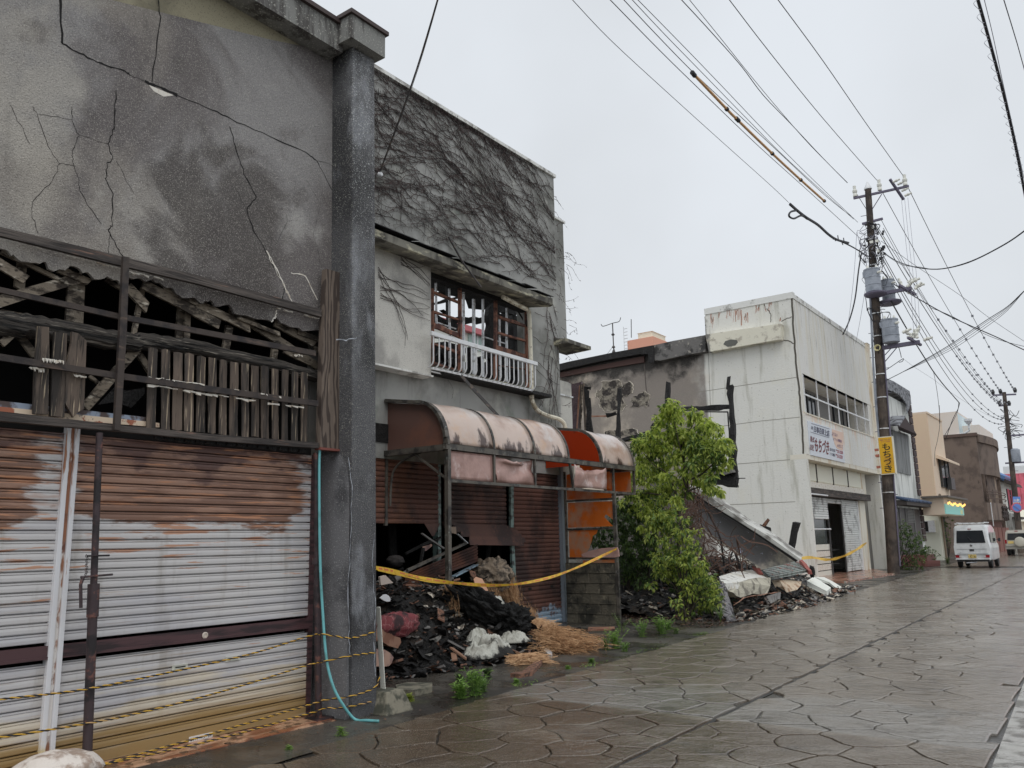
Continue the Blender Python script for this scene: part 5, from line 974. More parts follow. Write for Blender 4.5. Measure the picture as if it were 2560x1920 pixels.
# ================================================================== debris
def mound(name, X0, X1, Y0, Y1, hf, mat, label, cat, step=.06, parent=None):
    nx = int((X1-X0)/step); ny = int((Y1-Y0)/step); vs = []
    for j in range(ny+1):
        for i in range(nx+1):
            x = X0+(X1-X0)*i/nx; y = Y0+(Y1-Y0)*j/ny; h = hf(x, y)
            if h > .01: h += (mnoise.noise(V((x*3, y*3, 1)))*.13+mnoise.noise(V((x*9, y*9, 5)))*.07+mnoise.noise(V((x*22, y*22, 5)))*.035)*min(1, h*3+.15)
            vs.append(V((x, y, max(-.02, h))))
    fs = [(j*(nx+1)+i, j*(nx+1)+i+1, (j+1)*(nx+1)+i+1, (j+1)*(nx+1)+i) for j in range(ny) for i in range(nx) if max(vs[j*(nx+1)+i].z, vs[(j+1)*(nx+1)+i+1].z, vs[j*(nx+1)+i+1].z) > 0]
    return MB().add(vs, fs).build(name, mat, parent, label=label, cat=cat, kind='stuff', recalc=False)
ASH = M('wet_ash', (.014, .013, .012), .55, L=[dict(c=(.05, .046, .042), s=9, lo=.55, hi=.68), dict(c=(.09, .075, .06), s=28, lo=.6, hi=.7, k=.8), dict(c=(.045, .03, .02), s=3, lo=.52, hi=.62, k=.8)], bump=[(30, 1, .04), (90, 1, .01)], rl=dict(s=8, lo=.45, hi=.6, to=.25), spec=.5)
def bump2(x, y, cx, cy, sx, sy, h): return h*math.exp(-((x-cx)/sx)**2-((y-cy)/sy)**2)
def h1(x, y):
    h = bump2(x, y, -8.8, 8.9, .95, 1.6, .9)+bump2(x, y, -8.3, 9.9, .55, .8, .4)+bump2(x, y, -8.1, 8.4, .6, .7, .3)+bump2(x, y, -9.5, 11.3, .9, 1.3, .85)+bump2(x, y, -9.5, 9.4, .8, 1.3, .35)+bump2(x, y, -8.0, 10.6, .5, .6, .35)
    return h-.09
mound('ash_heap', -11.6, -7.0, 6.5, 12.6, h1, ASH, 'heap of wet black ash and cinders spilling from the burnt doorway', 'debris')
def hz(x, y): return max(0, h1(x, y))
rd = random.Random(77)
# scraps too small to pick apart
def scraps(name, n, area, hf, mats, size, label, flat=1, par=None, seed=0):
    r_ = random.Random(seed); mb = MB()
    for i in range(n):
        x, y = area(r_); z = hf(x, y)+.005; s = r_.uniform(*size); l = s*r_.uniform(.6, 2.6); a = r_.uniform(0, 3.14); t_ = r_.uniform(-.5, .5)*flat
        ux = V((math.cos(a), math.sin(a), t_))*l; uy = V((-math.sin(a), math.cos(a), r_.uniform(-.4, .4)*flat))*s; p = V((x, y, z+abs(t_)*l*.6)); th = V((0, 0, s*.25))
        q = [p-ux/2-uy/2, p+ux/2-uy/2*r_.uniform(.4, 1), p+ux/2*r_.uniform(.6, 1)+uy/2, p-ux/2+uy/2]
        mb.prism(q, th, r_.randrange(len(mats)))
    return mb.build(name, mats, par, label=label, cat='scraps', kind='stuff', recalc=False)
SW = M('scrap_pale', al(150, 142, 128), .8, L=[dict(c=al(70, 64, 58), s=20, lo=.45, hi=.6)]); SBR = M('scrap_brown', al(96, 66, 50), .8, L=[dict(c=al(50, 36, 30), s=20, lo=.45, hi=.6)]); SG_ = M('scrap_grey', al(84, 82, 80), .8)
def ar1(r_):
    while True:
        x, y = r_.uniform(-9.8, -6.9), r_.uniform(7.2, 12.0)
        if x < -7.0-.16*abs(y-9): return x, y
scraps('cinder_scraps', 3200, ar1, lambda x, y: hz(x, y)+rd.random()*.05, [CHR, CHR, CHR, CHR, ASH, SG_, SBR, CHR], (.012, .05), 'small charred scraps strewn over the ash heap', seed=1)
scraps('pale_scraps', 220, ar1, hz, [SW, SG_, SBR], (.01, .035), 'small pale and brown scraps lying over the ash heap', seed=2)
scraps('board_fragments', 190, ar1, lambda x, y: hz(x, y)+.02, [CHR, CHR, SBR, SG_, ASH, CHR, M('fragment_tan', al(104, 76, 58), .8)], (.04, .12), 'broken charred board fragments jumbled on the ash heap', 1.3, seed=11)
def rags(name, n, area, hf, mats, size, label, seed):   # bent sheets, cloth and skin scraps
    r_ = random.Random(seed); mb = MB()
    for i in range(n):
        x, y = area(r_); c = V((x, y, hf(x, y)+r_.uniform(.01, .05))); a = r_.uniform(0, 6.28); s = r_.uniform(*size); ux = V((math.cos(a), math.sin(a), r_.uniform(-.3, .5))); uy = V((-math.sin(a), math.cos(a), r_.uniform(-.3, .5))); n_ = V((0, 0, 1)); k = r_.uniform(-.5, .5); m = 4; vs = []
        for p in range(m+1):
            for q in range(m+1): u_, v_ = p/m-.5, q/m-.5; vs.append(c+(ux*u_*r_.uniform(.85, 1.15)*1.6+uy*v_*r_.uniform(.85, 1.15)+n_*(k*(u_*u_*4-v_*v_*2)+r_.uniform(-.09, .09)))*s)
        mb.add(vs, [(p*(m+1)+q, p*(m+1)+q+1, (p+1)*(m+1)+q+1, (p+1)*(m+1)+q) for p in range(m) for q in range(m)], r_.randrange(len(mats)))
    return mb.build(name, mats, label=label, cat='scraps', kind='stuff', recalc=False)
GRC = M('grey_cloth_scrap', al(92, 90, 86), .85, L=[dict(c=al(34, 32, 31), s=9, lo=.45, hi=.6)])
rags('burnt_rags', 230, ar1, hz, [CHR, CHR, CHR, ASH, SBR, GRC, CHR], (.06, .2), 'crumpled burnt sheets and skins all over the ash heap', 21)
rags('grey_rags', 46, lambda r_: (r_.gauss(-8.05, .22), r_.gauss(9.15, .3)), hz, [GRC, GRC, CHR, SW], (.04, .13), 'grey scorched cloth scraps in the middle of the ash heap', 22)
def ar1b(r_): return r_.uniform(-12.5, -9.6), r_.uniform(8.8, 12.4)
rags('doorway_rags', 150, ar1b, lambda x, y: hz(x, y)+.0, [CHR, CHR, ASH, GRC, SBR], (.1, .35), 'burnt sheets and skins filling the room behind the doorway', 23)
rags('rubble_rags', 120, ar2_ := (lambda r_: (r_.uniform(-8.8, -6.5), r_.uniform(16.4, 25))), lambda x, y: max(0, bump2(x, y, -8.9, 19.5, 1.1, 3.4, 1.1)-.1), [CHR, CHR, GRC, SW, SBR], (.08, .25), 'bent charred sheets and skins on the long rubble heap', 24)
for i in range(30):                         # charred sticks one can pick out
    x, y = ar1(rd); z = hz(x, y)+.05; a = rd.uniform(0, 6.28); L_ = rd.uniform(.25, .9); d = V((math.cos(a), math.sin(a), rd.uniform(-.15, .5)))*L_
    p = V((x, y, z)); MB().beam(p-d*.3, p+d*.7, rd.uniform(.02, .05), rd.uniform(.02, .05), jag=.008, rng=rd).build('charred_stick', CHR if rd.random() < .75 else SBR, label='charred stick poking out of the ash heap before the burnt doorway', cat='stick', group='charred sticks in the ash heap')
def tt(x, y, X): return onX('t', x, y, X)
def lumpy(name, c, r, mat, label, cat, amp=.25, fr=4, n1=34, n2=22, seed=0, fold=0, kind=None, tilt=None):
    vs = []
    for j in range(n2+1):
        for i in range(n1):
            th = 2*math.pi*i/n1; ph = math.pi*(j/n2-.5); d = V((math.cos(ph)*math.cos(th), math.cos(ph)*math.sin(th), math.sin(ph))); k = 1+amp*mnoise.noise(d*fr+V((seed, 0, 0)))+amp*.5*mnoise.noise(d*fr*2.7)
            if fold: k += fold*(1-abs(mnoise.noise(V((d.x*2.2, d.y*2.2, d.z*5+seed))))*2)*.5+fold*.5*math.sin(8*d.x+5*mnoise.noise(d*3)+seed)*.5
            p = V((d.x*r[0], d.y*r[1], d.z*r[2]))*k
            if tilt: p = Matrix.Rotation(tilt, 3, 'X') @ p
            vs.append(V(c)+p)
    return MB().add(vs, [(n1*j+i, n1*j+(i+1) % n1, n1*j+n1+(i+1) % n1, n1*j+n1+i) for j in range(n2) for i in range(n1)]).build(name, mat, label=label, cat=cat, smooth=2, kind=kind)
lumpy('charred_mattress', tt(1180, 720, -8.0), (.34, .75, .22), M('burnt_wadding', (.009, .009, .009), .8, L=[dict(c=(.035, .034, .033), s=12, lo=.56, hi=.68)], bump=[(14, 1, .06), (50, 1, .02)]), 'long black burnt mattress sloping down the middle of the ash heap', 'mattress', .36, 4, 110, 70, 2, tilt=-.45)
lumpy('charred_bundle', tt(1560, 830, -7.75), (.28, .3, .22), MATS['burnt_wadding'], 'round black burnt bundle beside the straw', 'bundle', .36, 4, 80, 50, 4)
CL = M('sooty_white_cloth', al(140, 140, 132), .85, L=[dict(c=al(110, 108, 100), s=2.5, lo=.45, hi=.6), dict(c=al(26, 25, 24), s=3.2, lo=.5, hi=.6, b=[('Z', .05, .24, .16, -.1)])], bump=[(10, .8, .03), (40, .4, .01)])
def cloth(name, c, L_, W_, H_, mat, label, cat, seed, rz=0, n=44):
    vs = []; c = V(c)
    for j in range(n+1):
        for i in range(n+1):
            u_, v_ = i/n*2-1, j/n*2-1; rr_ = math.sqrt(u_*u_+v_*v_); rim = 1+.25*mnoise.noise(V((math.atan2(v_, u_)*1.5, seed, 0)))
            q = V((u_*2.2+seed, v_*2.2, seed)); w_ = mnoise.noise(q)*1.0; f_ = (1-abs(2*mnoise.noise(V((u_*2.4+w_, v_*4.5+w_, seed+3)))))*.55+(1-abs(2*mnoise.noise(V((u_*5+w_, v_*4, seed+9)))))*.25
            g_ = .5+.5*math.sin(9*v_+4*u_*w_+5*mnoise.noise(V((u_*1.6, v_*1.6, seed)))+seed); h = H_*max(0, 1-rr_**2.4)**.7*(.45+.4*f_+.42*g_*g_); x = u_*L_*rim*(1+.1*w_); y = v_*W_*rim*(1+.1*f_)
            vs.append(c+V((x*math.cos(rz)-y*math.sin(rz), x*math.sin(rz)+y*math.cos(rz), h)))
    fs = [(j*(n+1)+i, j*(n+1)+i+1, (j+1)*(n+1)+i+1, (j+1)*(n+1)+i) for j in range(n) for i in range(n) if math.hypot((i+.5)/n*2-1, (j+.5)/n*2-1) < 1.02]
    o = MB().add(vs, fs).build(name, mat, label=label, cat=cat, smooth=2, recalc=False); md = o.modifiers.new('t', 'SOLIDIFY'); md.thickness = .006; return o
cloth('white_cloth', onX('t', 1290, 1260, -7.35), .24, .5, .26, CL, 'crumpled sooty white quilt at the front edge of the ash heap', 'quilt', 1.3, .12)
cloth('white_cloth', onX('t', 1150, 1110, -7.7), .16, .3, .2, CL, 'smaller white cloth scrap bunched behind the crumpled quilt', 'cloth', 4.1, .5)
cloth('white_cloth', onX('t', 1590, 1100, -7.5), .13, .24, .16, CL, 'greyish white cloth end lying against the straw', 'cloth', 7.2, -.5)
cloth('white_cloth', onX('t', 1050, 1290, -7.35), .09, .12, .14, CL, 'small knotted white rag left of the crumpled quilt', 'rag', 9.2, .5, 26)
cloth('white_cloth', onX('t', 1370, 640, -8.0), .1, .22, .12, CL, 'white cloth lying on top of the black mattress', 'cloth', 11.2, .3, 30)
cloth('white_cloth', onX('t', 1310, 730, -7.85), .1, .2, .12, M('cream_cloth', al(170, 158, 128), .85, L=[dict(c=al(60, 54, 46), s=8, lo=.5, hi=.6)]), 'cream rag over the edge of the black mattress', 'rag', 13.2, .3, 30)
lumpy('bedding_roll', tt(1310, 300, -8.75), (.3, .33, .27), M('beige_bedding', al(104, 92, 78), .85, L=[dict(c=al(52, 46, 40), s=7, lo=.45, hi=.6)], bump=[(12, 1, .04)]), 'grey beige folded bedding piled inside the burnt doorway', 'bedding', .2, 3, 60, 40, 6, fold=.35)
PTC = M('red_quilt', al(92, 36, 40), .8, L=[dict(t='v', edge=1, c=al(120, 78, 76), s=9, lo=.06, hi=.0, k=.7), dict(c=al(40, 24, 26), s=5, lo=.52, hi=.64)], bump=[(8, .5, .03)])
lumpy('red_quilt', tt(150, 890, -7.85), (.16, .4, .16), PTC, 'red patterned quilt at the left of the ash heap', 'quilt', .18, 3, 40, 24, 8)
def slabp(name, pts, X, th, mat, label, cat, t='t', bev=.004, dx=None):
    P_ = [onX(t, x, y, X+(0 if dx is None else dx[i])) for i, (x, y) in enumerate(pts)]; return MB().prism(P_, (-th, 0, 0)).build(name, mat, label=label, cat=cat, bev=bev)
TAN = M('tan_board', al(112, 80, 62), .75, L=[dict(c=al(96, 62, 46), s=5, lo=.45, hi=.6), dict(c=al(30, 26, 24), s=4, lo=.6, hi=.68)]); PINKC = M('pinkish_foam', al(136, 106, 90), .8, L=[dict(c=al(96, 76, 74), s=4, lo=.5, hi=.62)])
slabp('cushion', [(0,960),(60,985),(110,1035),(190,1060),(200,1100),(165,1160),(60,1130),(0,1090),(-120,1060),(-120,950)], -7.75, .1, TAN, 'scorched tan cushion under the red quilt', 'cushion', bev=.015)
slabp('cushion', [(0,1205),(70,1245),(105,1290),(90,1340),(60,1375),(0,1385),(-100,1380),(-100,1200)], -7.6, .1, PINKC, 'pale pinkish cushion low at the left end of the ash heap', 'cushion', bev=.015)
slabp('white_tray', [(455,990),(578,1000),(574,1068),(440,1050)], -7.75, .05, WAL, 'white plastic tray on the charred scraps', 'tray', dx=[-.1, -.1, 0, 0])
slabp('cardboard', [(1100,335),(1125,305),(1200,330),(1235,400),(1280,490),(1260,505),(1190,430),(1110,380)], -8.3, .01, M('cardboard_tan', al(196, 138, 96), .8), 'curled tan cardboard piece stuck upright above the black mattress', 'cardboard')
slabp('cardboard', [(1045,225),(1110,240),(1125,290),(1090,310),(1060,280)], -8.4, .01, SBR, 'small red brown board scrap left of the bedding', 'board')
slabp('plywood_piece', [(585,610),(650,565),(720,530),(760,640),(782,840),(700,850),(640,720)], -8.3, .02, M('rusty_board', al(112, 72, 50), .8, L=[dict(c=al(60, 42, 34), s=6, lo=.45, hi=.6)]), 'rust brown board standing behind the awning post', 'board', dx=[-.2, -.2, -.2, 0, 0, 0, 0])
slabp('plate', [(0,525),(30,520),(60,540),(80,575),(75,598),(40,602),(0,590),(-40,560)], -8.2, .02, WAL, 'white plate on the ash heap at its left end', 'plate')
slabp('crate_lid', [(60,1340),(130,1320),(232,1420),(70,1450)], -8.3, .03, M('lid_grey', al(140, 128, 118), .7), 'pale broken crate lid behind the caution tape', 'lid', 'u')
slabp('board', [(700,1060),(830,1170),(850,1250),(700,1190),(650,1090)], -7.55, .02, SBR, 'splintered brown board left of the crumpled quilt', 'board', dx=[-.2,-.1,0,0,-.1])
slabp('board', [(510,1100),(620,1110),(660,1180),(600,1200),(500,1150)], -7.6, .02, M('olive_board', al(78, 66, 50), .8), 'warped olive brown board in the middle of the ash heap', 'board', dx=[-.2,-.1,0,0,-.1])
slabp('board', [(310,1020),(430,1020),(470,1070),(400,1110),(320,1070)], -7.7, .02, SBR, 'flat dark red board below the white tray', 'board', dx=[-.2,-.1,0,0,-.1])
def flat(name, pts, th, mat, label, cat, t='t', z=.0): return MB().prism([onZ(t, x, y, z) for x, y in pts], (0, 0, th)).build(name, mat, label=label, cat=cat)
flat('roof_tile_piece', [(405,1412),(440,1396),(520,1398),(568,1420),(560,1440),(470,1446),(420,1438)], .03, M('orange_clay', al(190, 108, 52), .5), 'orange clay fragment on the wet ground', 'fragment')
flat('board', [(180,1560),(250,1500),(420,1450),(520,1452),(470,1500),(340,1560)], .012, M('maroon_board', al(66, 44, 38), .6), 'dark maroon board lying flat in front of the ash heap', 'board')
flat('paper', [(815,1558),(900,1552),(945,1575),(860,1600)], .004, WAL, 'white paper scrap beside the green weeds', 'paper')
flat('stone_slab', [(245,1185),(330,1165),(500,1168),(500,1195),(380,1225),(255,1215)], .07, MATS['foot_concrete'], 'low concrete slab near the boundary stake', 'slab', 'g')
flat('timber', [(1040,1088),(1120,1075),(1215,1000),(1260,968),(1262,1000),(1190,1080),(1100,1095)], .05, SBR, 'curved dark brown timber at the foot of the straw', 'timber', 'g')
flat('timber', [(1575,770),(1580,755),(1760,752),(1762,768)], .04, TAN, 'orange brown timber strip at the foot of the block pier', 'timber', 'g')
flat('pipe_piece', [(1270,920),(1300,905),(1330,940),(1325,958),(1300,950)], .05, ALU, 'short dull metal tube in the straw', 'tube', 'g')
# straw
STW = M('straw', al(150, 112, 66), .8, rnd=.0, L=[dict(c=al(112, 78, 44), s=14, lo=.42, hi=.6), dict(c=al(190, 154, 98), s=30, lo=.55, hi=.7)])
def straw(c, d, L_, n, spread, w, label, seed, hgt=.2):
    r_ = random.Random(seed); mb = MB(); c = V(c); d = V(d).normalized(); s_ = d.cross(V((0, 0, 1))).normalized()
    for i in range(n):
        o = s_*r_.gauss(0, w)+d*r_.uniform(-.5, .55)*L_; e = abs(r_.gauss(0, 1)); z = max(.006, hgt*math.exp(-(o.length/(w*2.2+L_*.35))**2)*r_.random())
        p = c+V((o.x, o.y, z)); a = (d+s_*r_.gauss(0, spread)+V((0, 0, r_.gauss(0, .12)))).normalized()*r_.uniform(.18, .46)
        q0, q1, q2 = p-a/2, p+V((0, 0, .012)), p+a/2; 
        for q in (q0, q1, q2): q.z = max(q.z, .004)+0
        mb.tube([q0, q1, q2], r_.uniform(.002, .0042), 3, cap=False)
    return mb.build('straw', STW, label=label, cat='straw', kind='stuff', recalc=False)
c1 = onZ('g', 1330, 880, .0); c2 = onZ('g', 1560, 935, 0)
straw(c1, (c2-c1), 1.5, 2300, .42, .24, 'fan of golden brown straw spread over the wet ground', 1, .3)
straw(onZ('g', 1200, 850, 0)+V((-.1, 0, .12)), V((.2, 1, 0)), .7, 1300, .7, .2, 'tangled straw heap behind the white quilt', 2, .25)
straw(onZ('g', 1170, 990, 0), V((.5, .5, 0)), .3, 350, .5, .09, 'small tuft of straw nearest the road', 3, .12)
def hang(pts, n, w, label, seed, X):
    r_ = random.Random(seed); mb = MB(); P_ = [onX('t', x, y, X) for x, y in pts]
    for i in range(n):
        u_ = r_.random()*(len(P_)-1); k = int(u_); p = P_[k].lerp(P_[min(k+1, len(P_)-1)], u_-k)+V((r_.gauss(0, .06), r_.gauss(0, w), r_.gauss(0, .03))); a = V((r_.gauss(0, .25)+.2, r_.gauss(0, .3), -1)).normalized()*r_.uniform(.12, .32)
        mb.tube([p-a*.5, p+V((.01, 0, 0)), p+a*.5], .0022, 3, cap=False)
    return mb.build('straw', STW, label=label, cat='straw', kind='stuff', recalc=False)
hang([(1430,330),(1500,420),(1540,560),(1560,640)], 900, .1, 'thatch of straw hanging beside the burnt shutter', 4, -8.75); hang([(1200,470),(1330,500),(1420,470)], 250, .08, 'loose straw strands below the grey bedding', 5, -8.6); hang([(1700,740),(1760,820),(1800,900)], 600, .1, 'straw banked against the rusty shutter foot', 6, -8.6); hang([(800,480),(820,620),(830,720)], 130, .02, 'frayed straw tied round the awning post', 7, -8.05)
# fallen shutter leaning in the doorway
fs_ = thing('fallen_shutter', onX('u', 850, 1350, -8.75), 'fallen rust red roller shutter leaning diagonally across the doorway', 'shutter')
A0, A1, B0_, B1_ = onX('u', 430, 1300, -8.6), onX('u', 1400, 885, -9.0), onX('u', 350, 1530, -8.5), onX('u', 1400, 1135, -8.85)
for k in range(6):
    p = A0.lerp(B0_, k/6); q = A1.lerp(B1_, k/6); p2 = A0.lerp(B0_, (k+.93)/6); q2_ = A1.lerp(B1_, (k+.93)/6); mb = MB(); nn = V((.03, -.01, .02))
    mb.add([p, q, q2_, p2, p.lerp(p2, .5)+nn, q.lerp(q2_, .5)+nn], [(0, 1, 5, 4), (4, 5, 2, 3), (0, 3, 2, 1), (0, 4, 3), (1, 2, 5)]); mb.build('slat', BSH, fs_)
BLU = M('weathered_blue', al(100, 120, 132), .6, L=[dict(c=al(60, 54, 54), s=9, lo=.48, hi=.6)])
MB().beam(onX('u', 380, 1600, -8.5), onX('u', 640, 1500, -8.55), .02, .09, (1, 0, 0)).build('edge_strip', BLU, fs_); MB().beam(onX('u', 1070, 1335, -8.7), onX('u', 1385, 1170, -8.85), .02, .1, (1, 0, 0)).build('edge_strip', BLU, fs_); MB().beam(A0+V((0, 0, .05)), A1+V((0, -.3, .02)), .04, .04).build('rail', AF, fs_)
for i, (a, b_, w_, X, mt, lb) in enumerate([((620,745),(915,940),26,-9.0,SG_,'pale grey batten slanting inside the doorway'),((400,1015),(720,850),30,-9.3,CHR,'upper charred rafter slanting inside the doorway'),((400,1020),(880,790),26,-9.4,CHR,'longer charred rafter crossing behind the batten'),((640,940),(590,1200),30,-9.0,CHR,'ragged black upright behind the fallen shutter'),((1110,750),(1250,870),10,-9.2,ALU,'thin bent metal rod hanging in the doorway'),((800,1000),(790,1300),90,-9.9,CHR,'broad black post deep inside the doorway'),((200,530),(230,1100),120,-10.4,CHR,'wide charred post at the left inside the doorway'),((1560,880),(1500,1250),70,-9.9,CHR,'charred post right of the fallen shutter'),((1700,880),(1690,1250),60,-9.9,CHR,'second charred post right of the fallen shutter')]):
    o = bar(MB(), 'u', a, b_, w_, X, .04, jag=.012, rng=rd).build('burnt_timber', mt, label=lb, cat='timber')
lumpy('scorched_rag', onX('u', 270, 1120, -9.4), (.13, .13, .09), M('grey_rag', al(40, 37, 36), .9), 'dull grey scorched rag on the heap inside the doorway', 'rag', .3, 4, 24, 16, 3)
slabp('torn_sheet', [(650,925),(770,890),(775,910),(690,980),(655,965)], -9.1, .01, PINKC, 'pale pink torn sheet caught on the rafters inside the doorway', 'sheet', 'u'); slabp('torn_sheet', [(1030,650),(1105,650),(1112,745),(1020,720)], -9.3, .01, M('tan_sheet', al(120, 104, 90), .8), 'grey tan cloth scrap hanging beside the awning post', 'cloth', 'u')
# ---------------------------------------------------------------- collapse in front of the white office
def h2(x, y): return bump2(x, y, -8.9, 19.5, 1.1, 3.4, 1.1)+bump2(x, y, -8.9, 24.5, 1.1, 3.5, .75)+bump2(x, y, -7.5, 18.2, .6, 1.3, .3)-.12
mound('rubble_heap', -11.8, -6.3, 15.6, 30.0, h2, ASH, 'long heap of charred rubble in front of the scorched white wall', 'debris', .1)
def ar2(r_):
    while True:
        x, y = r_.uniform(-9.5, -6.1), r_.uniform(15.6, 28)
        if x < -6.2-.13*max(0, abs(y-18.5)-2.5): return x, y
def hz2(x, y): return max(0, h2(x, y))
RUB = M('rubble_grey', al(118, 112, 102), .8, L=[dict(c=al(50, 48, 46), s=12, lo=.45, hi=.6)])
scraps('rubble_scraps', 3000, ar2, hz2, [CHR, CHR, RUB, SW, SG_, SBR, CHR, SG_], (.02, .085), 'small broken concrete and charred wood in front of the rubble heap', seed=5)
GS = M('fallen_parapet', al(84, 84, 86), .85, L=[dict(c=al(88, 88, 90), s=.8, lo=.42, hi=.6), dict(c=al(150, 146, 136), s=1.2, lo=.52, hi=.66, b=[('Z', .8, 1.7, .12, -.15)]), dict(c=al(184, 194, 220), s=9, lo=.66, hi=.69)], bump=[(30, .5, .01)])
fp = thing('fallen_parapet', onX('i', 1160, 940, -7.45), 'long grey concrete parapet slab collapsed at a slant against the rubble', 'slab')
def Y20(x, y, Y=20.0): return onY('i', x, y, Y)
fpts = [(655,345),(705,395),(850,500),(1000,590),(1170,690),(1465,880),(1470,905),(1180,958),(1150,930),(985,815),(770,668),(735,615),(715,500),(640,400)]
MB().prism([Y20(x, y, 19.6+(x-700)*.0007) for x, y in [(700,405),(850,500),(1000,592),(1170,700),(1440,895),(1185,958),(1150,930),(985,815),(770,668),(735,615),(715,500)]], (-.1, .3, .05)).build('face', GS, fp)
MB().prism([Y20(x, y, 19.5) for x, y in [(655,340),(720,355),(870,460),(1090,620),(1230,700),(1480,880),(1440,900),(1170,700),(1000,592),(850,500),(700,405)]], (-.1, .5, .1)).build('coping', M('fallen_coping', al(140, 140, 136), .85, L=[dict(c=al(86, 84, 80), s=2, lo=.45, hi=.6)], bump=[(30, .4, .01)]), fp)
MB().prism([Y20(x, y, 19.45) for x, y in [(700,402),(850,497),(1000,589),(1170,697),(1455,888),(1440,900),(1168,710),(998,600),(848,508),(700,415)]], (0, .04, 0)).build('groove', BLK, fp)
MB().prism([Y20(x, y, 19.45) for x, y in [(735,615),(770,668),(985,815),(1150,930),(1160,945),(980,826),(765,678),(728,618)]], (0, .1, 0)).build('edge', RUB, fp)
slp = M('lilac_paint', al(176, 188, 220), .7)
MB().prism([Y20(x, y, 19.48) for x, y in [(1025,798),(1035,797),(1046,815),(1047,835),(1040,842),(1028,822)]], (0, .03, 0)).build('paint_patch', slp, fp)
cg = thing('corrugated_sheet', onX('x', 1200, 520, -7.2), 'rusty ribbed metal roofing sheet at the foot of the fallen parapet', 'roofing')
a0, a1_, b0_, b1_ = onX('x', 1045, 385, -7.7), onX('x', 1560, 300, -7.7), onX('x', 1190, 525, -7.2), onX('x', 1690, 425, -7.1)
CGM = M('ribbed_metal', al(98, 104, 100), .5, L=[dict(c=al(120, 66, 54), s=3, lo=.56, hi=.62), dict(c=al(56, 52, 50), s=6, lo=.5, hi=.64)])
for k in range(7):
    u0, u1 = k/7, (k+.55)/7; p, q, p2, q2_ = a0.lerp(b0_, u0), a1_.lerp(b1_, u0), a0.lerp(b0_, u1), a1_.lerp(b1_, u1); n_u = V((.02, -.01, .05))
    MB().add([p, q, q2_, p2, p+n_u, q+n_u, q2_+n_u, p2+n_u], [(0, 1, 5, 4), (1, 2, 6, 5), (2, 3, 7, 6), (3, 0, 4, 7), (4, 5, 6, 7)]).build('rib', CGM, cg)
MB().add([a0, a1_, b1_, b0_], [(0, 1, 2, 3)]).build('sheet', CGM, cg)
MB().beam(onX('x', 1590, 275, -7.5), onX('x', 1710, 430, -7.0), .1, .1, jag=.02, rng=rd).build('edge_flashing', M('maroon_flash', al(112, 54, 46), .6), cg); MB().beam(onX('x', 985, 350, -7.6), onX('x', 1060, 435, -7.3), .12, .1, jag=.02, rng=rd).build('edge_flashing', MATS['maroon_flash'], cg)
lumpy('burnt_knot', onX('x', 1740, 415, -7.1), (.07, .12, .14), CHR, 'black burnt knot at the right end of the ribbed roofing', 'knot', .5, 4, 20, 14, 5)
def chunk(name, top, bot, X, dX, mat, label, cat='concrete', t='x', par=None):   # a thick block: front face on X, top face running back
    F_ = [onX(t, x, y, X) for x, y in bot]; T_ = [onX(t, x, y, X-dX) for x, y in top]
    return MB().prism(F_, (-dX, .0, 0)).build(name, mat, par, label=label, cat=cat, bev=.015)
WC = M('white_concrete', al(168, 167, 162), .85, L=[dict(c=al(140, 132, 112), s=2.2, lo=.5, hi=.64), dict(c=al(80, 76, 70), s=5, lo=.56, hi=.66, k=.8)], bump=[(16, .8, .02)])
ck = thing('concrete_chunk', onX('x', 900, 760, -6.95), 'big cracked white concrete block with beige underside at the front of the rubble', 'concrete')
P = lambda x, y, X: onX('x', x, y, X)
tf = [P(520,480,-7.45), P(700,425,-7.6), P(950,395,-7.7), P(1135,492,-7.15), P(1020,495,-7.1), P(905,520,-7.05), P(780,555,-7.0), P(560,575,-7.0)]
MB().prism(tf, (0, 0, -.07)).build('top_face', WC, ck, bev=.01)
ff = [P(575,575,-7.02), P(780,556,-7.0), P(905,522,-7.03), P(1020,497,-7.08), P(1190,500,-7.02), P(1185,600,-6.98), P(1150,690,-6.98), P(1100,720,-7.0), P(960,700,-6.98), P(800,752,-6.95), P(740,730,-6.95), P(690,690,-6.95), P(620,660,-7.0)]
BGC = M('beige_concrete', al(140, 136, 122), .85, L=[dict(c=al(92, 88, 80), s=3, lo=.5, hi=.62)], bump=[(16, .9, .02)])
MB().prism(ff, (-.35, .05, -.02)).build('front_face', BGC, ck, bev=.01)
MB().prism([p+V((.02, -.01, 0)) for p in [P(575,578,-7.0), P(760,560,-6.98), P(775,600,-6.97), P(750,645,-6.97), P(620,655,-7.0)]], (-.02, 0, 0)).build('broken_skin', WC, ck)
ck2 = [P(1320,540,-7.2), P(1400,530,-7.25), P(1590,548,-7.2), P(1585,590,-7.1), P(1530,650,-7.0), P(1400,680,-7.0), P(1360,620,-7.05)]
MB().prism(ck2, (-.2, 0, 0)).build('foam_board', M('beige_foam', al(150, 134, 112), .8, L=[dict(c=al(120, 92, 68), s=5, lo=.5, hi=.62)], bump=[(8, .8, .04)]), label='sagging beige foam sheet under the ribbed roofing', cat='foam', bev=.02)
WB = M('white_board', al(204, 206, 198), .7, L=[dict(c=al(150, 146, 136), s=4, lo=.55, hi=.68)])
def panel3(name, pts, th, mat, label, cat): return MB().prism([P(*p) for p in pts], th).build(name, mat, label=label, cat=cat, bev=.008)
panel3('insulation_board', [(1670,540,-7.3), (1765,485,-7.5), (1985,625,-6.9), (1930,672,-6.8)], (0, 0, -.13), WB, 'thick white insulation panel lying aslant at the right of the rubble', 'panel')
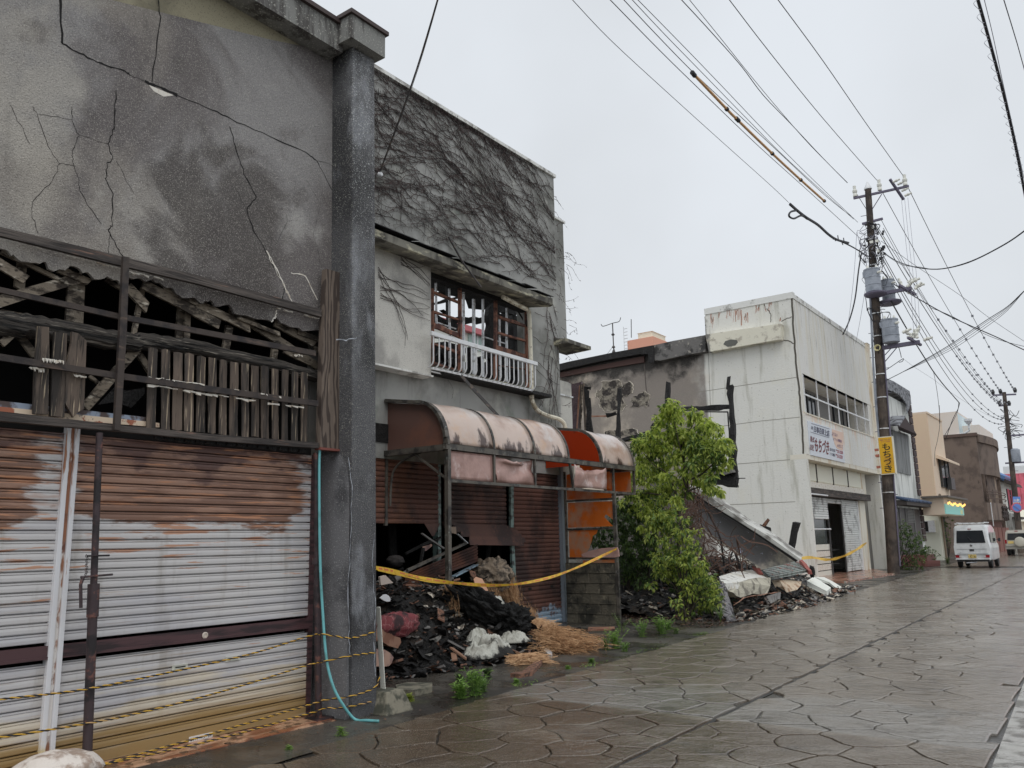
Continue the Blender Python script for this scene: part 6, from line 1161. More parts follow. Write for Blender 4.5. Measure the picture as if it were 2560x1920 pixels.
panel3('insulation_board', [(1780,487,-7.9), (1900,490,-8.0), (2010,545,-7.8), (1960,555,-7.7)], (0, 0, -.06), WB, 'flat white panel farthest back at the right end of the rubble', 'panel')
panel3('insulation_board', [(1960,552,-7.6), (2010,545,-7.7), (2120,615,-7.4), (2115,642,-7.3), (2060,635,-7.3)], (0, 0, -.06), WB, 'white panel with a ragged end nearest the tiled step', 'panel')
panel3('insulation_board', [(385,325,-8.6), (480,330,-8.6), (482,400,-8.5), (440,380,-8.5)], (0, 0, -.05), M('pale_lilac', al(196, 200, 214), .7), 'small pale lilac board among the twigs behind the shrubs', 'panel')
for i, (a, b_, w_, X0, X1, mt, lb) in enumerate([((710,860),(850,755),14,-6.7,-6.75,TAN,'left piece of the bent bamboo pole under the white concrete'),((850,755),(1290,685),12,-6.75,-6.9,TAN,'long right piece of the bent bamboo pole'),((1155,900),(1320,790),16,-6.6,-6.8,WDL,'grey board edge in front of the fallen beams'),((1610,590),(1930,800),40,-7.1,-6.6,WDL,'weathered plank sloping down to the road'),((1640,600),(1850,790),26,-7.3,-6.8,WDH,'dark plank beside the sloping weathered plank'),((1270,620),(1480,740),40,-7.2,-6.9,CHR,'burnt joist below the beige foam sheet'),((1120,770),(1160,850),36,-6.9,-6.7,WDH,'short dark stub under the white concrete'),((910,1000),(1110,925),16,-6.4,-6.5,WDL,'pale stick lying on the gravel'),((1310,895),(1370,900),16,-6.5,-6.5,WAL,'short white stick in the gravel'),((690,50),(800,400),30,-8.3,-8.0,CHR,'tall burnt post leaning under the fallen parapet'),((690,150),(600,400),20,-8.4,-8.2,CHR,'thin burnt post leaning left under the fallen parapet'),((1940,690),(1950,800),50,-6.9,-6.8,CHR,'black stub under the thick white panel')]):
    p, q = onX('x', *a, X0), onX('x', *b_, X1); w2 = w_*CR['x'][2]*(p-CAMP).length/F; MB().beam(p, q, w2, w2*.6, jag=.01, rng=rd).build('broken_timber', mt, label=lb, cat='timber')
gp = thing('grey_planking', onX('x', 1230, 830, -6.9), 'patch of grey boarding lying on edge in the rubble', 'boarding')
for k in range(4): MB().prism([P(1150+k*46, 740-k*14, -7.0), P(1190+k*46, 726-k*14, -7.0), P(1235+k*28, 800-k*8, -6.85), P(1208+k*28, 835-k*18, -6.8)], (-.03, 0, 0)).build('board', M('grey_board', al(92, 90, 88), .8), gp)
sh_ = MB(); n = 10; vs = []                 # a bark-like burnt sheet leaning on the shrub
La = [(480,560),(480,700),(490,780),(530,900),(580,1000),(640,1070)]; Ra = [(540,540),(600,640),(640,740),(680,850),(700,960),(715,1075)]
for (a, b_) in zip(La, Ra):
    for k in range(7): u_ = k/6; p = P(a[0]+(b_[0]-a[0])*u_, a[1]+(b_[1]-a[1])*u_, -7.0+.5*(a[1]-560)/500); vs.append(p+V((.1*math.sin(math.pi*u_)+.03*mnoise.noise(p*6), 0, .02*mnoise.noise(p*9))))
sh_.add(vs, [(j*7+i, j*7+i+1, (j+1)*7+i+1, (j+1)*7+i) for j in range(5) for i in range(6)])
o = sh_.build('burnt_sheet', M('burnt_bark', al(92, 90, 92), .8, L=[dict(c=al(30, 28, 30), s=(7, 7, 7), lo=.45, hi=.58, dist=2), dict(c=al(140, 124, 104), s=14, lo=.62, hi=.7)], bump=[(14, 1, .04)]), label='curled grey burnt sheet leaning at the edge of the shrubs', cat='sheet', smooth=2); o.modifiers.new('t', 'SOLIDIFY').thickness = .02
# charred frame standing before the scorched wall
YF_ = 24.0
cf = thing('burnt_house_frame', onY('w', 1820, 1370, YF_), 'charred timber house frame still standing before the scorched white wall', 'frame')
def fpost(a, b_, w_, nm, jag=.035, Y=YF_):
    p, q = onY('w', *a, Y), onY('w', *b_, Y); w2 = w_*CR['w'][2]*(p-CAMP).length/F; MB().beam(p, q, w2, w2, (0, 1, 0), jag=jag, rng=rd).build(nm, CHR, cf)
fpost((605,1250),(612,375),40,'post'); fpost((1125,1000),(1120,312),36,'post'); fpost((1745,380),(1750,255),30,'post_stub'); fpost((1815,1370),(1765,350),52,'post'); fpost((1230,600),(1760,570),52,'beam'); fpost((480,662),(585,640),34,'beam'); fpost((1500,905),(1780,925),22,'beam'); fpost((1520,1330),(1830,1350),90,'beam'); fpost((1600,1270),(1790,1300),50,'beam')
fpost((1500,620),(1740,622),12,'window_head', .004); fpost((1740,620),(1760,920),12,'window_jamb', .004); fpost((640,920),(900,850),40,'beam'); fpost((960,760),(1030,900),60,'beam')
p = onY('w', 1840, 1310, YF_); MB().tube([p, p+V((.28, -.1, -.02))], .015, 5).build('bolt', CHR, cf); MB().tube([p+V((0, 0, -.2)), p+V((.05, -.1, -.27))], .015, 5).build('bolt', CHR, cf)
bar_ = MB().beam(onY('w', 270, 668, YF_+.2), onY('w', 480, 665, YF_+.2), .05, .05); bar_.build('pale_brace', TAN, cf)
MB().prism([onY('w', x, y, YF_-.3) for x, y in [(1440,1180),(1600,1210),(1780,1225),(1790,1250),(1700,1275),(1640,1260),(1560,1270),(1420,1240)]], (0, .5, .05)).build('hanging_sheet', SC_, cf)
hb = thing('hanging_sheets', onX('w', 200, 850, -10.2), 'maroon tarpaulin and tall charred boards hanging at the corner of the grey house', 'boards')
def hy(x, y, Y=17.0): return onY('w', x, y, Y)
MB().prism([hy(x, y) for x, y in [(60,345),(215,312),(222,380),(200,520),(190,700),(165,850),(110,850),(60,700)]], (0, .08, 0)).build('tarpaulin', M('maroon_tarp', al(64, 50, 54), .6, bump=[(6, 1, .05)]), hb)
for a, b_, w_, mt in [((205,350),(172,850),16,TAN), ((232,340),(215,850),14,WDL), ((245,330),(262,850),26,WD), ((262,360),(330,860),40,CHR), ((300,480),(300,860),50,CHR), ((250,365),(320,375),26,CHR), ((215,330),(205,860),22,WD), ((285,400),(290,860),40,CHR)]:
    p, q = hy(*a, 16.9), hy(*b_, 16.9); w2 = w_*CR['w'][2]*(p-CAMP).length/F; MB().beam(p, q, w2, w2*.5, (0, 1, 0), jag=.01, rng=rd).build('board', mt, hb)
for i, (a, b_, w_, lb, mt) in enumerate([((1450,608),(1400,830),46,'thick charred post leaning on the office corner',CHR),((1245,582),(1185,670),18,'red brown post end sticking up behind the parapet slab',SBR),((1175,640),(1255,660),34,'charred block end behind the parapet slab',CHR),((1280,738),(1335,752),14,'small charred stick on the parapet slab',CHR)]):
    p, q = onY('i', *a, 26), onY('i', *b_, 26); w2 = w_*CR['i'][2]*(p-CAMP).length/F; MB().beam(p, q, w2, w2, (0, 1, 0), jag=.02, rng=rd).build('charred_post', mt, label=lb, cat='post')
# tangle of dead roots and wires
rt = MB(); 
for i in range(150):
    x, y = rd.uniform(560, 760), rd.uniform(300, 640); p = onY('i', x, y, rd.uniform(17.5, 19)); q = [p]; d = V((rd.uniform(-1, 1), rd.uniform(-1, 1), rd.uniform(-1, .4))).normalized()
    for k in range(rd.randint(4, 9)): d = (d+V((rd.gauss(0, .4), rd.gauss(0, .4), rd.gauss(-.1, .4)))).normalized(); q.append(q[-1]+d*.11)
    rt.tube(q, rd.uniform(.004, .012), 3, cap=False)
for i in range(110):
    x, y = rd.uniform(700, 1050), rd.uniform(700, 960); p = onY('i', x, y, rd.uniform(18.5, 20.5)); q = [p]; d = V((rd.uniform(-1, 1), rd.uniform(-1, 1), rd.uniform(-1, .6))).normalized()
    for k in range(rd.randint(3, 7)): d = (d+V((rd.gauss(0, .2), rd.gauss(0, .2), rd.gauss(0, .2)))).normalized(); q.append(q[-1]+d*.13)
    rt.tube(q, rd.uniform(.004, .016), 3, cap=False)
rt.build('dead_roots', M('dead_root', al(66, 48, 40), .9), label='tangle of dead brown roots and wires behind the green tree', cat='roots', kind='stuff', recalc=False)
cb = MB(); cb.tube(spline([onY('i', x, y, 19.3) for x, y in [(690,380),(740,420),(790,520),(850,640),(890,740),(905,860),(915,930)]], 6), .022, 6); cb.build('black_cable', CHR, label='thick black cable drooping over the fallen parapet', cat='cable', smooth=2)
# ================================================================== plants
def leafmat(n, c1, c2, c3, tr=.25):
    m_ = M(n, c1, .38, L=[dict(c=c2, s=1.6, lo=.4, hi=.62), dict(c=c3, s=7, lo=.5, hi=.68, k=.8)], spec=.4)
    b = m_.node_tree.nodes['Principled BSDF']; 
    nt = m_.node_tree; tl = nt.nodes.new('ShaderNodeBsdfTranslucent'); mx = nt.nodes.new('ShaderNodeMixShader'); mx.inputs[0].default_value = tr
    lk = [l for l in nt.links if l.to_node == b and l.to_socket.name == 'Base Color']
    if lk: nt.links.new(lk[0].from_socket, tl.inputs[0])
    o = [n_ for n_ in nt.nodes if n_.type == 'OUTPUT_MATERIAL'][0]; nt.links.new(b.outputs[0], mx.inputs[1]); nt.links.new(tl.outputs[0], mx.inputs[2]); nt.links.new(mx.outputs[0], o.inputs[0]); return m_
LFG = leafmat('young_leaf', (.6, .7, .17), (.5, .6, .14), (.72, .76, .28), .6); LFD = leafmat('dark_leaf', (.07, .12, .035), (.045, .085, .03), (.12, .2, .05)); LFY = leafmat('yellow_green_leaf', (.4, .46, .09), (.3, .38, .07), (.5, .5, .14), .4); LFM = leafmat('mid_leaf', (.15, .24, .06), (.1, .17, .045), (.24, .34, .09))
BRK = M('branch_bark', (.06, .048, .038), .85)
def leafv(p, d, up, L, W, fold=.25):          # two folded blades
    d = d.normalized(); s_ = d.cross(up); s_ = s_.normalized() if s_.length > 1e-4 else d.orthogonal().normalized(); n = s_.cross(d)
    a, t_ = p, p+d*L-n*L*.12; m1 = p+d*L*.45
    return [a, m1+s_*W/2+n*W*fold, t_, m1-s_*W/2+n*W*fold, m1]
def leaf(mb, p, d, up, L, W, mi=0):
    v = leafv(p, d, up, L, W); mb.add(v, [(0, 4, 2, 1), (0, 3, 2, 4)], mi)
def rdir(r_): 
    v = V((r_.gauss(0, 1), r_.gauss(0, 1), r_.gauss(0, 1))); return v.normalized()
def clump(mb, c, rad_, n, L, r_, droop=.9, mi=(0,), whorl=5, shell=.5):
    # leaves stand in little whorls at twig tips
    for k in range(max(1, n//whorl)):
        o = rdir(r_); o.z = o.z*.85+.1; q = c+o*rad_*(shell+(1-shell)*r_.random()**.6)
        ax = (o+V((0, 0, .2))).normalized()
        for j in range(whorl):
            d = (rdir(r_)*.8+ax*.5+V((0, 0, -droop))).normalized(); l_ = L*r_.uniform(.65, 1.25)
            leaf(mb, q+rdir(r_)*L*.15, d, V((0, 0, 1))+rdir(r_)*.5, l_, l_*r_.uniform(.34, .46), r_.choice(mi))
rp = random.Random(31)
tree = thing('young_tree', onZ('i', 585, 1262, 0), 'young tree with bright yellow green drooping leaves between the awning and the fallen slab', 'tree')
TY_ = 16.2
def ti(x, y, Y=TY_): return onY('w', x, y, Y)
b0 = rootloc(tree); trunk = MB(); tpts = [b0, onY('i', 575, 1000, 16.3), onY('i', 580, 700, 16.2), onY('i', 575, 480, 16.2), onY('i', 590, 440, TY_)]
trunk.tube(spline(tpts, 5), .045, 8, r1=.028)
br = [[(1215,1590),(1310,1480),(1320,1330),(1290,1150),(1250,1000),(1200,800),(1150,560)], [(1215,1590),(1180,1400),(1100,1250),(950,1150),(830,1000)], [(1310,1400),(1270,1250),(1350,1100),(1480,950),(1600,850)], [(1320,1330),(1450,1280),(1600,1150),(1720,1050)], [(1250,1000),(1330,850),(1400,700)], [(1200,1560),(1020,1480),(850,1460)], [(1320,1450),(1450,1400),(1600,1420)], [(1250,1000),(1080,880),(960,820)], [(1270,1250),(1400,1180),(1500,1050),(1640,960)]]
for i, p in enumerate(br): trunk.tube(spline([ti(x, y, TY_+.15*math.sin(i*2+k)) for k, (x, y) in enumerate(p)], 4), .024 if i else .03, 6, r1=.007)
trunk.build('trunk', BRK, tree, smooth=2)
CT = [(1150,540,70),(1110,620,95),(1200,620,80),(1060,690,90),(1190,720,80),(1400,640,70),(1380,700,70),(1470,740,90),(1560,780,90),(1620,810,80),(1360,860,110),(1250,880,110),(1180,820,80),(1000,860,95),(900,920,90),(840,960,90),(800,940,60),(780,1010,60),(950,990,90),(1080,980,90),(1150,900,90),(1280,1010,110),(1400,1000,110),(1500,960,110),(1600,960,100),(1700,960,75),(1740,1010,55),(1560,1060,100),(1460,1120,100),(1640,1090,80),(1740,1130,50),(1730,1180,45),(850,1120,90),(920,1200,80),(1000,1080,90),(820,1230,70),(1100,1150,80),(1180,1080,80),(1260,1160,70),(1370,1160,80),(1330,1260,70),(1000,1270,80),(900,1330,80),(1100,1290,80),(830,1460,70),(760,1500,60),(720,1480,40),(920,1480,80),(1010,1430,80),(1090,1390,80),(1060,1520,60),(1160,1440,60),(1440,1310,80),(1530,1380,80),(1610,1440,60),(1560,1290,60),(1660,1450,40),(960,1590,70),(850,1560,50),(1500,1230,60),(1640,1190,60),(760,1300,75),(700,1400,60),(860,1220,80),(1250,1330,85),(1320,1450,65),(1200,1560,75),(980,1650,85),(860,1690,75),(1100,1690,75),(760,1620,60),(1010,1780,75),(880,1810,65),(1140,1800,55),(660,1560,45)]
crown = MB(); nl = 0; S_w = CR['w'][2]
for (x, y, r0) in CT:
    Yc = TY_+rp.uniform(-.45, .45); c = ti(x, y, Yc); R_ = r0*S_w*(c-CAMP).length/F*.95
    n = int(150*(r0/80)**2); dk = y > 900 and rp.random() < .3
    clump(crown, c, R_, int(n*1.1), .125, rp, .9, (0, 0, 0, 2) if not dk else (0, 2, 2), 6, .35)
crown.build('crown', [LFG, LFD, LFM], tree, kind='stuff', recalc=False)
lv = MB(); leaf(lv, V((0, 0, 0)), V((0, .3, -1)), V((1, 0, .2)), .1, .042); lme = lv.mesh('leaf', LFG, recalc=False)
for i in range(120):                        # single leaves near the front of the crown
    x, y, r0 = rp.choice(CT); c = ti(x, y, TY_-.5); R_ = r0*S_w*(c-CAMP).length/F; o = rdir(rp); o.y = -abs(o.y)*.5; q = c+o*R_*.95
    ob = bpy.data.objects.new('leaf', lme); COL.objects.link(ob); ob.parent = tree; ob.location = q-b0; ob.rotation_euler = (rp.uniform(-.6, .6), rp.uniform(-.6, .6), rp.uniform(0, 6.28)); ob.scale = (rp.uniform(.8, 1.25),)*3
S_i = CR['i'][2]
def shrub(name, label, cat, cl, Y, mats, L, base, dens=150, droop=.6, whorl=5, stems=6, spread=.4, sm=BRK):
    t_ = thing(name, base, label, cat); mb = MB(); sb = MB()
    for (x, y, r0) in cl:
        c = onY('i', x, y, Y+rp.uniform(-spread, spread)); R_ = r0*S_i*(c-CAMP).length/F
        clump(mb, c, R_, int(dens*(r0/70)**2*1.2), L, rp, droop, tuple(range(len(mats))), whorl, .4)
        if rp.random() < stems/len(cl)*1.5: sb.tube(spline([base+V((rp.uniform(-.15, .15), rp.uniform(-.15, .15), 0)), base.lerp(c, .5)+V((0, 0, .2)), c], 5), .012, 4, r1=.004)
    sb.build('stems', sm, t_, kind='stuff', recalc=False); mb.build('foliage', mats, t_, kind='stuff', recalc=False); return t_
shrub('evergreen_shrub', 'dark glossy evergreen shrub behind the orange side screen', 'shrub', [(150,480,60),(200,520,70),(130,560,60),(250,560,70),(190,620,80),(280,640,70),(140,700,70),(230,720,85),(320,720,80),(160,800,70),(250,820,80),(350,800,70),(420,640,60),(440,540,50),(310,880,70),(40,690,60),(20,760,50),(60,800,60),(380,460,40),(330,560,60),(-30,700,60),(-60,740,60),(400,740,60),(100,640,60),(440,820,60),(470,900,50),(180,900,70),(260,960,70),(120,900,60),(360,980,60),(200,1020,60),(300,1050,55),(440,960,55)], 16.6, [LFD, LFD, LFM], .1, onY('i', 250, 1250, 16.9)*1.0, 190)
shrub('climbing_shrub', 'yellow green leafy climber spilling over the front of the dark hedge', 'shrub', [(430,900,60),(480,940,55),(540,880,60),(560,950,60),(430,970,55),(590,1000,50),(640,960,60),(700,930,55),(760,980,60),(800,1030,60),(840,1090,55),(860,1140,50),(820,1150,55),(750,1100,60),(700,1050,60),(640,1060,55),(760,1190,50),(380,1080,40),(570,1200,40),(600,1220,45),(650,1180,45),(640,1280,40),(690,1250,45),(540,570,45),(590,540,40),(620,590,35),(540,610,40),(480,720,45),(520,800,50),(620,830,50),(570,760,45),(710,690,40),(690,740,35),(600,900,50),(680,860,45),(860,1180,40),(800,1200,45),(760,900,50),(500,1000,50),(660,1130,50),(470,560,55),(420,620,55),(520,680,60),(460,760,60),(600,680,55),(640,760,50),(560,860,60),(640,880,55),(360,720,45),(380,880,50),(440,860,50),(700,830,45),(500,620,50),(420,540,45)], 15.7, [LFY, LFM, LFG, LFM, LFG], .105, onY('i', 640, 1300, 15.7)*1.0, 120, .8, 5, 14)
shrub('dark_undergrowth', 'dense dark undergrowth between the tree and the burnt sheet', 'shrub', [(600,850,60),(520,900,60),(640,930,60),(600,1020,60),(700,1000,60),(700,1120,60),(620,1120,60),(560,1080,50),(780,1060,60),(780,1150,60),(700,1180,50),(600,700,60),(520,650,60),(560,500,50),(480,620,50),(420,700,60),(540,960,60),(760,1220,45),(830,1240,40),(680,800,60),(640,620,50)], 16.3, [LFD, LFM, LFD], .095, onY('i', 620, 1270, 16.3)*1.0, 120, .7)
# blades, litter
gb = MB()
for (x, y, n) in [(740,1270,26),(830,1290,34),(760,1230,18),(890,1330,26),(690,1280,14)]:
    b = onZ('i', x, y+20, 0)
    for k in range(n):
        d = V((rp.gauss(0, 1), rp.gauss(0, 1), 0)).normalized(); H = rp.uniform(.25, .6); pts = [b+d*H*.55*t_*t_*1.3+V((0, 0, H*(t_-.45*t_*t_*rp.uniform(.8, 1.3))*1.3)) for t_ in (0, .3, .6, .85, 1)]; s_ = d.cross(V((0, 0, 1)))*.007
        for j in range(4): w0, w1 = 1-j/4.5, 1-(j+1)/4.5; gb.quad(pts[j]-s_*w0, pts[j]+s_*w0, pts[j+1]+s_*w1, pts[j+1]-s_*w1)
gb.build('long_grass', LFM, label='arching long grass blades at the foot of the burnt sheet', cat='grass', kind='stuff', recalc=False)
LIT = [M('litter_red', (.07, .032, .024), .5), M('litter_brown', (.08, .045, .028), .5), M('litter_tan', (.16, .095, .06), .5), M('litter_dark', (.022, .016, .014), .5)]
mb = MB()
for i in range(2600):
    x = rp.uniform(-10.4, -6.3); y = rp.uniform(14.5, 17.4)
    if x > -6.30: continue
    if y < 15.2 and x < -8.2: pass
    p = V((x, y, .012+rp.random()*.06*(x < -7.4))); d = rdir(rp); d.z *= .35; leaf(mb, p, d, V((0, 0, 1))+rdir(rp)*.4, rp.uniform(.03, .08), rp.uniform(.02, .045), rp.randrange(4))
mb.build('leaf_litter', LIT, label='wet red brown fallen leaves under the hedge', cat='leaf litter', kind='stuff', recalc=False)
mb = MB()
for i in range(260):
    y = rp.uniform(3, 26); x = XL(y)-abs(rp.gauss(0, .5))-.05; leaf(mb, V((x, y, .016)), V((rp.gauss(0, 1), rp.gauss(0, 1), .1)), V((0, 0, 1)), rp.uniform(.02, .05), rp.uniform(.015, .03), rp.randrange(4))
mb.build('scattered_leaves', LIT, label='scattered wet leaves along the road edge', cat='leaf litter', kind='stuff', recalc=False)
# charred paling fence in the hedge
pf = thing('charred_palings', onY('i', 350, 1240, 17.3), 'charred upright palings half hidden in the hedge', 'fence')
for i in range(30):
    x = 170+i*15+rp.uniform(-3, 3); p = onY('i', x, 1255, 17.3); t_ = V((p.x+rp.uniform(-.04, .04), 17.3+rp.uniform(-.1, .1), 1.0+rp.uniform(-.25, .3))); p.z = 0
    MB().beam(p, t_, .055, .03, (0, 1, 0), jag=.004, rng=rp).build('paling', CHR if rp.random() < .75 else WD, pf)
MB().prism([onY('i', x, y, 17.9) for x, y in [(0,860),(560,880),(840,1060),(880,1260),(-60,1260)]], (0, .1, 0)).build('backing_board', CHR, pf)
MB().box((-9.1, 16.9, 0), (-8.8, 17.1, 1.1)).build('gate_post', BW, pf)
def weed(p, H, n, label, mat=LFM, L=.07, grp=None, name='weed'):
    t_ = thing(name, p, label, 'weed', grp); mb = MB(); sb = MB()
    for i in range(n):
        a = rp.uniform(0, 6.28); lean = rp.uniform(.05, .8); h = H*rp.uniform(.5, 1.1); e = p+V((math.cos(a)*lean*h, math.sin(a)*lean*h, h)); q = [p+V((math.cos(a)*.03, math.sin(a)*.03, 0)), p.lerp(e, .5)+V((0, 0, h*.12)), e]; sb.tube(q, .003, 3, cap=False)
        for k in range(7):
            c = q[0].lerp(q[1], k/3) if k < 3 else q[1].lerp(q[2], (k-3)/3); b = rp.uniform(0, 6.28); leaf(mb, c, V((math.cos(b), math.sin(b), .35)), V((0, 0, 1)), L*rp.uniform(.6, 1.1), L*.36*rp.uniform(.7, 1.2))
    sb.build('stems', mat, t_, kind='stuff', recalc=False); mb.build('leaves', mat, t_, kind='stuff', recalc=False)
LFW = leafmat('weed_leaf', (.26, .42, .1), (.18, .32, .08), (.36, .5, .14), .4)
weed(onZ('g', 700, 1235), .16, 30, 'bright green weed clump at the road edge below the ash heap', LFW, .085)
weed(onZ('g', 790, 1215), .26, 26, 'tallest bright green weed before the ash heap', LFW, .09); weed(onZ('g', 840, 1190), .14, 26, 'low weeds right of the tallest weed before the ash heap', LFW, .06)
weed(onZ('g', 690, 1130), .1, 40, 'fine dark fern like weeds behind the bright green clump', LFD, .04); weed(onZ('g', 880, 1090), .1, 50, 'fine dark weeds beside the straw', LFD, .04); weed(onZ('g', 780, 1110), .1, 40, 'fine dark weeds between the clump and the straw', LFD, .04)
weed(onZ('g', 1770, 890), .26, 26, 'big weed in front of the block pier', LFW, .08); weed(onZ('g', 1700, 900), .16, 16, 'low weed left of the big weed by the block pier', LFM, .06); weed(onZ('g', 1830, 910), .12, 16, 'small weed at the road edge by the block pier', LFW, .05)
weed(onZ('g', 1950, 810), .26, 16, 'thin pale weed right of the block pier', LFW, .08); weed(onZ('g', 2090, 790), .28, 26, 'bushy green weed among the fallen leaves', LFW, .09); weed(onZ('g', 1490, 830), .16, 10, 'small dark weed at the shutter foot', LFM, .06); weed(onZ('g', 1810, 780), .3, 8, 'spindly weed against the awning post', LFM, .05)
weed(onZ('g', 1600, 985), .05, 22, 'flat bright moss like weed beside the straw', LFW, .04); weed(onZ('g', 1440, 1030), .04, 16, 'tiny weeds on the wet edge below the straw', LFW, .035); weed(onZ('g', 1080, 1135), .05, 18, 'tiny weeds along the paving edge right of the green clump', LFW, .04)
weed(onZ('g', 345, 1255), .07, 36, 'yellowish moss clump right of the boundary stake', LFY, .04); weed(onZ('c', 1888, 1480), .07, 9, 'tiny seedling at the foot of the rusty sill', LFW, .05); weed(onZ('c', 1985, 1375), .06, 8, 'tiny weed under the teal hose', LFM, .04); weed(onZ('c', 1600, 1555), .025, 10, 'low sprigs on the wet ground left of the seedling', LFW, .03)
weed(onZ('i', 500, 1400), .16, 18, 'low weeds at the right of the fallen leaves', LFW, .07); weed(onZ('i', 560, 1430), .1, 14, 'small weed at the paving edge below the hedge', LFM, .05); weed(onZ('i', 960, 1340), .12, 12, 'small weed beside the burnt sheet', LFM, .06)
for (t_, x, y, L_) in [('g', 1000, 1160, 0), ('g', 1250, 1090, 0)]: pass
es = MB()
for i in range(420):
    y = rp.uniform(6.6, 14.5); x = XL(y)+rp.gauss(-.03, .05)
    if mnoise.noise(V((y*1.3, 2, 0))) < .05: continue
    a = rp.uniform(0, 6.28); leaf(es, V((x, y, .01)), V((math.cos(a), math.sin(a), .6)), V((0, 0, 1)), rp.uniform(.02, .05), .014)
es.build('edge_grass', LFW, label='sparse green sprigs along the paving edge', cat='grass', kind='stuff', recalc=False)
# the leafy bush before the gallery and the planter
def bush2(name, label, cat, cl, t, Y, mats, L, base, dens):
    t_ = thing(name, base, label, cat); mb = MB(); sb = MB()
    for (x, y, r0) in cl:
        c = onY(t, x, y, Y+rp.uniform(-.4, .4)); R_ = r0*CR[t][2]*(c-CAMP).length/F; clump(mb, c, R_, int(dens*(r0/50)**2), L, rp, .5, tuple(range(len(mats))), 5, .35); sb.tube([base, base.lerp(c, .5)+V((.1, 0, .1)), c], .015, 4, r1=.006)
    sb.build('stems', BRK, t_, kind='stuff', recalc=False); mb.build('foliage', mats, t_, kind='stuff', recalc=False)
bush2('green_bush', 'tall dark green bush between the pole and the gallery front', 'bush', [(310,1090,35),(340,1120,45),(320,1170,50),(380,1150,40),(360,1210,60),(420,1200,55),(330,1260,55),(400,1280,60),(450,1270,50),(350,1340,60),(430,1350,55),(460,1320,40),(370,1410,55),(430,1410,50),(390,1460,40),(330,1440,40),(455,1180,25)], 'k', 41.0, [LFD, LFM, LFD], .12, V((-8.9, 41, 0)), 110)
bush2('planter_shrub', 'round dark shrub growing in the brown planter', 'shrub', [(500,1290,35),(530,1300,45),(560,1320,35),(510,1330,40),(545,1345,35),(480,1260,25)], 'k', 47.0, [LFD, LFM], .12, V((-8.8, 47, .6)), 110)
pb_ = thing('planter_box', onZ('k', 535, 1430), 'maroon timber planter box beside the cafe drainpipe', 'planter')
for i in range(4): MB().beam(onY('k', 480, 1425-i*16, 45.5), onY('k', 596, 1420-i*16, 46.5), .14, .15).build('board', M('maroon_planter', al(92, 58, 54), .7, rnd=.1), pb_)
MB().box((-9.6, 45.6, .0), (-8.4, 47.8, .55)).build('soil_box', MATS['maroon_planter'], pb_)
bush2('cafe_creeper', 'tall green creeper under the turquoise cafe sign', 'creeper', [(640,1060,30),(660,1100,35),(640,1140,35),(655,1180,35),(640,1220,30),(660,1250,25),(680,1060,25),(620,1040,20)], 'k', 57.0, [LFM, LFD], .14, V((-9.3, 57, 0)), 90)
weed(onZ('k', 660, 1385), .3, 20, 'low weeds at the foot of the cafe creeper', LFM, .12)
# ================================================================== farther buildings
def kx(x, y, X=-9.4): return onX('k', x, y, X)
def ky(x, y, Y): return onY('k', x, y, Y)
SHG = M('grey_shingle', al(104, 106, 110), .8, L=[dict(c=al(62, 62, 66), s=(2, 3, 5), lo=.45, hi=.6)], bump=[(20, .5, .02)], rnd=.16); TIMB = M('dark_tile_edge', al(54, 44, 44), .8, rnd=.15)
GW = M('gallery_white', al(186, 188, 184), .85, L=[dict(c=al(130, 132, 128), s=(2, 1.6, .4), lo=.48, hi=.66), dict(c=al(90, 90, 86), s=(3, 3, .3), lo=.58, hi=.72)])
D_ = thing('shingled_gallery', (-11, 48, 0), 'white fronted gallery with a curved grey shingle roof and blue tiled canopy', 'building')
XD = -9.6; yD0 = 45.4; yD1 = 52.2
MB().box((-18, yD0, 0), (XD, yD0+.3, 9.2)).build('side_wall', SHG, D_); MB().box((XD-.3, yD0+.3, 0), (XD, yD1, 8.9)).build('front_wall', GW, D_)
arc = [(195,70),(250,85),(300,115),(340,160),(352,185),(355,260)]
ao = [(190,-10),(250,15),(310,45),(372,85),(382,120),(385,180)]
nr = 9
for r_i in range(6):                         # shingle courses over the curved gable
    for c_i in range(nr):
        def P2(u, v):
            k = u*(len(arc)-1); i = min(int(k), len(arc)-2); a = V((*arc[i], 0)).lerp(V((*arc[i+1], 0)), k-i); b = V((*ao[i], 0)).lerp(V((*ao[i+1], 0)), k-i); q = a.lerp(b, v); return kx(q.x, q.y, XD+.12+.02*(6-r_i))
        u0, u1, v0, v1 = c_i/nr, (c_i+.94)/nr, r_i/6, (r_i+1.05)/6
        MB().prism([P2(u0, v0), P2(u1, v0), P2(u1, v1), P2(u0, v1)], (-.04, 0, 0)).build('shingle', SHG, D_)
MB().prism([kx(x, y, XD+.1) for x, y in [(185,-20),(255,10),(375,84),(388,180),(352,190),(330,150),(280,105),(195,75)]], (-1.2, 0, 0)).build('roof', SHG, D_)
for k in range(22):
    y0 = 120+k*50; z0 = kx(370+(y0-100)*.105, y0).z; z1 = kx(372+(y0-60)*.105, y0+47).z
    if z1 > 3.4 or z1 < 3.0: MB().box((XD-.28, yD1-.75, z1), (XD+.08, yD1, z0-.02)).build('edge_tile', TIMB, D_)
for k in range(14):
    z0 = 8.6-k*.42; MB().box((XD-.2, yD0-.02, z0-.4), (XD+.05, yD0+.4, z0-.02)).build('edge_tile', SHG, D_)
shp = [kx(x, y, XD+.01) for x, y in [(235,375),(262,385),(350,410),(358,425),(380,720),(300,700),(270,690)]]
MB().prism(shp, (.05, 0, 0)).build('blind', M('grey_blind', al(96, 98, 98), .7, L=[dict(c=al(70, 72, 72), s=(1, 8, .5), lo=.45, hi=.6)]), D_)
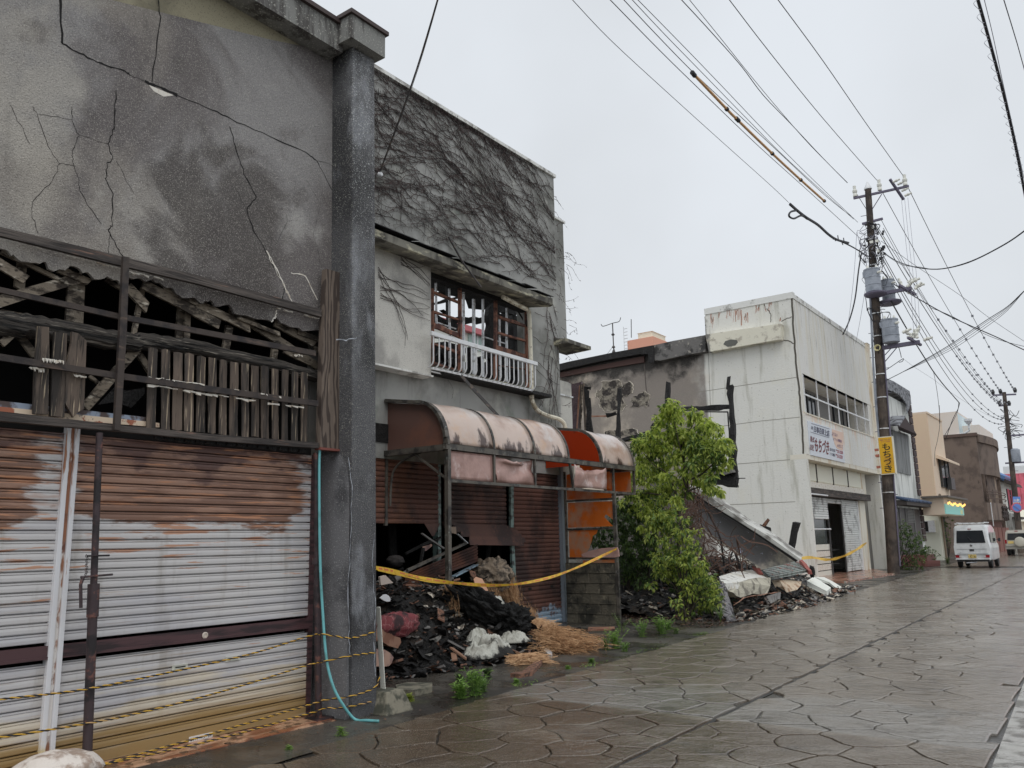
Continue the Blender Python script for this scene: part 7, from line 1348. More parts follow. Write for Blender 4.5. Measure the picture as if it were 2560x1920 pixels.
hd = MB(); A_, B2_, C2_ = kx(215, 365, XD+.05), kx(342, 282, XD+.8), kx(428, 420, XD+.1)
hd.prism([kx(218, 345, XD+.02), kx(240, 282, XD+.02), kx(342, 280, XD+.7), kx(298, 350, XD+.7)], (0, 0, .08)); hd.build('hood_roof', SHG, D_); MB().prism([kx(342, 280, XD+.7), kx(298, 350, XD+.7), kx(310, 385, XD+.1), kx(420, 425, XD+.3), kx(428, 410, XD+.5)], (-.1, 0, .05)).build('hood_roof', TIMB, D_)
BT = M('blue_tile', al(46, 60, 82), .35, rnd=.35); c0 = kx(268, 858, XD+.5); c1_ = kx(526, 915, XD+.5)
mbx = []
for k in range(20):
    u_ = k/20; p = V((XD+.7, yD0+(yD1+.2-yD0)*u_, 3.27)); MB().tube([p, p+V((-.7, 0, .2))], .07, 6).build('roof_tile', BT, D_)
MB().box((XD, yD0, 3.05), (XD+.6, yD1+.2, 3.3)).build('canopy', M('dark_soffit', al(52, 48, 46), .8), D_)
MB().box((XD-.02, yD0+.3, .1), (XD+.02, yD1-.9, 2.95)).build('shopfront', M('dark_shopfront', al(46, 42, 42), .5), D_)
for k in range(9): MB().box((XD+.02, yD0+2.6, 2.2+k*.08), (XD+.06, yD1-2.4, 2.24+k*.08)).build('louvre', M('louvre_grey', al(92, 92, 90), .6), D_)
for yy in (46.2, 47.6, 49.6): MB().box((XD+.02, yy, .1), (XD+.07, yy+.1, 2.95)).build('shopfront_post', M('louvre_grey', al(92, 92, 90), .6), D_)
# beige cafe
BE = M('beige_tile_wall', al(204, 172, 132), .85, L=[dict(c=al(180, 150, 116), s=2, lo=.45, hi=.62)], bump=[(20, .3, .01)]); BEF = M('beige_front', al(206, 182, 152), .85, L=[dict(c=al(184, 160, 134), s=2, lo=.45, hi=.6)])
E_ = thing('beige_cafe', (-11, 58, 0), 'beige two storey cafe with a black framed window and turquoise sign box', 'cafe'); YE = 56.0
ce = ky(500, 252, YE); XE2 = ce.x; zE = ce.z
MB().box((-22, YE, 3.0), (XE2, YE+.3, zE)).build('side_wall', BE, E_); MB().box((-22, YE, 0), (XE2, YE+.3, 3.0)).build('lower_side_wall', M('cream_base', al(204, 204, 186), .85), E_)
yE1 = kx(620, 360, XE2).y; MB().box((XE2-.3, YE+.3, 3.0), (XE2, yE1, zE)).build('front_wall', BEF, E_); MB().box((XE2-.3, YE+.3, 0), (XE2, YE+1.3, 3.0)).build('front_pier', MATS['cream_base'], E_)
MB().box((-22, YE, zE), (XE2+.05, yE1, zE+.12)).build('coping', BEF, E_)
MB().box((XE2-.6, YE+1.3, 0), (XE2-.5, yE1, 3.0)).build('shop_recess', BLK, E_)
q0 = kx(590, 590, XE2+.03); q1 = kx(675, 820, XE2+.03); wf = MB().box((XE2, q0.y, q1.z), (XE2+.12, q1.y, q0.z)).build('window', GL, E_)
for yy in (q0.y, (q0.y+q1.y)/2, q1.y-.08): MB().box((XE2+.12, yy, q1.z), (XE2+.16, yy+.09, q0.z)).build('window_frame', MATS['dark_frame'], wf)
MB().box((XE2+.1, (q0.y+q1.y)/2, q1.z-.1), (XE2+.4, q1.y, q1.z+.65)).build('window_basket', MATS['dark_frame'], wf)
h0 = kx(575, 548, XE2+.5); MB().prism([V((XE2, q0.y-.6, h0.z+.15)), V((XE2+.7, q0.y-.6, h0.z-.25)), V((XE2+.7, q0.y-.6, h0.z-.38)), V((XE2, q0.y-.6, h0.z-.1))], (0, q1.y-q0.y+1.2, 0)).build('window_hood', BEF, E_)
XSG = XE2+1.15; s0_, s1__ = kx(655, 935, XSG), kx(787, 1020, XSG); sb_ = MB().box((XE2, s0_.y-.6, s1__.z-.05), (XSG-.05, s1__.y, s0_.z+.35)).build('sign_box', BEF, E_)
MB().box((XSG-.05, s0_.y-.55, s1__.z), (XSG, s1__.y, s0_.z+.0)).build('sign_face', M('turquoise', al(108, 214, 204), .5), sb_); MB().box((XE2, s0_.y-.9, s0_.z+.35), (XSG+.25, s1__.y+.3, s0_.z+.45)).build('sign_roof', M('cafe_roof', al(70, 66, 62), .6), sb_)
mb = MB(); mb.box((XSG, s1__.y-1.3, s1__.z+.05), (XSG+.01, s1__.y-.5, s1__.z+.3)); mb.build('sign_mark', M('sign_olive', al(176, 190, 120), .5), sb_)
LMP = M('warm_bulb', (.9, .6, .2), .4, emit=((1, .55, .14), 1.4)); ls = thing('string_lights', V((XSG+.1, s0_.y, s0_.z)), 'string of warm glowing bulbs along the turquoise cafe sign', 'lights')
for k in range(13):
    y = s0_.y-.3+(s1__.y-s0_.y+.1)*k/12; MB().lathe(V((XSG+.12, y, s0_.z+.02+.06*math.sin(k*1.7))), [(.02, -.07), (.045, -.03), (.045, .03), (.02, .07)], 8).build('bulb', LMP, ls)
MB().tube(sag(V((XSG+.12, s0_.y-.4, s0_.z+.18)), V((XSG+.12, s1__.y, s0_.z+.18)), .05), .012, 4).build('cord', BLK, ls)
MB().tube([V((XE2+.12, YE+.35, 0)), V((XE2+.12, YE+.35, s0_.z-.1)), V((XE2+.12, YE+.35, s0_.z+.25)), V((XSG-.2, s0_.y-.65, s0_.z+.5))], .07, 6).build('downpipe', M('brown_pipe', al(92, 80, 66), .6), E_, smooth=True)
p = ky(500, 1105, YE-.3); MB().box(p+V((-.25, 0, -.35)), p+V((.45, .3, .35))).build('air_unit', WAL, E_); MB().box(p+V((-.24, -.02, -.3)), p+V((.1, 0, .3))).build('air_fan', BLK, E_)
# pale stepped building behind
F_b = thing('pale_stepped_building', (-14, 66, 0), 'pale pinkish building with a stepped roof behind the beige cafe', 'building'); PKW = M('pale_pink_wall', al(214, 202, 190), .85, L=[dict(c=al(190, 178, 166), s=.8, lo=.45, hi=.6)])
YF = 89.0; a = ky(510, 255, YF); b_ = ky(730, 236, YF); MB().box((a.x-2, YF, 0), (b_.x, YF+9, b_.z)).build('tower', PKW, F_b)
mpn = MB(); mpn.prism([V((b_.x, YF+.1, b_.z-.2)), V((b_.x, YF+8, b_.z-.2)), V((b_.x, YF+8, b_.z-1.6)), V((b_.x, YF+.1, b_.z-2.6))], (.03, 0, 0)); mpn.build('glazed_panel', M('blue_grey_panel', al(150, 166, 170), .4), F_b)
c_ = ky(870, 338, YF+2); c2_ = ky(1015, 400, YF+12); MB().box((b_.x-.5, YF+2, 0), (c_.x+.3, YF+12, c_.z)).build('lower_block', PKW, F_b)
p0 = ky(720, 420, YF-.1); p1 = ky(825, 380, YF-.1); MB().tube([p0, ky(790, 400, YF-.1), p1, p1+V((0, 0, .6))], .1, 6).build('roof_pipe', ALU, F_b); MB().lathe(p1+V((0, 0, .6)), [(.15, 0), (.35, .3), (.35, .5)], 10).build('cowl', ALU, F_b)
# brown house with bowed front
G_ = thing('brown_corner_house', (-12, 80, 0), 'dark brown rendered house with a bowed corner and a burnt first floor balcony', 'house'); BR = M('brown_render', al(86, 74, 66), .92, L=[dict(c=al(70, 60, 54), s=1, lo=.45, hi=.62), dict(c=al(40, 34, 32), s=(1, 1, .6), lo=.58, hi=.72)], bump=[(12, .4, .03)])
YG = 76.0; a = ky(630, 447, YG); b_ = ky(872, 420, YG); XG2 = b_.x
MB().box((a.x-3, YG, 0), (XG2, YG+.3, b_.z)).build('side_wall', BR, G_); MB().box((a.x-3, YG-.1, b_.z), (XG2+.1, YG+.3, b_.z+.25)).build('coping', M('brown_coping', al(70, 56, 50), .8), G_)
nn = 8; fr = [];
for k in range(nn+1):
    u_ = k/nn; fr.append(V((XG2+.6*math.sin(u_*math.pi), YG+.3+11.5*u_, 0)))
z1, z2 = kx(905, 705, XG2).z, kx(945, 925, XG2).z; z3 = kx(955, 1055, XG2).z; ztG = b_.z
for (zl_, zh_, dx, nm, mt) in [(z1, ztG-.5, 0, 'upper_wall', BR), (ztG-.5, ztG+.15, .15, 'parapet', BR), (z3, z2, .15, 'lower_band', M('brown_band', al(92, 80, 72), .85, L=[dict(c=al(70, 60, 54), s=(1, 1.5, .4), lo=.45, hi=.6)])), (0, z3-.1, -.35, 'ground_recess', M('maroon_recess', al(82, 56, 50), .8))]:
    mb = MB()
    for p, q in zip(fr, fr[1:]): mb.prism([p+V((dx, 0, zl_)), q+V((dx, 0, zl_)), q+V((dx, 0, zh_)), p+V((dx, 0, zh_))], (-.25, 0, 0))
    mb.build(nm, mt, G_, kind='stuff' if 0 else None)
mb = MB()
for p, q in zip(fr, fr[1:]): mb.prism([p+V((-.35, 0, z2)), q+V((-.35, 0, z2)), q+V((-.35, 0, z1)), p+V((-.35, 0, z1))], (-.1, 0, 0))
mb.build('balcony_recess', M('burnt_recess', al(78, 66, 58), .8, L=[dict(c=al(130, 112, 92), s=(1, .7, .3), lo=.5, hi=.6), dict(c=al(34, 28, 26), s=.8, lo=.5, hi=.65)]), G_)
MB().box((XG2-1.6, YG+11.81, 0), (XG2+.02, YG+12.05, ztG-.1)).build('end_wall', BR, G_)
for z in (z2+.35, z2+.7, z2+.9): MB().tube([p+V((.2, 0, z)) for p in fr], .035, 5).build('balcony_rail', MATS['brown_coping'], G_)
for k in (0, 1): p = fr[0]+V((.05, .5+k*1.1, 0)); MB().box(p+V((-.1, 0, z2)), p+V((.1, .25, z1))).build('balcony_post', BR, G_)
for k in range(3):
    c = fr[3]+V((.2, .0+k*1.3, (z2+z3)/2-.1)); m_ = MB()
    for (dy, dz, dy2, dz2) in [(-.4, .45, .4, .45), (0, .6, 0, -.6), (-.4, .1, .4, .1), (-.4, -.4, 0, .1), (.4, -.4, 0, .1), (-.3, -.2+.1*k, .35, -.2)]: m_.beam(c+V((0, dy, dz)), c+V((.05, dy2, dz2)), .1, .12, (1, 0, 0))
    m_.build('lettering', M('dark_lettering', al(46, 40, 38), .7), G_)
MB().tube([fr[0]+V((.3, .9, z2)), fr[0]+V((.35, .5, z2-.1)), fr[0]+V((.35, .5, z3-.5))], .04, 5).build('downpipe', WAL, G_)
for k in range(4): MB().box((XG2-.3, YG+1.2+k*2.6, 0), (XG2+.3, YG+3.4+k*2.6, z3-.6)).build('door', M('maroon_door', al(98, 62, 54), .7, rnd=.1), G_)
# blue roofed house, red warehouse, small things beyond
H_ = thing('blue_roofed_house', (-11, 92, 0), 'small house with blue roof tiles beyond the brown corner house', 'house'); YH = 89.5
a = ky(1040, 660, YH); b_ = ky(1085, 690, YH); c_ = ky(1108, 790, YH)
MB().box((-11.5, YH, 0), (-9.2, 100, a.z-.8)).build('wall', M('house_white', al(196, 196, 190), .8), H_); MB().prism([V((-13, YH-.5, a.z+.9)), V((-8.6, YH-.5, c_.z+.3)), V((-8.5, YH-.5, c_.z)), V((-13, YH-.5, a.z-.2))], (0, 9, 0)).build('roof', MATS['dark_soffit'], H_)
for k in range(12): p = V((-9.0, YH-.5+k*.72, c_.z+.6)); MB().tube([p, p+V((-3.6, 0, a.z-c_.z+.45))], .3, 6).build('roof_tile', M('bright_blue_tile', al(60, 100, 150), .3, rnd=.15), H_)
for k in range(3): MB().box((-9.2, YH+1+k*2.6, 3.6), (-9.1, YH+2.6+k*2.6, 5.6)).build('window', GL, H_)
MB().box((-9.3, YH-.2, 0), (-8.95, 96, 3.3)).build('grey_wall', GR, H_); MB().box((-8.9, YH, 2.8), (-8.2, 96, 2.95)).build('canopy', MATS['dark_soffit'], H_)
I_ = thing('red_warehouse', (0, 112, 0), 'red ribbed metal warehouse with a white top band at the end of the street', 'warehouse'); YI = 112.0
a = ky(1083, 705, YI); zt2 = ky(1180, 648, YI).z; zr = ky(1180, 705, YI).z; zb_ = ky(1230, 1012, YI).z
RD = M('red_cladding', al(196, 62, 88), .6, L=[dict(c=al(160, 52, 72), s=1, lo=.45, hi=.6)])
MB().box((a.x, YI, zr), (14, YI+10, zt2)).build('top_band', M('pale_band', al(206, 210, 212), .6), I_)
for k in range(40): x = a.x+k*.5; MB().box((x, YI-.05-(k % 2)*.07, zb_), (x+.48, YI+.2, zr)).build('cladding_rib', RD, I_)
MB().box((a.x, YI+.2, 0), (14, YI+10, zb_)).build('lower_wall', M('pale_lower', al(206, 206, 196), .7), I_)
for k in range(3): MB().box((a.x+2, YI, zb_-.35-k*.4), (14, YI+.2, zb_-.1-k*.4)).build('rail', M('pale_band', al(206, 210, 212), .6), I_)
J_ = thing('small_cream_shed', (-6.5, 105, 0), 'small cream roofed shed in front of the red warehouse', 'shed'); p0 = ky(1205, 1070, 104); MB().box((p0.x-.3, 104, 0), (p0.x+6, 108, p0.z)).build('wall', CRM, J_); MB().prism([V((p0.x-.6, 103.7, p0.z)), V((p0.x+7, 103.7, p0.z)), V((p0.x+7, 106, p0.z+1.2)), V((p0.x-.6, 106, p0.z+1.2))], (0, 0, .1)).build('roof', M('cream_roof', al(190, 186, 168), .6), J_)
# ================================================================== vehicles
WPN = M('white_car_paint', (.74, .76, .77), .18, spec=.6, L=[dict(c=(.6, .62, .63), s=1.5, lo=.5, hi=.66)]); CGL = M('car_glass', (.03, .034, .04), .05, spec=.9); TYR = M('tyre', (.018, .018, .019), .75); PLS = M('black_plastic', (.03, .03, .032), .5); RLP = M('red_lamp', (.35, .02, .03), .15); CRL = M('clear_lamp', (.6, .58, .56), .1); PLT = M('plate_yellow', al(232, 196, 50), .5); CHM = M('chrome', (.6, .6, .62), .15, metal=1)
def wheel(parent, x, y, z, r, w_, nm='wheel'):
    o = MB().lathe(V((x-w_/2, y, z)), [(r*.62, 0), (r*.92, 0), (r, w_*.15), (r, w_*.85), (r*.92, w_), (r*.62, w_)], 28, (1, 0, 0)).build(nm, TYR, parent, smooth=True, local=True)
    rim = MB(); rim.lathe(V((x-w_/2+.01, y, z)), [(.02, 0), (r*.5, .01), (r*.63, -.0), (r*.63, w_*.9), (.02, w_*.9)], 20, (1, 0, 0)).build('rim', ALU, o, smooth=True, local=True)
def rr_box(sec, y0, y1):  pass
def loft(secs, mat, nm, par, smooth=True):
    mb = MB(); n = len(secs[0]); vs = [V(p) for s in secs for p in s]
    mb.add(vs, [tuple(range(n-1, -1, -1)), tuple(range(n*(len(secs)-1), n*len(secs)))]+[(n*k+i, n*k+(i+1) % n, n*k+n+(i+1) % n, n*k+n+i) for k in range(len(secs)-1) for i in range(n)])
    return mb.build(nm, mat, par, smooth=smooth, local=True)
def vsec(y, wb, wm, wt, z0, zm, z1, r=.1):   # one cross section of a van body: sill, waist, roof
    h = [(wb-.06, z0), (wb, z0+.07), (wm, zm-.12), (wm, zm), (wm-.02, zm+.08), (wt+.015, z1-r*1.25), (wt-r*.45, z1-r*.28), (wt-r*1.5, z1)]
    return [(x, y, z) for x, z in h]+[(-x, y, z) for x, z in h[::-1]]
van = thing('white_van', (-6.08, 43.4, 0), 'white kei van with a roof rack and yellow plate parked by the beige cafe', 'van')
secs = [vsec(.1, .66, .7, .6, .42, .98, 1.86, .1), vsec(.02, .7, .735, .635, .4, 1.0, 1.8, .12), vsec(0, .71, .74, .64, .38, 1.0, 1.74)]
S2 = [vsec(0.0, .70, .725, .60, .4, 1.0, 1.80, .12), vsec(.06, .72, .74, .64, .36, 1.0, 1.93, .1), vsec(.5, .735, .745, .665, .34, 1.0, 1.97, .1), vsec(2.2, .735, .745, .665, .34, 1.0, 1.97, .1), vsec(2.75, .73, .74, .64, .34, 1.0, 1.9, .12), vsec(3.1, .72, .73, .6, .34, .98, 1.35, .1), vsec(3.34, .7, .7, .58, .36, .9, 1.05, .08), vsec(3.38, .66, .66, .56, .4, .85, .98, .08)]
loft(S2, WPN, 'body', van)
L_ = lambda mb, nm, mt, par=None, **k: mb.build(nm, mt, par or van, local=True, **k)
g_ = MB(); g_.prism([(x, -.03, z) for x, z in [(-.56, 1.16), (.56, 1.16), (.575, 1.22), (.535, 1.62), (.50, 1.68), (-.50, 1.68), (-.535, 1.62), (-.575, 1.22)]], (0, .03, 0)); L_(g_, 'rear_window', CGL, bev=.006)
L_(MB().prism([(-.59, -.015, 1.14), (.59, -.015, 1.14), (.53, -.015, 1.7), (-.53, -.015, 1.7)], (0, .02, 0)), 'window_seal', PLS)
L_(MB().tube([V((.05, -.045, 1.2)), V((.0, -.05, 1.26)), V((-.1, -.045, 1.42))], .012, 5), 'wiper', PLS)
L_(MB().box((-.70, -.03, .4), (.70, .08, .62)), 'bumper', WPN, bev=.03); L_(MB().box((-.66, -.0, .3), (.66, .2, .4)), 'valance', PLS)
for s_ in (-1, 1):
    L_(MB().box((min(s_*.46, s_*.69), -.045, .48), (max(s_*.46, s_*.69), .02, .60)), 'tail_lamp', RLP, bev=.01); L_(MB().box((min(s_*.46, s_*.53), -.05, .485), (max(s_*.46, s_*.53), .0, .595)), 'reverse_lamp', CRL)
    wheel(van, s_*.62, .62, .28, .28, .16); wheel(van, s_*.62, 2.75, .28, .28, .16)
    L_(MB().box((min(s_*.738, s_*.752), .45, 1.15), (max(s_*.738, s_*.752), 1.25, 1.6)), 'side_window', CGL); L_(MB().box((min(s_*.738, s_*.752), 1.35, 1.12), (max(s_*.738, s_*.752), 2.3, 1.6)), 'side_window', CGL)
    L_(MB().tube([V((s_*.56, .1, 2.0)), V((s_*.57, .5, 2.06)), V((s_*.57, 2.0, 2.06))], .02, 6), 'rack_rail', ALU)
    m_ = MB(); m_.tube([V((s_*.74, 2.5, 1.25)), V((s_*.86, 2.5, 1.25))], .015, 5); m_.box((s_*.86-.05, 2.45, 1.17), (s_*.86+.05, 2.52, 1.33)); L_(m_, 'mirror', PLS)
for k in range(4): L_(MB().box((-.58, .15+k*.6, 2.03), (.58, .21+k*.6, 2.06)), 'rack_bar', ALU)
L_(MB().box((-.6, .1, 1.99), (.6, .14, 2.05)), 'rack_bar', ALU)
L_(MB().box((-.62, -.012, .86), (.62, .0, .866)), 'door_crease', PLS); L_(MB().box((-.63, -.016, .645), (.63, .0, .652)), 'door_gap', PLS)
L_(MB().box((-.09, -.02, .78), (.09, .0, .85)), 'door_handle', PLS, bev=.01); L_(MB().box((-.07, -.02, 1.755), (.07, .04, 1.785)), 'brake_light', RLP)
em = MB().lathe(V((0, -.015, 1.03)), [(.035, 0), (.05, .003), (.05, .008), (.035, .01)], 16, (0, -1, 0)); em.box((-.055, -.03, 1.022), (.055, -.02, 1.036)); L_(em, 'badge', CHM)
pl_ = MB(); pl_.box((-.165, -.06, .46), (.165, -.05, .625)); put_text(pl_, '47-43', V((-.11, -.062, .475)), V((.15, -.062, .475)), V((.15, -.062, .565)), V((-.11, -.062, .565)), 1, .01, lift=V((0, -.002, 0))); put_text(pl_, '静岡 480', V((-.1, -.062, .575)), V((.1, -.062, .575)), V((.1, -.062, .615)), V((-.1, -.062, .615)), 1, lift=V((0, -.002, 0))); put_text(pl_, 'い', V((-.15, -.062, .5)), V((-.12, -.062, .5)), V((-.12, -.062, .54)), V((-.15, -.062, .54)), 1, lift=V((0, -.002, 0)))
L_(pl_, 'number_plate', [PLT, M('plate_black', (.02, .02, .02), .5)])
for k, w_ in enumerate((.13, .1)): L_(MB().box((-.55, -.012, .83-k*.03-.12), (-.55+w_, .0, .845-k*.03-.12)), 'model_badge', ALU)
L_(MB().tube([V((-.3, .1, .24)), V((-.1, .12, .26)), V((.1, .3, .27))], .03, 6), 'exhaust', CHM)
sv = thing('beige_offroader', (-6.45, 66.0, 0), 'pale beige off road car with a covered spare wheel parked further up the street', 'car', )
BGP = M('beige_car_paint', (.52, .5, .44), .2, spec=.6)
loft([vsec(0, .68, .72, .58, .5, 1.0, 1.58, .1), vsec(.06, .72, .74, .62, .46, 1.0, 1.68, .08), vsec(1.8, .73, .75, .62, .42, 1.0, 1.68, .08), vsec(2.3, .73, .74, .58, .42, 1.0, 1.2, .1), vsec(3.3, .7, .7, .58, .45, .85, 1.0, .08)], BGP, 'body', sv)
S_ = lambda mb, nm, mt, **k: mb.build(nm, mt, sv, local=True, **k)
S_(MB().prism([(-.58, -.02, 1.06), (.58, -.02, 1.06), (.52, -.02, 1.5), (-.52, -.02, 1.5)], (0, .03, 0)), 'rear_window', CGL)
S_(MB().lathe(V((.16, -.02, .93)), [(.02, .2), (.24, .2), (.31, .17), (.33, .1), (.33, 0)], 28, (0, -1, 0)), 'spare_wheel_cover', M('cover_cream', (.6, .58, .5), .3), smooth=True)
S_(MB().box((-.74, -.06, .45), (.74, .1, .66)), 'bumper', M('bumper_grey', (.3, .29, .26), .4), bev=.03); S_(MB().box((-.55, -.03, .82), (-.22, -.02, .98)), 'number_plate', PLT)
for s_ in (-1, 1):
    S_(MB().box((min(s_*.62, s_*.73), -.03, .82), (max(s_*.62, s_*.73), .05, 1.08)), 'tail_lamp', RLP); wheel(sv, s_*.62, .6, .33, .33, .2); wheel(sv, s_*.62, 2.7, .33, .33, .2)
S_(MB().box((-.1, .0, 1.62), (.1, .05, 1.66)), 'brake_light', RLP); S_(MB().box((-.6, .08, 1.69), (.6, .2, 1.73)), 'roof_spoiler', BGP)
# ================================================================== poles and wires
PC = M('pole_concrete', al(62, 54, 48), .85, L=[dict(c=al(40, 35, 32), s=1.4, lo=.42, hi=.6), dict(c=al(88, 80, 70), s=(14, 14, 2), lo=.56, hi=.7, k=.6)], bump=[(30, .3, .01)]); STL = M('cross_arm', al(74, 70, 84), .6); TRF = M('transformer_grey', al(112, 117, 125), .5, L=[dict(c=al(94, 99, 107), s=1.5, lo=.45, hi=.6)]); POR = M('porcelain', al(214, 214, 204), .3); CBL = M('cable_black', (.025, .025, .03), .6); WGR = M('wire_grey', al(112, 112, 120), .6)
def pole(base, top, r0, r1, label):
    t_ = thing('utility_pole', base, label, 'utility pole'); MB().tube([base.lerp(top, k/8) for k in range(9)], r0, 20, r1=r1).build('shaft', PC, t_, smooth=True); return t_
pbx = (onZ('i', 2130, 985)+onZ('i', 2205, 998))/2; PY = pbx.y; ptop = onY('j', 470, 205, PY)
P1 = pole(pbx, ptop, .24, .13, 'near dark concrete utility pole with three grey transformers and a yellow sign')
MB().lathe(ptop, [(.15, 0), (.17, .02), (.15, .1), (.01, .4)], 14).build('pole_cap', WAL, P1)
def jj(x, y, dx=0, dy=0): return onY('j', x, y, PY)+V((dx, dy, 0))
def arm(p, q, nm='cross_arm', w_=.09): MB().beam(p, q, w_, w_).build(nm, STL, P1)
aL, aR = jj(370, 265), jj(752, 180); arm(aL, aR); arm(jj(430, 442), jj(572, 405)); arm(jj(640, 160, 0, -.5), jj(705, 258, 0, .3), 'short_arm'); arm(jj(540, 928), jj(770, 885), w_=.14); arm(jj(560, 1300), jj(828, 1258), w_=.16); arm(jj(700, 880, 0, -.4), jj(790, 920, 0, .3), 'short_arm'); arm(jj(760, 1240, 0, -.4), jj(826, 1270, 0, .3), 'short_arm')
for a, b_ in [((565,235),(480,370)),((545,1000),(610,985)),((670,1295),(582,1400)),((640,1290),(575,1360))]: MB().tube([jj(*a), jj(*b_)], .02, 5).build('arm_brace', STL, P1)
def insul(p, s=1.0, ax=(0, 0, 1)): MB().lathe(p, [(.05*s, 0), (.09*s, .02*s), (.09*s, .12*s), (.07*s, .16*s), (.1*s, .2*s), (.1*s, .3*s), (.06*s, .34*s), (.07*s, .5*s)], 10, ax).build('insulator', POR, P1, smooth=True)
for p in (aL+V((.08, 0, .05)), jj(552, 212), jj(728, 178)): insul(p)
for p in (jj(655, 175, 0, -.4), jj(672, 170), jj(700, 215), jj(722, 248)): insul(p, .6, (1, 0, .2))
for (x, y) in [(700,870),(735,840),(740,880),(770,850),(790,870),(760,900),(800,900),(745,915)]: insul(jj(x, y, 0, rp.uniform(-.4, .3)), .75, (rp.uniform(-1, 1), 0, rp.uniform(0, 1)))
for (x, y) in [(740,1230),(715,1200),(765,1200),(810,1210),(820,1240),(845,1240),(790,1235)]: insul(jj(x, y, 0, rp.uniform(-.4, .3)), .75, (rp.uniform(-1, 1), 0, rp.uniform(0, 1)))
def trans(x, y0, y1, wpx, dy, lab=None):
    c = jj(x, y1, 0, dy); t2 = jj(x, y0, 0, dy); r = wpx/2*CR['j'][2]*(c-CAMP).length/F; h = t2.z-c.z
    o = MB().lathe(c, [(r*.75, 0), (r*.98, .04), (r*.98, h*.3), (r*1.02, h*.31), (r*1.02, h*.34), (r*.98, h*.35), (r*.98, h*.62), (r*1.02, h*.63), (r*1.02, h*.66), (r*.98, h*.67), (r, h*.94), (r*1.05, h*.95), (r*1.05, h), (r*.6, h*1.03)], 28).build('transformer', TRF, P1, smooth=True)
    for k in range(3): a = 2*k; q = c+V((math.cos(a)*r*.6, math.sin(a)*r*.6, h*1.02)); MB().lathe(q, [(.04, 0), (.055, .05), (.03, .14)], 8).build('bushing', POR, o)
    q = c+V((r*.8, -r*.6, h*.78)); MB().lathe(q, [(.05, 0), (.06, .08), (.04, .16)], 8, (1, -.3, 0)).build('bushing', POR, o); q = c+V((-r*.9, -r*.3, h*.8)); MB().box(q+V((-.06, -.06, -.12)), q+V((.06, .06, .12))).build('bracket', TRF, o)
trans(530, 772, 935, 95, -.45); trans(600, 810, 962, 78, .45); trans(637, 1105, 1270, 100, -.1)
MB().lathe(jj(540, 945, 0, -.45), [(.4, -.06), (.46, 0), (.46, .05), (.4, .06)], 20).build('platform', STL, P1); MB().lathe(jj(600, 972, 0, .45), [(.42, -.06), (.5, 0), (.5, .05), (.42, .08)], 20).build('platform', STL, P1)
for i in range(26):                          # step bolts
    p = pbx.lerp(ptop, .13+i*.032); MB().tube([p+V((-.02, 0, 0)), p+V(((-.36 if i % 2 else .36), -.05, 0))], .014, 4).build('step_bolt', STL, P1)
for k in (.2, .3, .36, .44, .5, .6, .66, .71, .79, .86): p = pbx.lerp(ptop, k); MB().lathe(p, [(.26-.1*k, -.02), (.26-.1*k, .02)], 16).build('pole_band', ALU, P1)
for i in range(64):                          # loops of service cable round the pole head
    y0 = rp.choice([rp.uniform(430, 720), rp.uniform(430, 720), rp.uniform(760, 1300)]); x0 = 440+(y0-200)*.085+30; p = jj(x0, y0, rp.uniform(-.12, .12), -.22); q = [p]
    w_ = rp.choice((-1, 1)); a = jj(x0+w_*rp.uniform(20, 95), y0+rp.uniform(-70, 90), 0, rp.uniform(-.4, .2)); c = jj(x0+w_*rp.uniform(0, 60), y0+rp.uniform(20, 150), 0, rp.uniform(-.4, .1))
    MB().tube(spline([p, (p+a)/2+V((0, 0, rp.uniform(-.2, .2))), a, (a+c)/2+V((0, 0, -rp.uniform(0, .25))), c], 5), rp.choice((.01, .014, .02)), 4, cap=False).build('cable_loop', CBL if rp.random() < .8 else WGR, P1, recalc=False)
for i in range(22): p = jj(rp.uniform(440, 580), rp.uniform(460, 720), 0, rp.uniform(-.35, .2)); MB().box(p, p+V((rp.uniform(.05, .14), .08, rp.uniform(.05, .16)))).build('cable_clamp', CBL if rp.random() < .6 else POR, P1)
MB().tube(spline([pbx.lerp(ptop, .02)+V((.27, -.05, 0)), pbx.lerp(ptop, .35)+V((.24, -.06, 0)), pbx.lerp(ptop, .62)+V((.2, -.06, 0))], 4), .03, 6).build('riser_pipe', STL, P1); MB().tube(spline([pbx.lerp(ptop, .34)+V((-.2, -.1, 0)), pbx.lerp(ptop, .5)+V((-.24, -.1, 0)), pbx.lerp(ptop, .76)+V((-.16, -.1, 0))], 4), .045, 6).build('riser_pipe', TRF, P1)
for a in (0, 1, 2): c = jj(545, 1305, 0, -.25); MB().tube([c+V((math.cos(t*.7)*(.09+.02*a), -.02*a, math.sin(t*.7)*(.09+.02*a))) for t in range(10)], .014, 4).build('coiled_wire', M('wire_yellow', al(200, 190, 120), .5), P1)
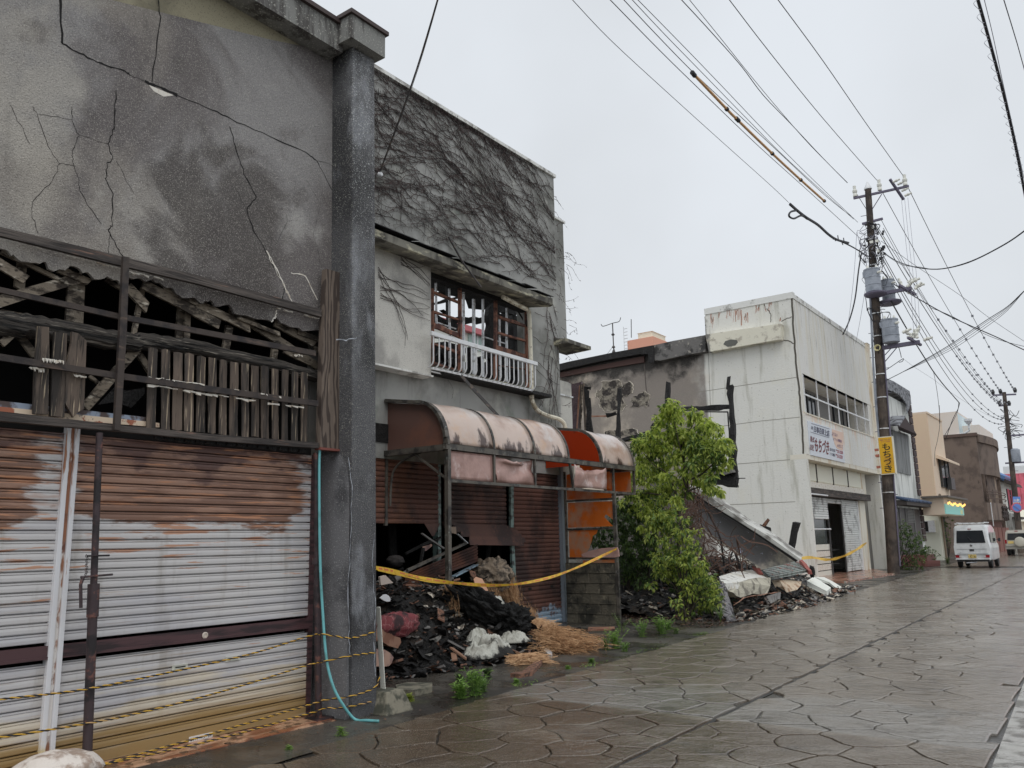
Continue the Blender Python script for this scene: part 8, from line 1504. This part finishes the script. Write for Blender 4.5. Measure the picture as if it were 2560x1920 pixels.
# yellow hanging sign on the pole
XS_ = onY('k', 130, 430, 36.4); ys = thing('yellow_sign', onY('k', 215, 715, 36.4), 'yellow vertical sign with black Japanese lettering fixed to the office corner', 'sign')
q = [onY('k', x, y, 36.4) for x, y in [(160,716),(272,706),(242,422),(131,431)]]; MB().prism(q, (0, .22, 0)).build('sign_case', M('sign_case', al(206, 200, 176), .5), ys)
qi = [onY('k', x, y, 36.395) for x, y in [(166,708),(265,699),(237,429),(137,438)]]; MB().prism(qi, (0, -.006, 0)).build('sign_face', M('sign_yellow', (.8, .46, .02), .4, L=[dict(c=(.6, .32, .03), s=2, lo=.5, hi=.7)]), ys)
def sgc(u, v): a = qi[3].lerp(qi[2], u); b = qi[0].lerp(qi[1], u); return a.lerp(b, v)+V((0, -.008, 0))
for k, ch in enumerate('もちづき'):
    v0 = .17+k*.205; mb = MB(); put_text(mb, ch, sgc(.24, v0+.185), sgc(.8, v0+.185), sgc(.8, v0), sgc(.24, v0), 0, .03, lift=V((0, -.003, 0))); mb.build('lettering', M('ink_black', (.02, .018, .012), .6), ys, recalc=False)
for s_, v0, v1, u0, u1 in [('事務機・文具・家具', .045, .085, .1, .9), ('オフィス用品', .1, .135, .18, .86)]:
    mb = MB(); put_text(mb, s_, sgc(u0, v1), sgc(u1, v1), sgc(u1, v0), sgc(u0, v0), 0, .01, lift=V((0, -.003, 0))); mb.build('lettering', M('ink_orange', al(150, 80, 30), .6), ys, recalc=False)
for v in (.32, .48, .8): MB().beam(sgc(-.02, v)+V((0, .1, 0)), sgc(-.4, v)+V((0, .1, 0)), .06, .1).build('bracket', RST, ys)
# far pole
P2Y = 75.0; b2 = onY('k', 1192, 1145, P2Y); t2 = onY('k', 1086, 92, P2Y); b2 = V((b2.x+.02, P2Y, 0)); P2 = thing('utility_pole', b2, 'far utility pole carrying two traffic signs beside the off road car', 'utility pole')
MB().tube([b2.lerp(t2, k/4) for k in range(5)], .24, 14, r1=.14).build('shaft', PC, P2, smooth=True)
def k2(x, y): return onY('k', x, y, P2Y)
for a, b_ in [((1000,115),(1178,108)),((1045,195),(1135,188)),((1130,420),(1240,412)),((1095,628),(1240,620))]: MB().beam(k2(*a), k2(*b_), .12, .12).build('cross_arm', STL, P2)
for x, y in [(1003,100),(1060,95),(1170,85),(1055,185),(1125,185)]: MB().lathe(k2(x, y), [(.1, -.1), (.14, .1), (.08, .3)], 8).build('insulator', PLS, P2)
c = k2(1180, 618); MB().lathe(c, [(.32, 0), (.34, .1), (.34, .95), (.2, 1.05)], 16).build('transformer', TRF, P2, smooth=True)
for i in range(24): p = k2(1110+rp.uniform(-25, 45), rp.uniform(210, 400)); MB().tube(spline([p, p+V((rp.uniform(-.5, .9), 0, rp.uniform(-.6, .4))), p+V((rp.uniform(-.3, .9), 0, rp.uniform(-1, .1)))], 4), .02, 4, cap=False).build('cable_loop', CBL, P2, recalc=False)
for i in range(14): p = b2.lerp(t2, .2+i*.05); MB().tube([p, p+V(((-.4 if i % 2 else .4), -.1, 0))], .02, 4).build('step_bolt', STL, P2)
YSn = P2Y-.45; sg1 = thing('one_way_sign', onY('k', 1182, 935, YSn), 'blue rectangular sign with a white arrow on the far pole', 'sign')
q = [onY('k', x, y, YSn) for x, y in [(1154,932),(1211,932),(1209,880),(1152,880)]]; MB().prism(q, (0, .04, 0)).build('plate', M('sign_blue', al(52, 104, 176), .4), sg1)
qa = [onY('k', x, y, YSn-.01) for x, y in [(1158,903),(1185,903),(1185,894),(1206,905),(1185,917),(1185,909),(1158,909)]]; MB().prism(qa, (0, -.01, 0)).build('arrow', M('sign_white_paint', (.78, .78, .78), .5), sg1)
q = [onY('k', x, y, YSn) for x, y in [(1156,936),(1211,936),(1211,918),(1156,918)]]; MB().prism(q, (0, -.02, 0)).build('sub_plate', MATS['sign_white_paint'], sg1)
mb = MB(); put_text(mb, '7.30-8.30', *[onY('k', x, y, YSn-.022) for x, y in [(1160,932),(1208,932),(1208,922),(1160,922)]], bold=.02, lift=V((0, -.004, 0))); mb.build('lettering', MATS['ink_black'], sg1, recalc=False)
sg2 = thing('no_parking_sign', onY('k', 1184, 962, YSn), 'round blue sign with a red border below the arrow sign', 'sign'); c = onY('k', 1184, 962, YSn); r = 31*CR['k'][2]*(c-CAMP).length/F
MB().lathe(c, [(r, 0), (r, .03)], 28, (0, -1, 0)).build('border', M('sign_red', al(170, 60, 80), .4), sg2); MB().lathe(c+V((0, -.035, 0)), [(r*.76, 0), (r*.76, .01)], 28, (0, -1, 0)).build('disc', MATS['sign_blue'], sg2); MB().beam(c+V((-r*.55, -.052, r*.55)), c+V((r*.55, -.052, -r*.55)), .1, .01, (0, 0, 1)).build('slash', MATS['sign_red'], sg2)
# wires: each its own thing
def wirething(path, r, mat, label, grp=None, n=4, nm='overhead_wire'):
    return MB().tube(path, r, n, cap=False).build(nm, mat, label=label, cat='wire', group=grp, recalc=False, smooth=2)
def lw(pts, X, X2=None, ext_=10):
    X2 = X if X2 is None else X2; P_ = [onX('l', x, y, X+(X2-X)*i/(len(pts)-1)) for i, (x, y) in enumerate(pts)]; d = (P_[0]-P_[1]).normalized(); return [P_[0]+d*ext_]+spline(P_, 4)
WD8 = -8.0
for i, (pts, X, r, lab) in enumerate([
    ([(60,0),(240,190),(500,430),(760,665),(1000,880),(1090,965)], -8.3, .009, 'lowest thin stay wire reaching the hanging black cable loop'),
    ([(240,0),(480,245),(700,460),(950,700),(1200,925),(1440,1145)], -8.2, .012, 'lower service wire running left above the fallen buildings'),
    ([(305,0),(450,155),(632,342),(800,500),(1000,685),(1262,930),(1400,1040)], -8.1, .012, 'wire carrying the yellow cover sleeves'),
    ([(345,0),(500,165),(700,370),(900,575),(1100,775),(1400,1045)], -8.0, .01, 'third wire from the left, just above the sleeved one'),
    ([(372,0),(600,232),(800,440),(1000,650),(1200,850),(1420,1060)], -7.9, .01, 'fourth wire from the left'),
    ([(580,0),(700,130),(860,310),(970,455),(1100,590),(1250,750),(1370,872)], -8.0, .014, 'left one of the pair meeting before the pole head'),
    ([(618,0),(760,175),(900,350),(1050,530),(1200,700),(1370,870)], -7.9, .01, 'right one of the pair meeting before the pole head'),
    ([(808,0),(1000,250),(1250,560),(1522,872)], -7.1, .013, 'high wire to the middle insulator of the near pole'),
    ([(1040,0),(1250,285),(1450,575),(1643,848)], -6.0, .013, 'high wire to the right insulator of the near pole')]): wirething(lw(pts, X), r, CBL, lab)
sl = thing('cover_sleeve', onX('l', 632, 348, -8.06), 'row of yellow insulating sleeves with black clamps on one overhead wire', 'sleeve')
SLV = M('sleeve_amber', al(190, 134, 50), .5); sp_ = spline([onX('l', x, y, -8.06) for x, y in [(632,348),(795,520),(845,570),(1012,732),(1148,858),(1262,960)]], 5); MB().tube(sp_, .04, 8).build('sleeve', SLV, sl, smooth=2)
for x, y in [(632,348),(640,358),(795,520),(842,566),(850,574),(1012,732),(1148,858),(1260,958)]: c = onX('l', x, y, -8.06); MB().lathe(c+V((0, -.06, 0)), [(.05, 0), (.065, .02), (.065, .1), (.05, .12)], 8, (0, 1, 0)).build('clamp', CBL, sl)
lp = thing('hanging_cable', onX('l', 1380, 1155, -8.3), 'thick twisted black cable hanging in a loop left of the near pole head', 'cable')
for off in (0, .05): MB().tube(spline([onX('l', x, y, -8.3)+V((0, off, off)) for x, y in [(1095,975),(1135,1010),(1175,1040),(1230,1075),(1280,1120),(1320,1145),(1375,1160)]], 5), .035, 6).build('strand', CBL, lp, smooth=2)
MB().tube(spline([onX('l', x, y, -8.3) for x, y in [(1130,1003),(1100,1010),(1092,1030),(1115,1042),(1150,1028),(1180,1045)]], 5), .035, 6).build('loop', CBL, lp, smooth=2); MB().tube(spline([onX('l', x, y, -8.3) for x, y in [(1300,1135),(1380,1170),(1440,1205),(1465,1225)]], 5), .03, 6).build('strand', CBL, lp, smooth=2)
for i in range(7): p = onX('l', 1285+i*14, 1125+i*6, -8.3); MB().tube([p, p+V((0, rp.uniform(-.1, .5), rp.uniform(-.15, .2)))], .02, 4).build('loose_end', CBL, lp)
# right hand bundle with its lashing rings
Xr = -1.6; rbp = spline([onX('s', x, y, Xr) for x, y in [(315,0),(380,230),(470,560),(540,830),(600,1090),(650,1330),(695,1560)]], 5); d_ = (rbp[0]-rbp[3]).normalized(); rbp = [rbp[0]+d_*6]+rbp+[rbp[-1]+(rbp[-1]-rbp[-4]).normalized()*10]
rb = thing('lashed_cable', rbp[5], 'thick black cable with hanging lashing rings at the top right', 'cable'); MB().tube(rbp, .045, 8, cap=False).build('cable', CBL, rb, smooth=2)
rt_ = spline([onX('s', x, y, Xr) for x, y in [(368,0),(440,300),(520,680),(610,1080),(697,1480)]], 6); rt_ = [rt_[0]+d_*6]+rt_; MB().tube(rt_, .012, 5, cap=False).build('messenger_wire', WGR, rb, smooth=2)
lps = [(325,80),(352,190),(385,300),(412,402),(440,510),(466,600),(488,685),(508,765),(530,853),(552,925),(570,995),(585,1058),(603,1132),(617,1190),(632,1252),(645,1310),(658,1372),(668,1425),(677,1476),(688,1530)]
for i, (x, y) in enumerate(lps):
    s_ = 1-.035*i; a = onX('s', x-10, y-85*s_, Xr); m1 = onX('s', x-28-18*s_, y-50*s_, Xr); b_ = onX('s', x, y, Xr); MB().tube(spline([a, m1, b_], 5), .008, 4).build('lashing_ring', WGR, rb); MB().tube([b_, onX('s', x+26, y-4, Xr)], .012, 4).build('hanger', WGR, rb)
wirething([onX('s', 500, -120, -1.0), onX('s', 530, 0, -1.0), onX('s', 590, 195, -1.0), onX('s', 640, 360, -1.0), onX('s', 690, 540, -1.0), onX('s', 800, 940, -1.0)], .014, CBL, 'single dark wire at the top right edge')
# between the two poles
HV = [(jj(728, 150), k2(1170, 88), 'right high wire between the near and far poles'), (jj(552, 190), k2(1062, 92), 'middle high wire between the near and far poles'), (aL+V((.1, 0, .3)), k2(1003, 100), 'left high wire between the near and far poles')]
SPC = M('bird_guard', al(100, 102, 108), .6)
def guarded(a, b_, sg_, lab, r=.014, n0=.45, m_=13, size=.12):
    path = sag(a, b_, sg_, 24); t_ = thing('overhead_wire', a, lab, 'wire'); MB().tube(path, r, 4, cap=False).build('strand', CBL, t_, recalc=False)
    for k in range(m_):
        u_ = n0+(1-n0)*.97*(1-(1-k/m_)**1.5); i = u_*24; j = min(int(i), 23); p = path[j].lerp(path[j+1], i-j); MB().box(p+V((-size/2, -.05, -size/2)), p+V((size/2, .05, size/2))).build('bird_guard', SPC, t_)
    return t_
for (a, b_, l_) in HV: guarded(a, b_, .5, l_)
for k, (pa, pb2) in enumerate([((505,430),(1052,190)),((520,450),(1075,192)),((530,470),(1095,194)),((560,412),(1125,190)),((575,470),(1130,194))]): guarded(jj(*pa), k2(*pb2), 1.0+.15*k, ['innermost low wire between the poles','second low wire between the poles','third low wire between the poles','low wire from the right bracket between the poles','outermost low wire between the poles'][k], .011, .5, 8 if k < 4 else 0, .1)
for k, (pa, pb2) in enumerate([((520,560),(1085,290)),((540,620),(1078,300)),((560,700),(1082,330))]): guarded(jj(*pa), k2(*pb2), 1.6+.2*k, ['upper telephone cable between the poles','middle telephone cable between the poles','lower telephone cable between the poles'][k], .016, .6, 6, .09)
def yw(t, pts, Ys, r, lab, mat=CBL, n=4):
    P_ = [onY(t, x, y, Ys[0]+(Ys[1]-Ys[0])*i/(len(pts)-1)) for i, (x, y) in enumerate(pts)]; return wirething(spline(P_, 5), r, mat, lab)
yw('j', [(580,640),(640,682),(700,712),(820,745),(980,752),(1180,700),(1400,590),(1548,490),(1700,360)], (PY, 30), .02, 'drooping cable bundle crossing the sky to the right edge'); yw('j', [(585,650),(700,722),(830,740),(960,756),(1160,712),(1390,600),(1548,496),(1700,368)], (PY, 30), .01, 'thin wire wound under the drooping cable bundle')
yw('j', [(560,560),(700,660),(830,752),(1100,930),(1300,1085),(1548,1252),(1700,1350)], (PY, 50), .012, 'thin wire slanting down right from the pole head'); yw('j', [(570,770),(640,850),(760,925),(1000,1062),(1200,1155),(1350,1220),(1548,1312),(1700,1380)], (PY, 50), .03, 'thick cable slanting down right from the transformers'); yw('j', [(900,1020),(1050,1080),(1250,1190),(1400,1250),(1548,1288),(1700,1330)], (40, 50), .014, 'second strand parting from the thick slanting cable')
for k, dy in enumerate((0, 12, 28, 46)): yw('j', [(590,1525),(700,1470),(870,1375+dy*.4),(1060,1262+dy*.9),(1280,1112+dy),(1430,1015+dy*.6),(1548,905+dy*.1),(1700,770)], (PY, 30), .009 if k else .014, ['top','second','third','lowest'][k]+' strand of the wires rising to the right edge')
yw('p', [(370,255),(480,450),(570,605),(670,770),(780,945),(870,1085),(980,1230),(1080,1345),(1180,1460)], (PY, 56), .03, 'twisted cable running down from the transformers to the cafe roof'); yw('p', [(1180,1460),(1160,1530),(1095,1660),(1010,1900)], (56, 57), .02, 'cable dropping from the twisted cable to the cafe wall')
yw('p', [(510,930),(650,1035),(880,1185),(1030,1300),(1240,1440),(1360,1515),(1520,1605),(1640,1650)], (PY, P2Y), .008, 'faint wire from the stay hook to the far pole', WGR); yw('p', [(290,1080),(400,1005),(495,940),(515,935),(500,965),(460,975)], (PY, PY), .014, 'short wire looped beside the near pole'); yw('p', [(460,800),(480,870),(490,920)], (PY, PY), .014, 'short wire hanging below the lower transformer')
yw('p', [(870,1090),(890,1180),(920,1370),(940,1560),(942,1700)], (50, 55), .012, 'thin wire dropping to the beige cafe side wall'); yw('k', [(598,190),(602,330),(585,450),(565,540),(565,650)], (55, 55.5), .012, 'lower end of the wire at the cafe side wall')
yw('j', [(425,640),(405,760),(380,960),(340,1110),(295,1207)], (PY, 36), .03, 'thick cable dropping from the pole to the office roof'); yw('j', [(392,500),(380,700),(362,900),(322,1215)], (PY, 36), .009, 'thin wire beside the thick roof cable', WGR); yw('j', [(460,850),(440,960),(415,1110),(385,1268)], (PY, 37.5), .009, 'thin wire dropping to the far end of the office parapet', WGR)
for k, x in enumerate((700, 722, 745)): yw('j', [(x, 260), (x+22, 480), (x+45, 690), (x+60, 800), (x+85, 1180)], (PY, PY), .007, ['left','middle','right'][k]+' of three jumper wires hanging from the top cross arm', WGR)
yw('k', [(745,165),(735,240),(690,330),(628,435)], (66, 62), .02, 'cable from the junction above the pale building to the cafe roof')
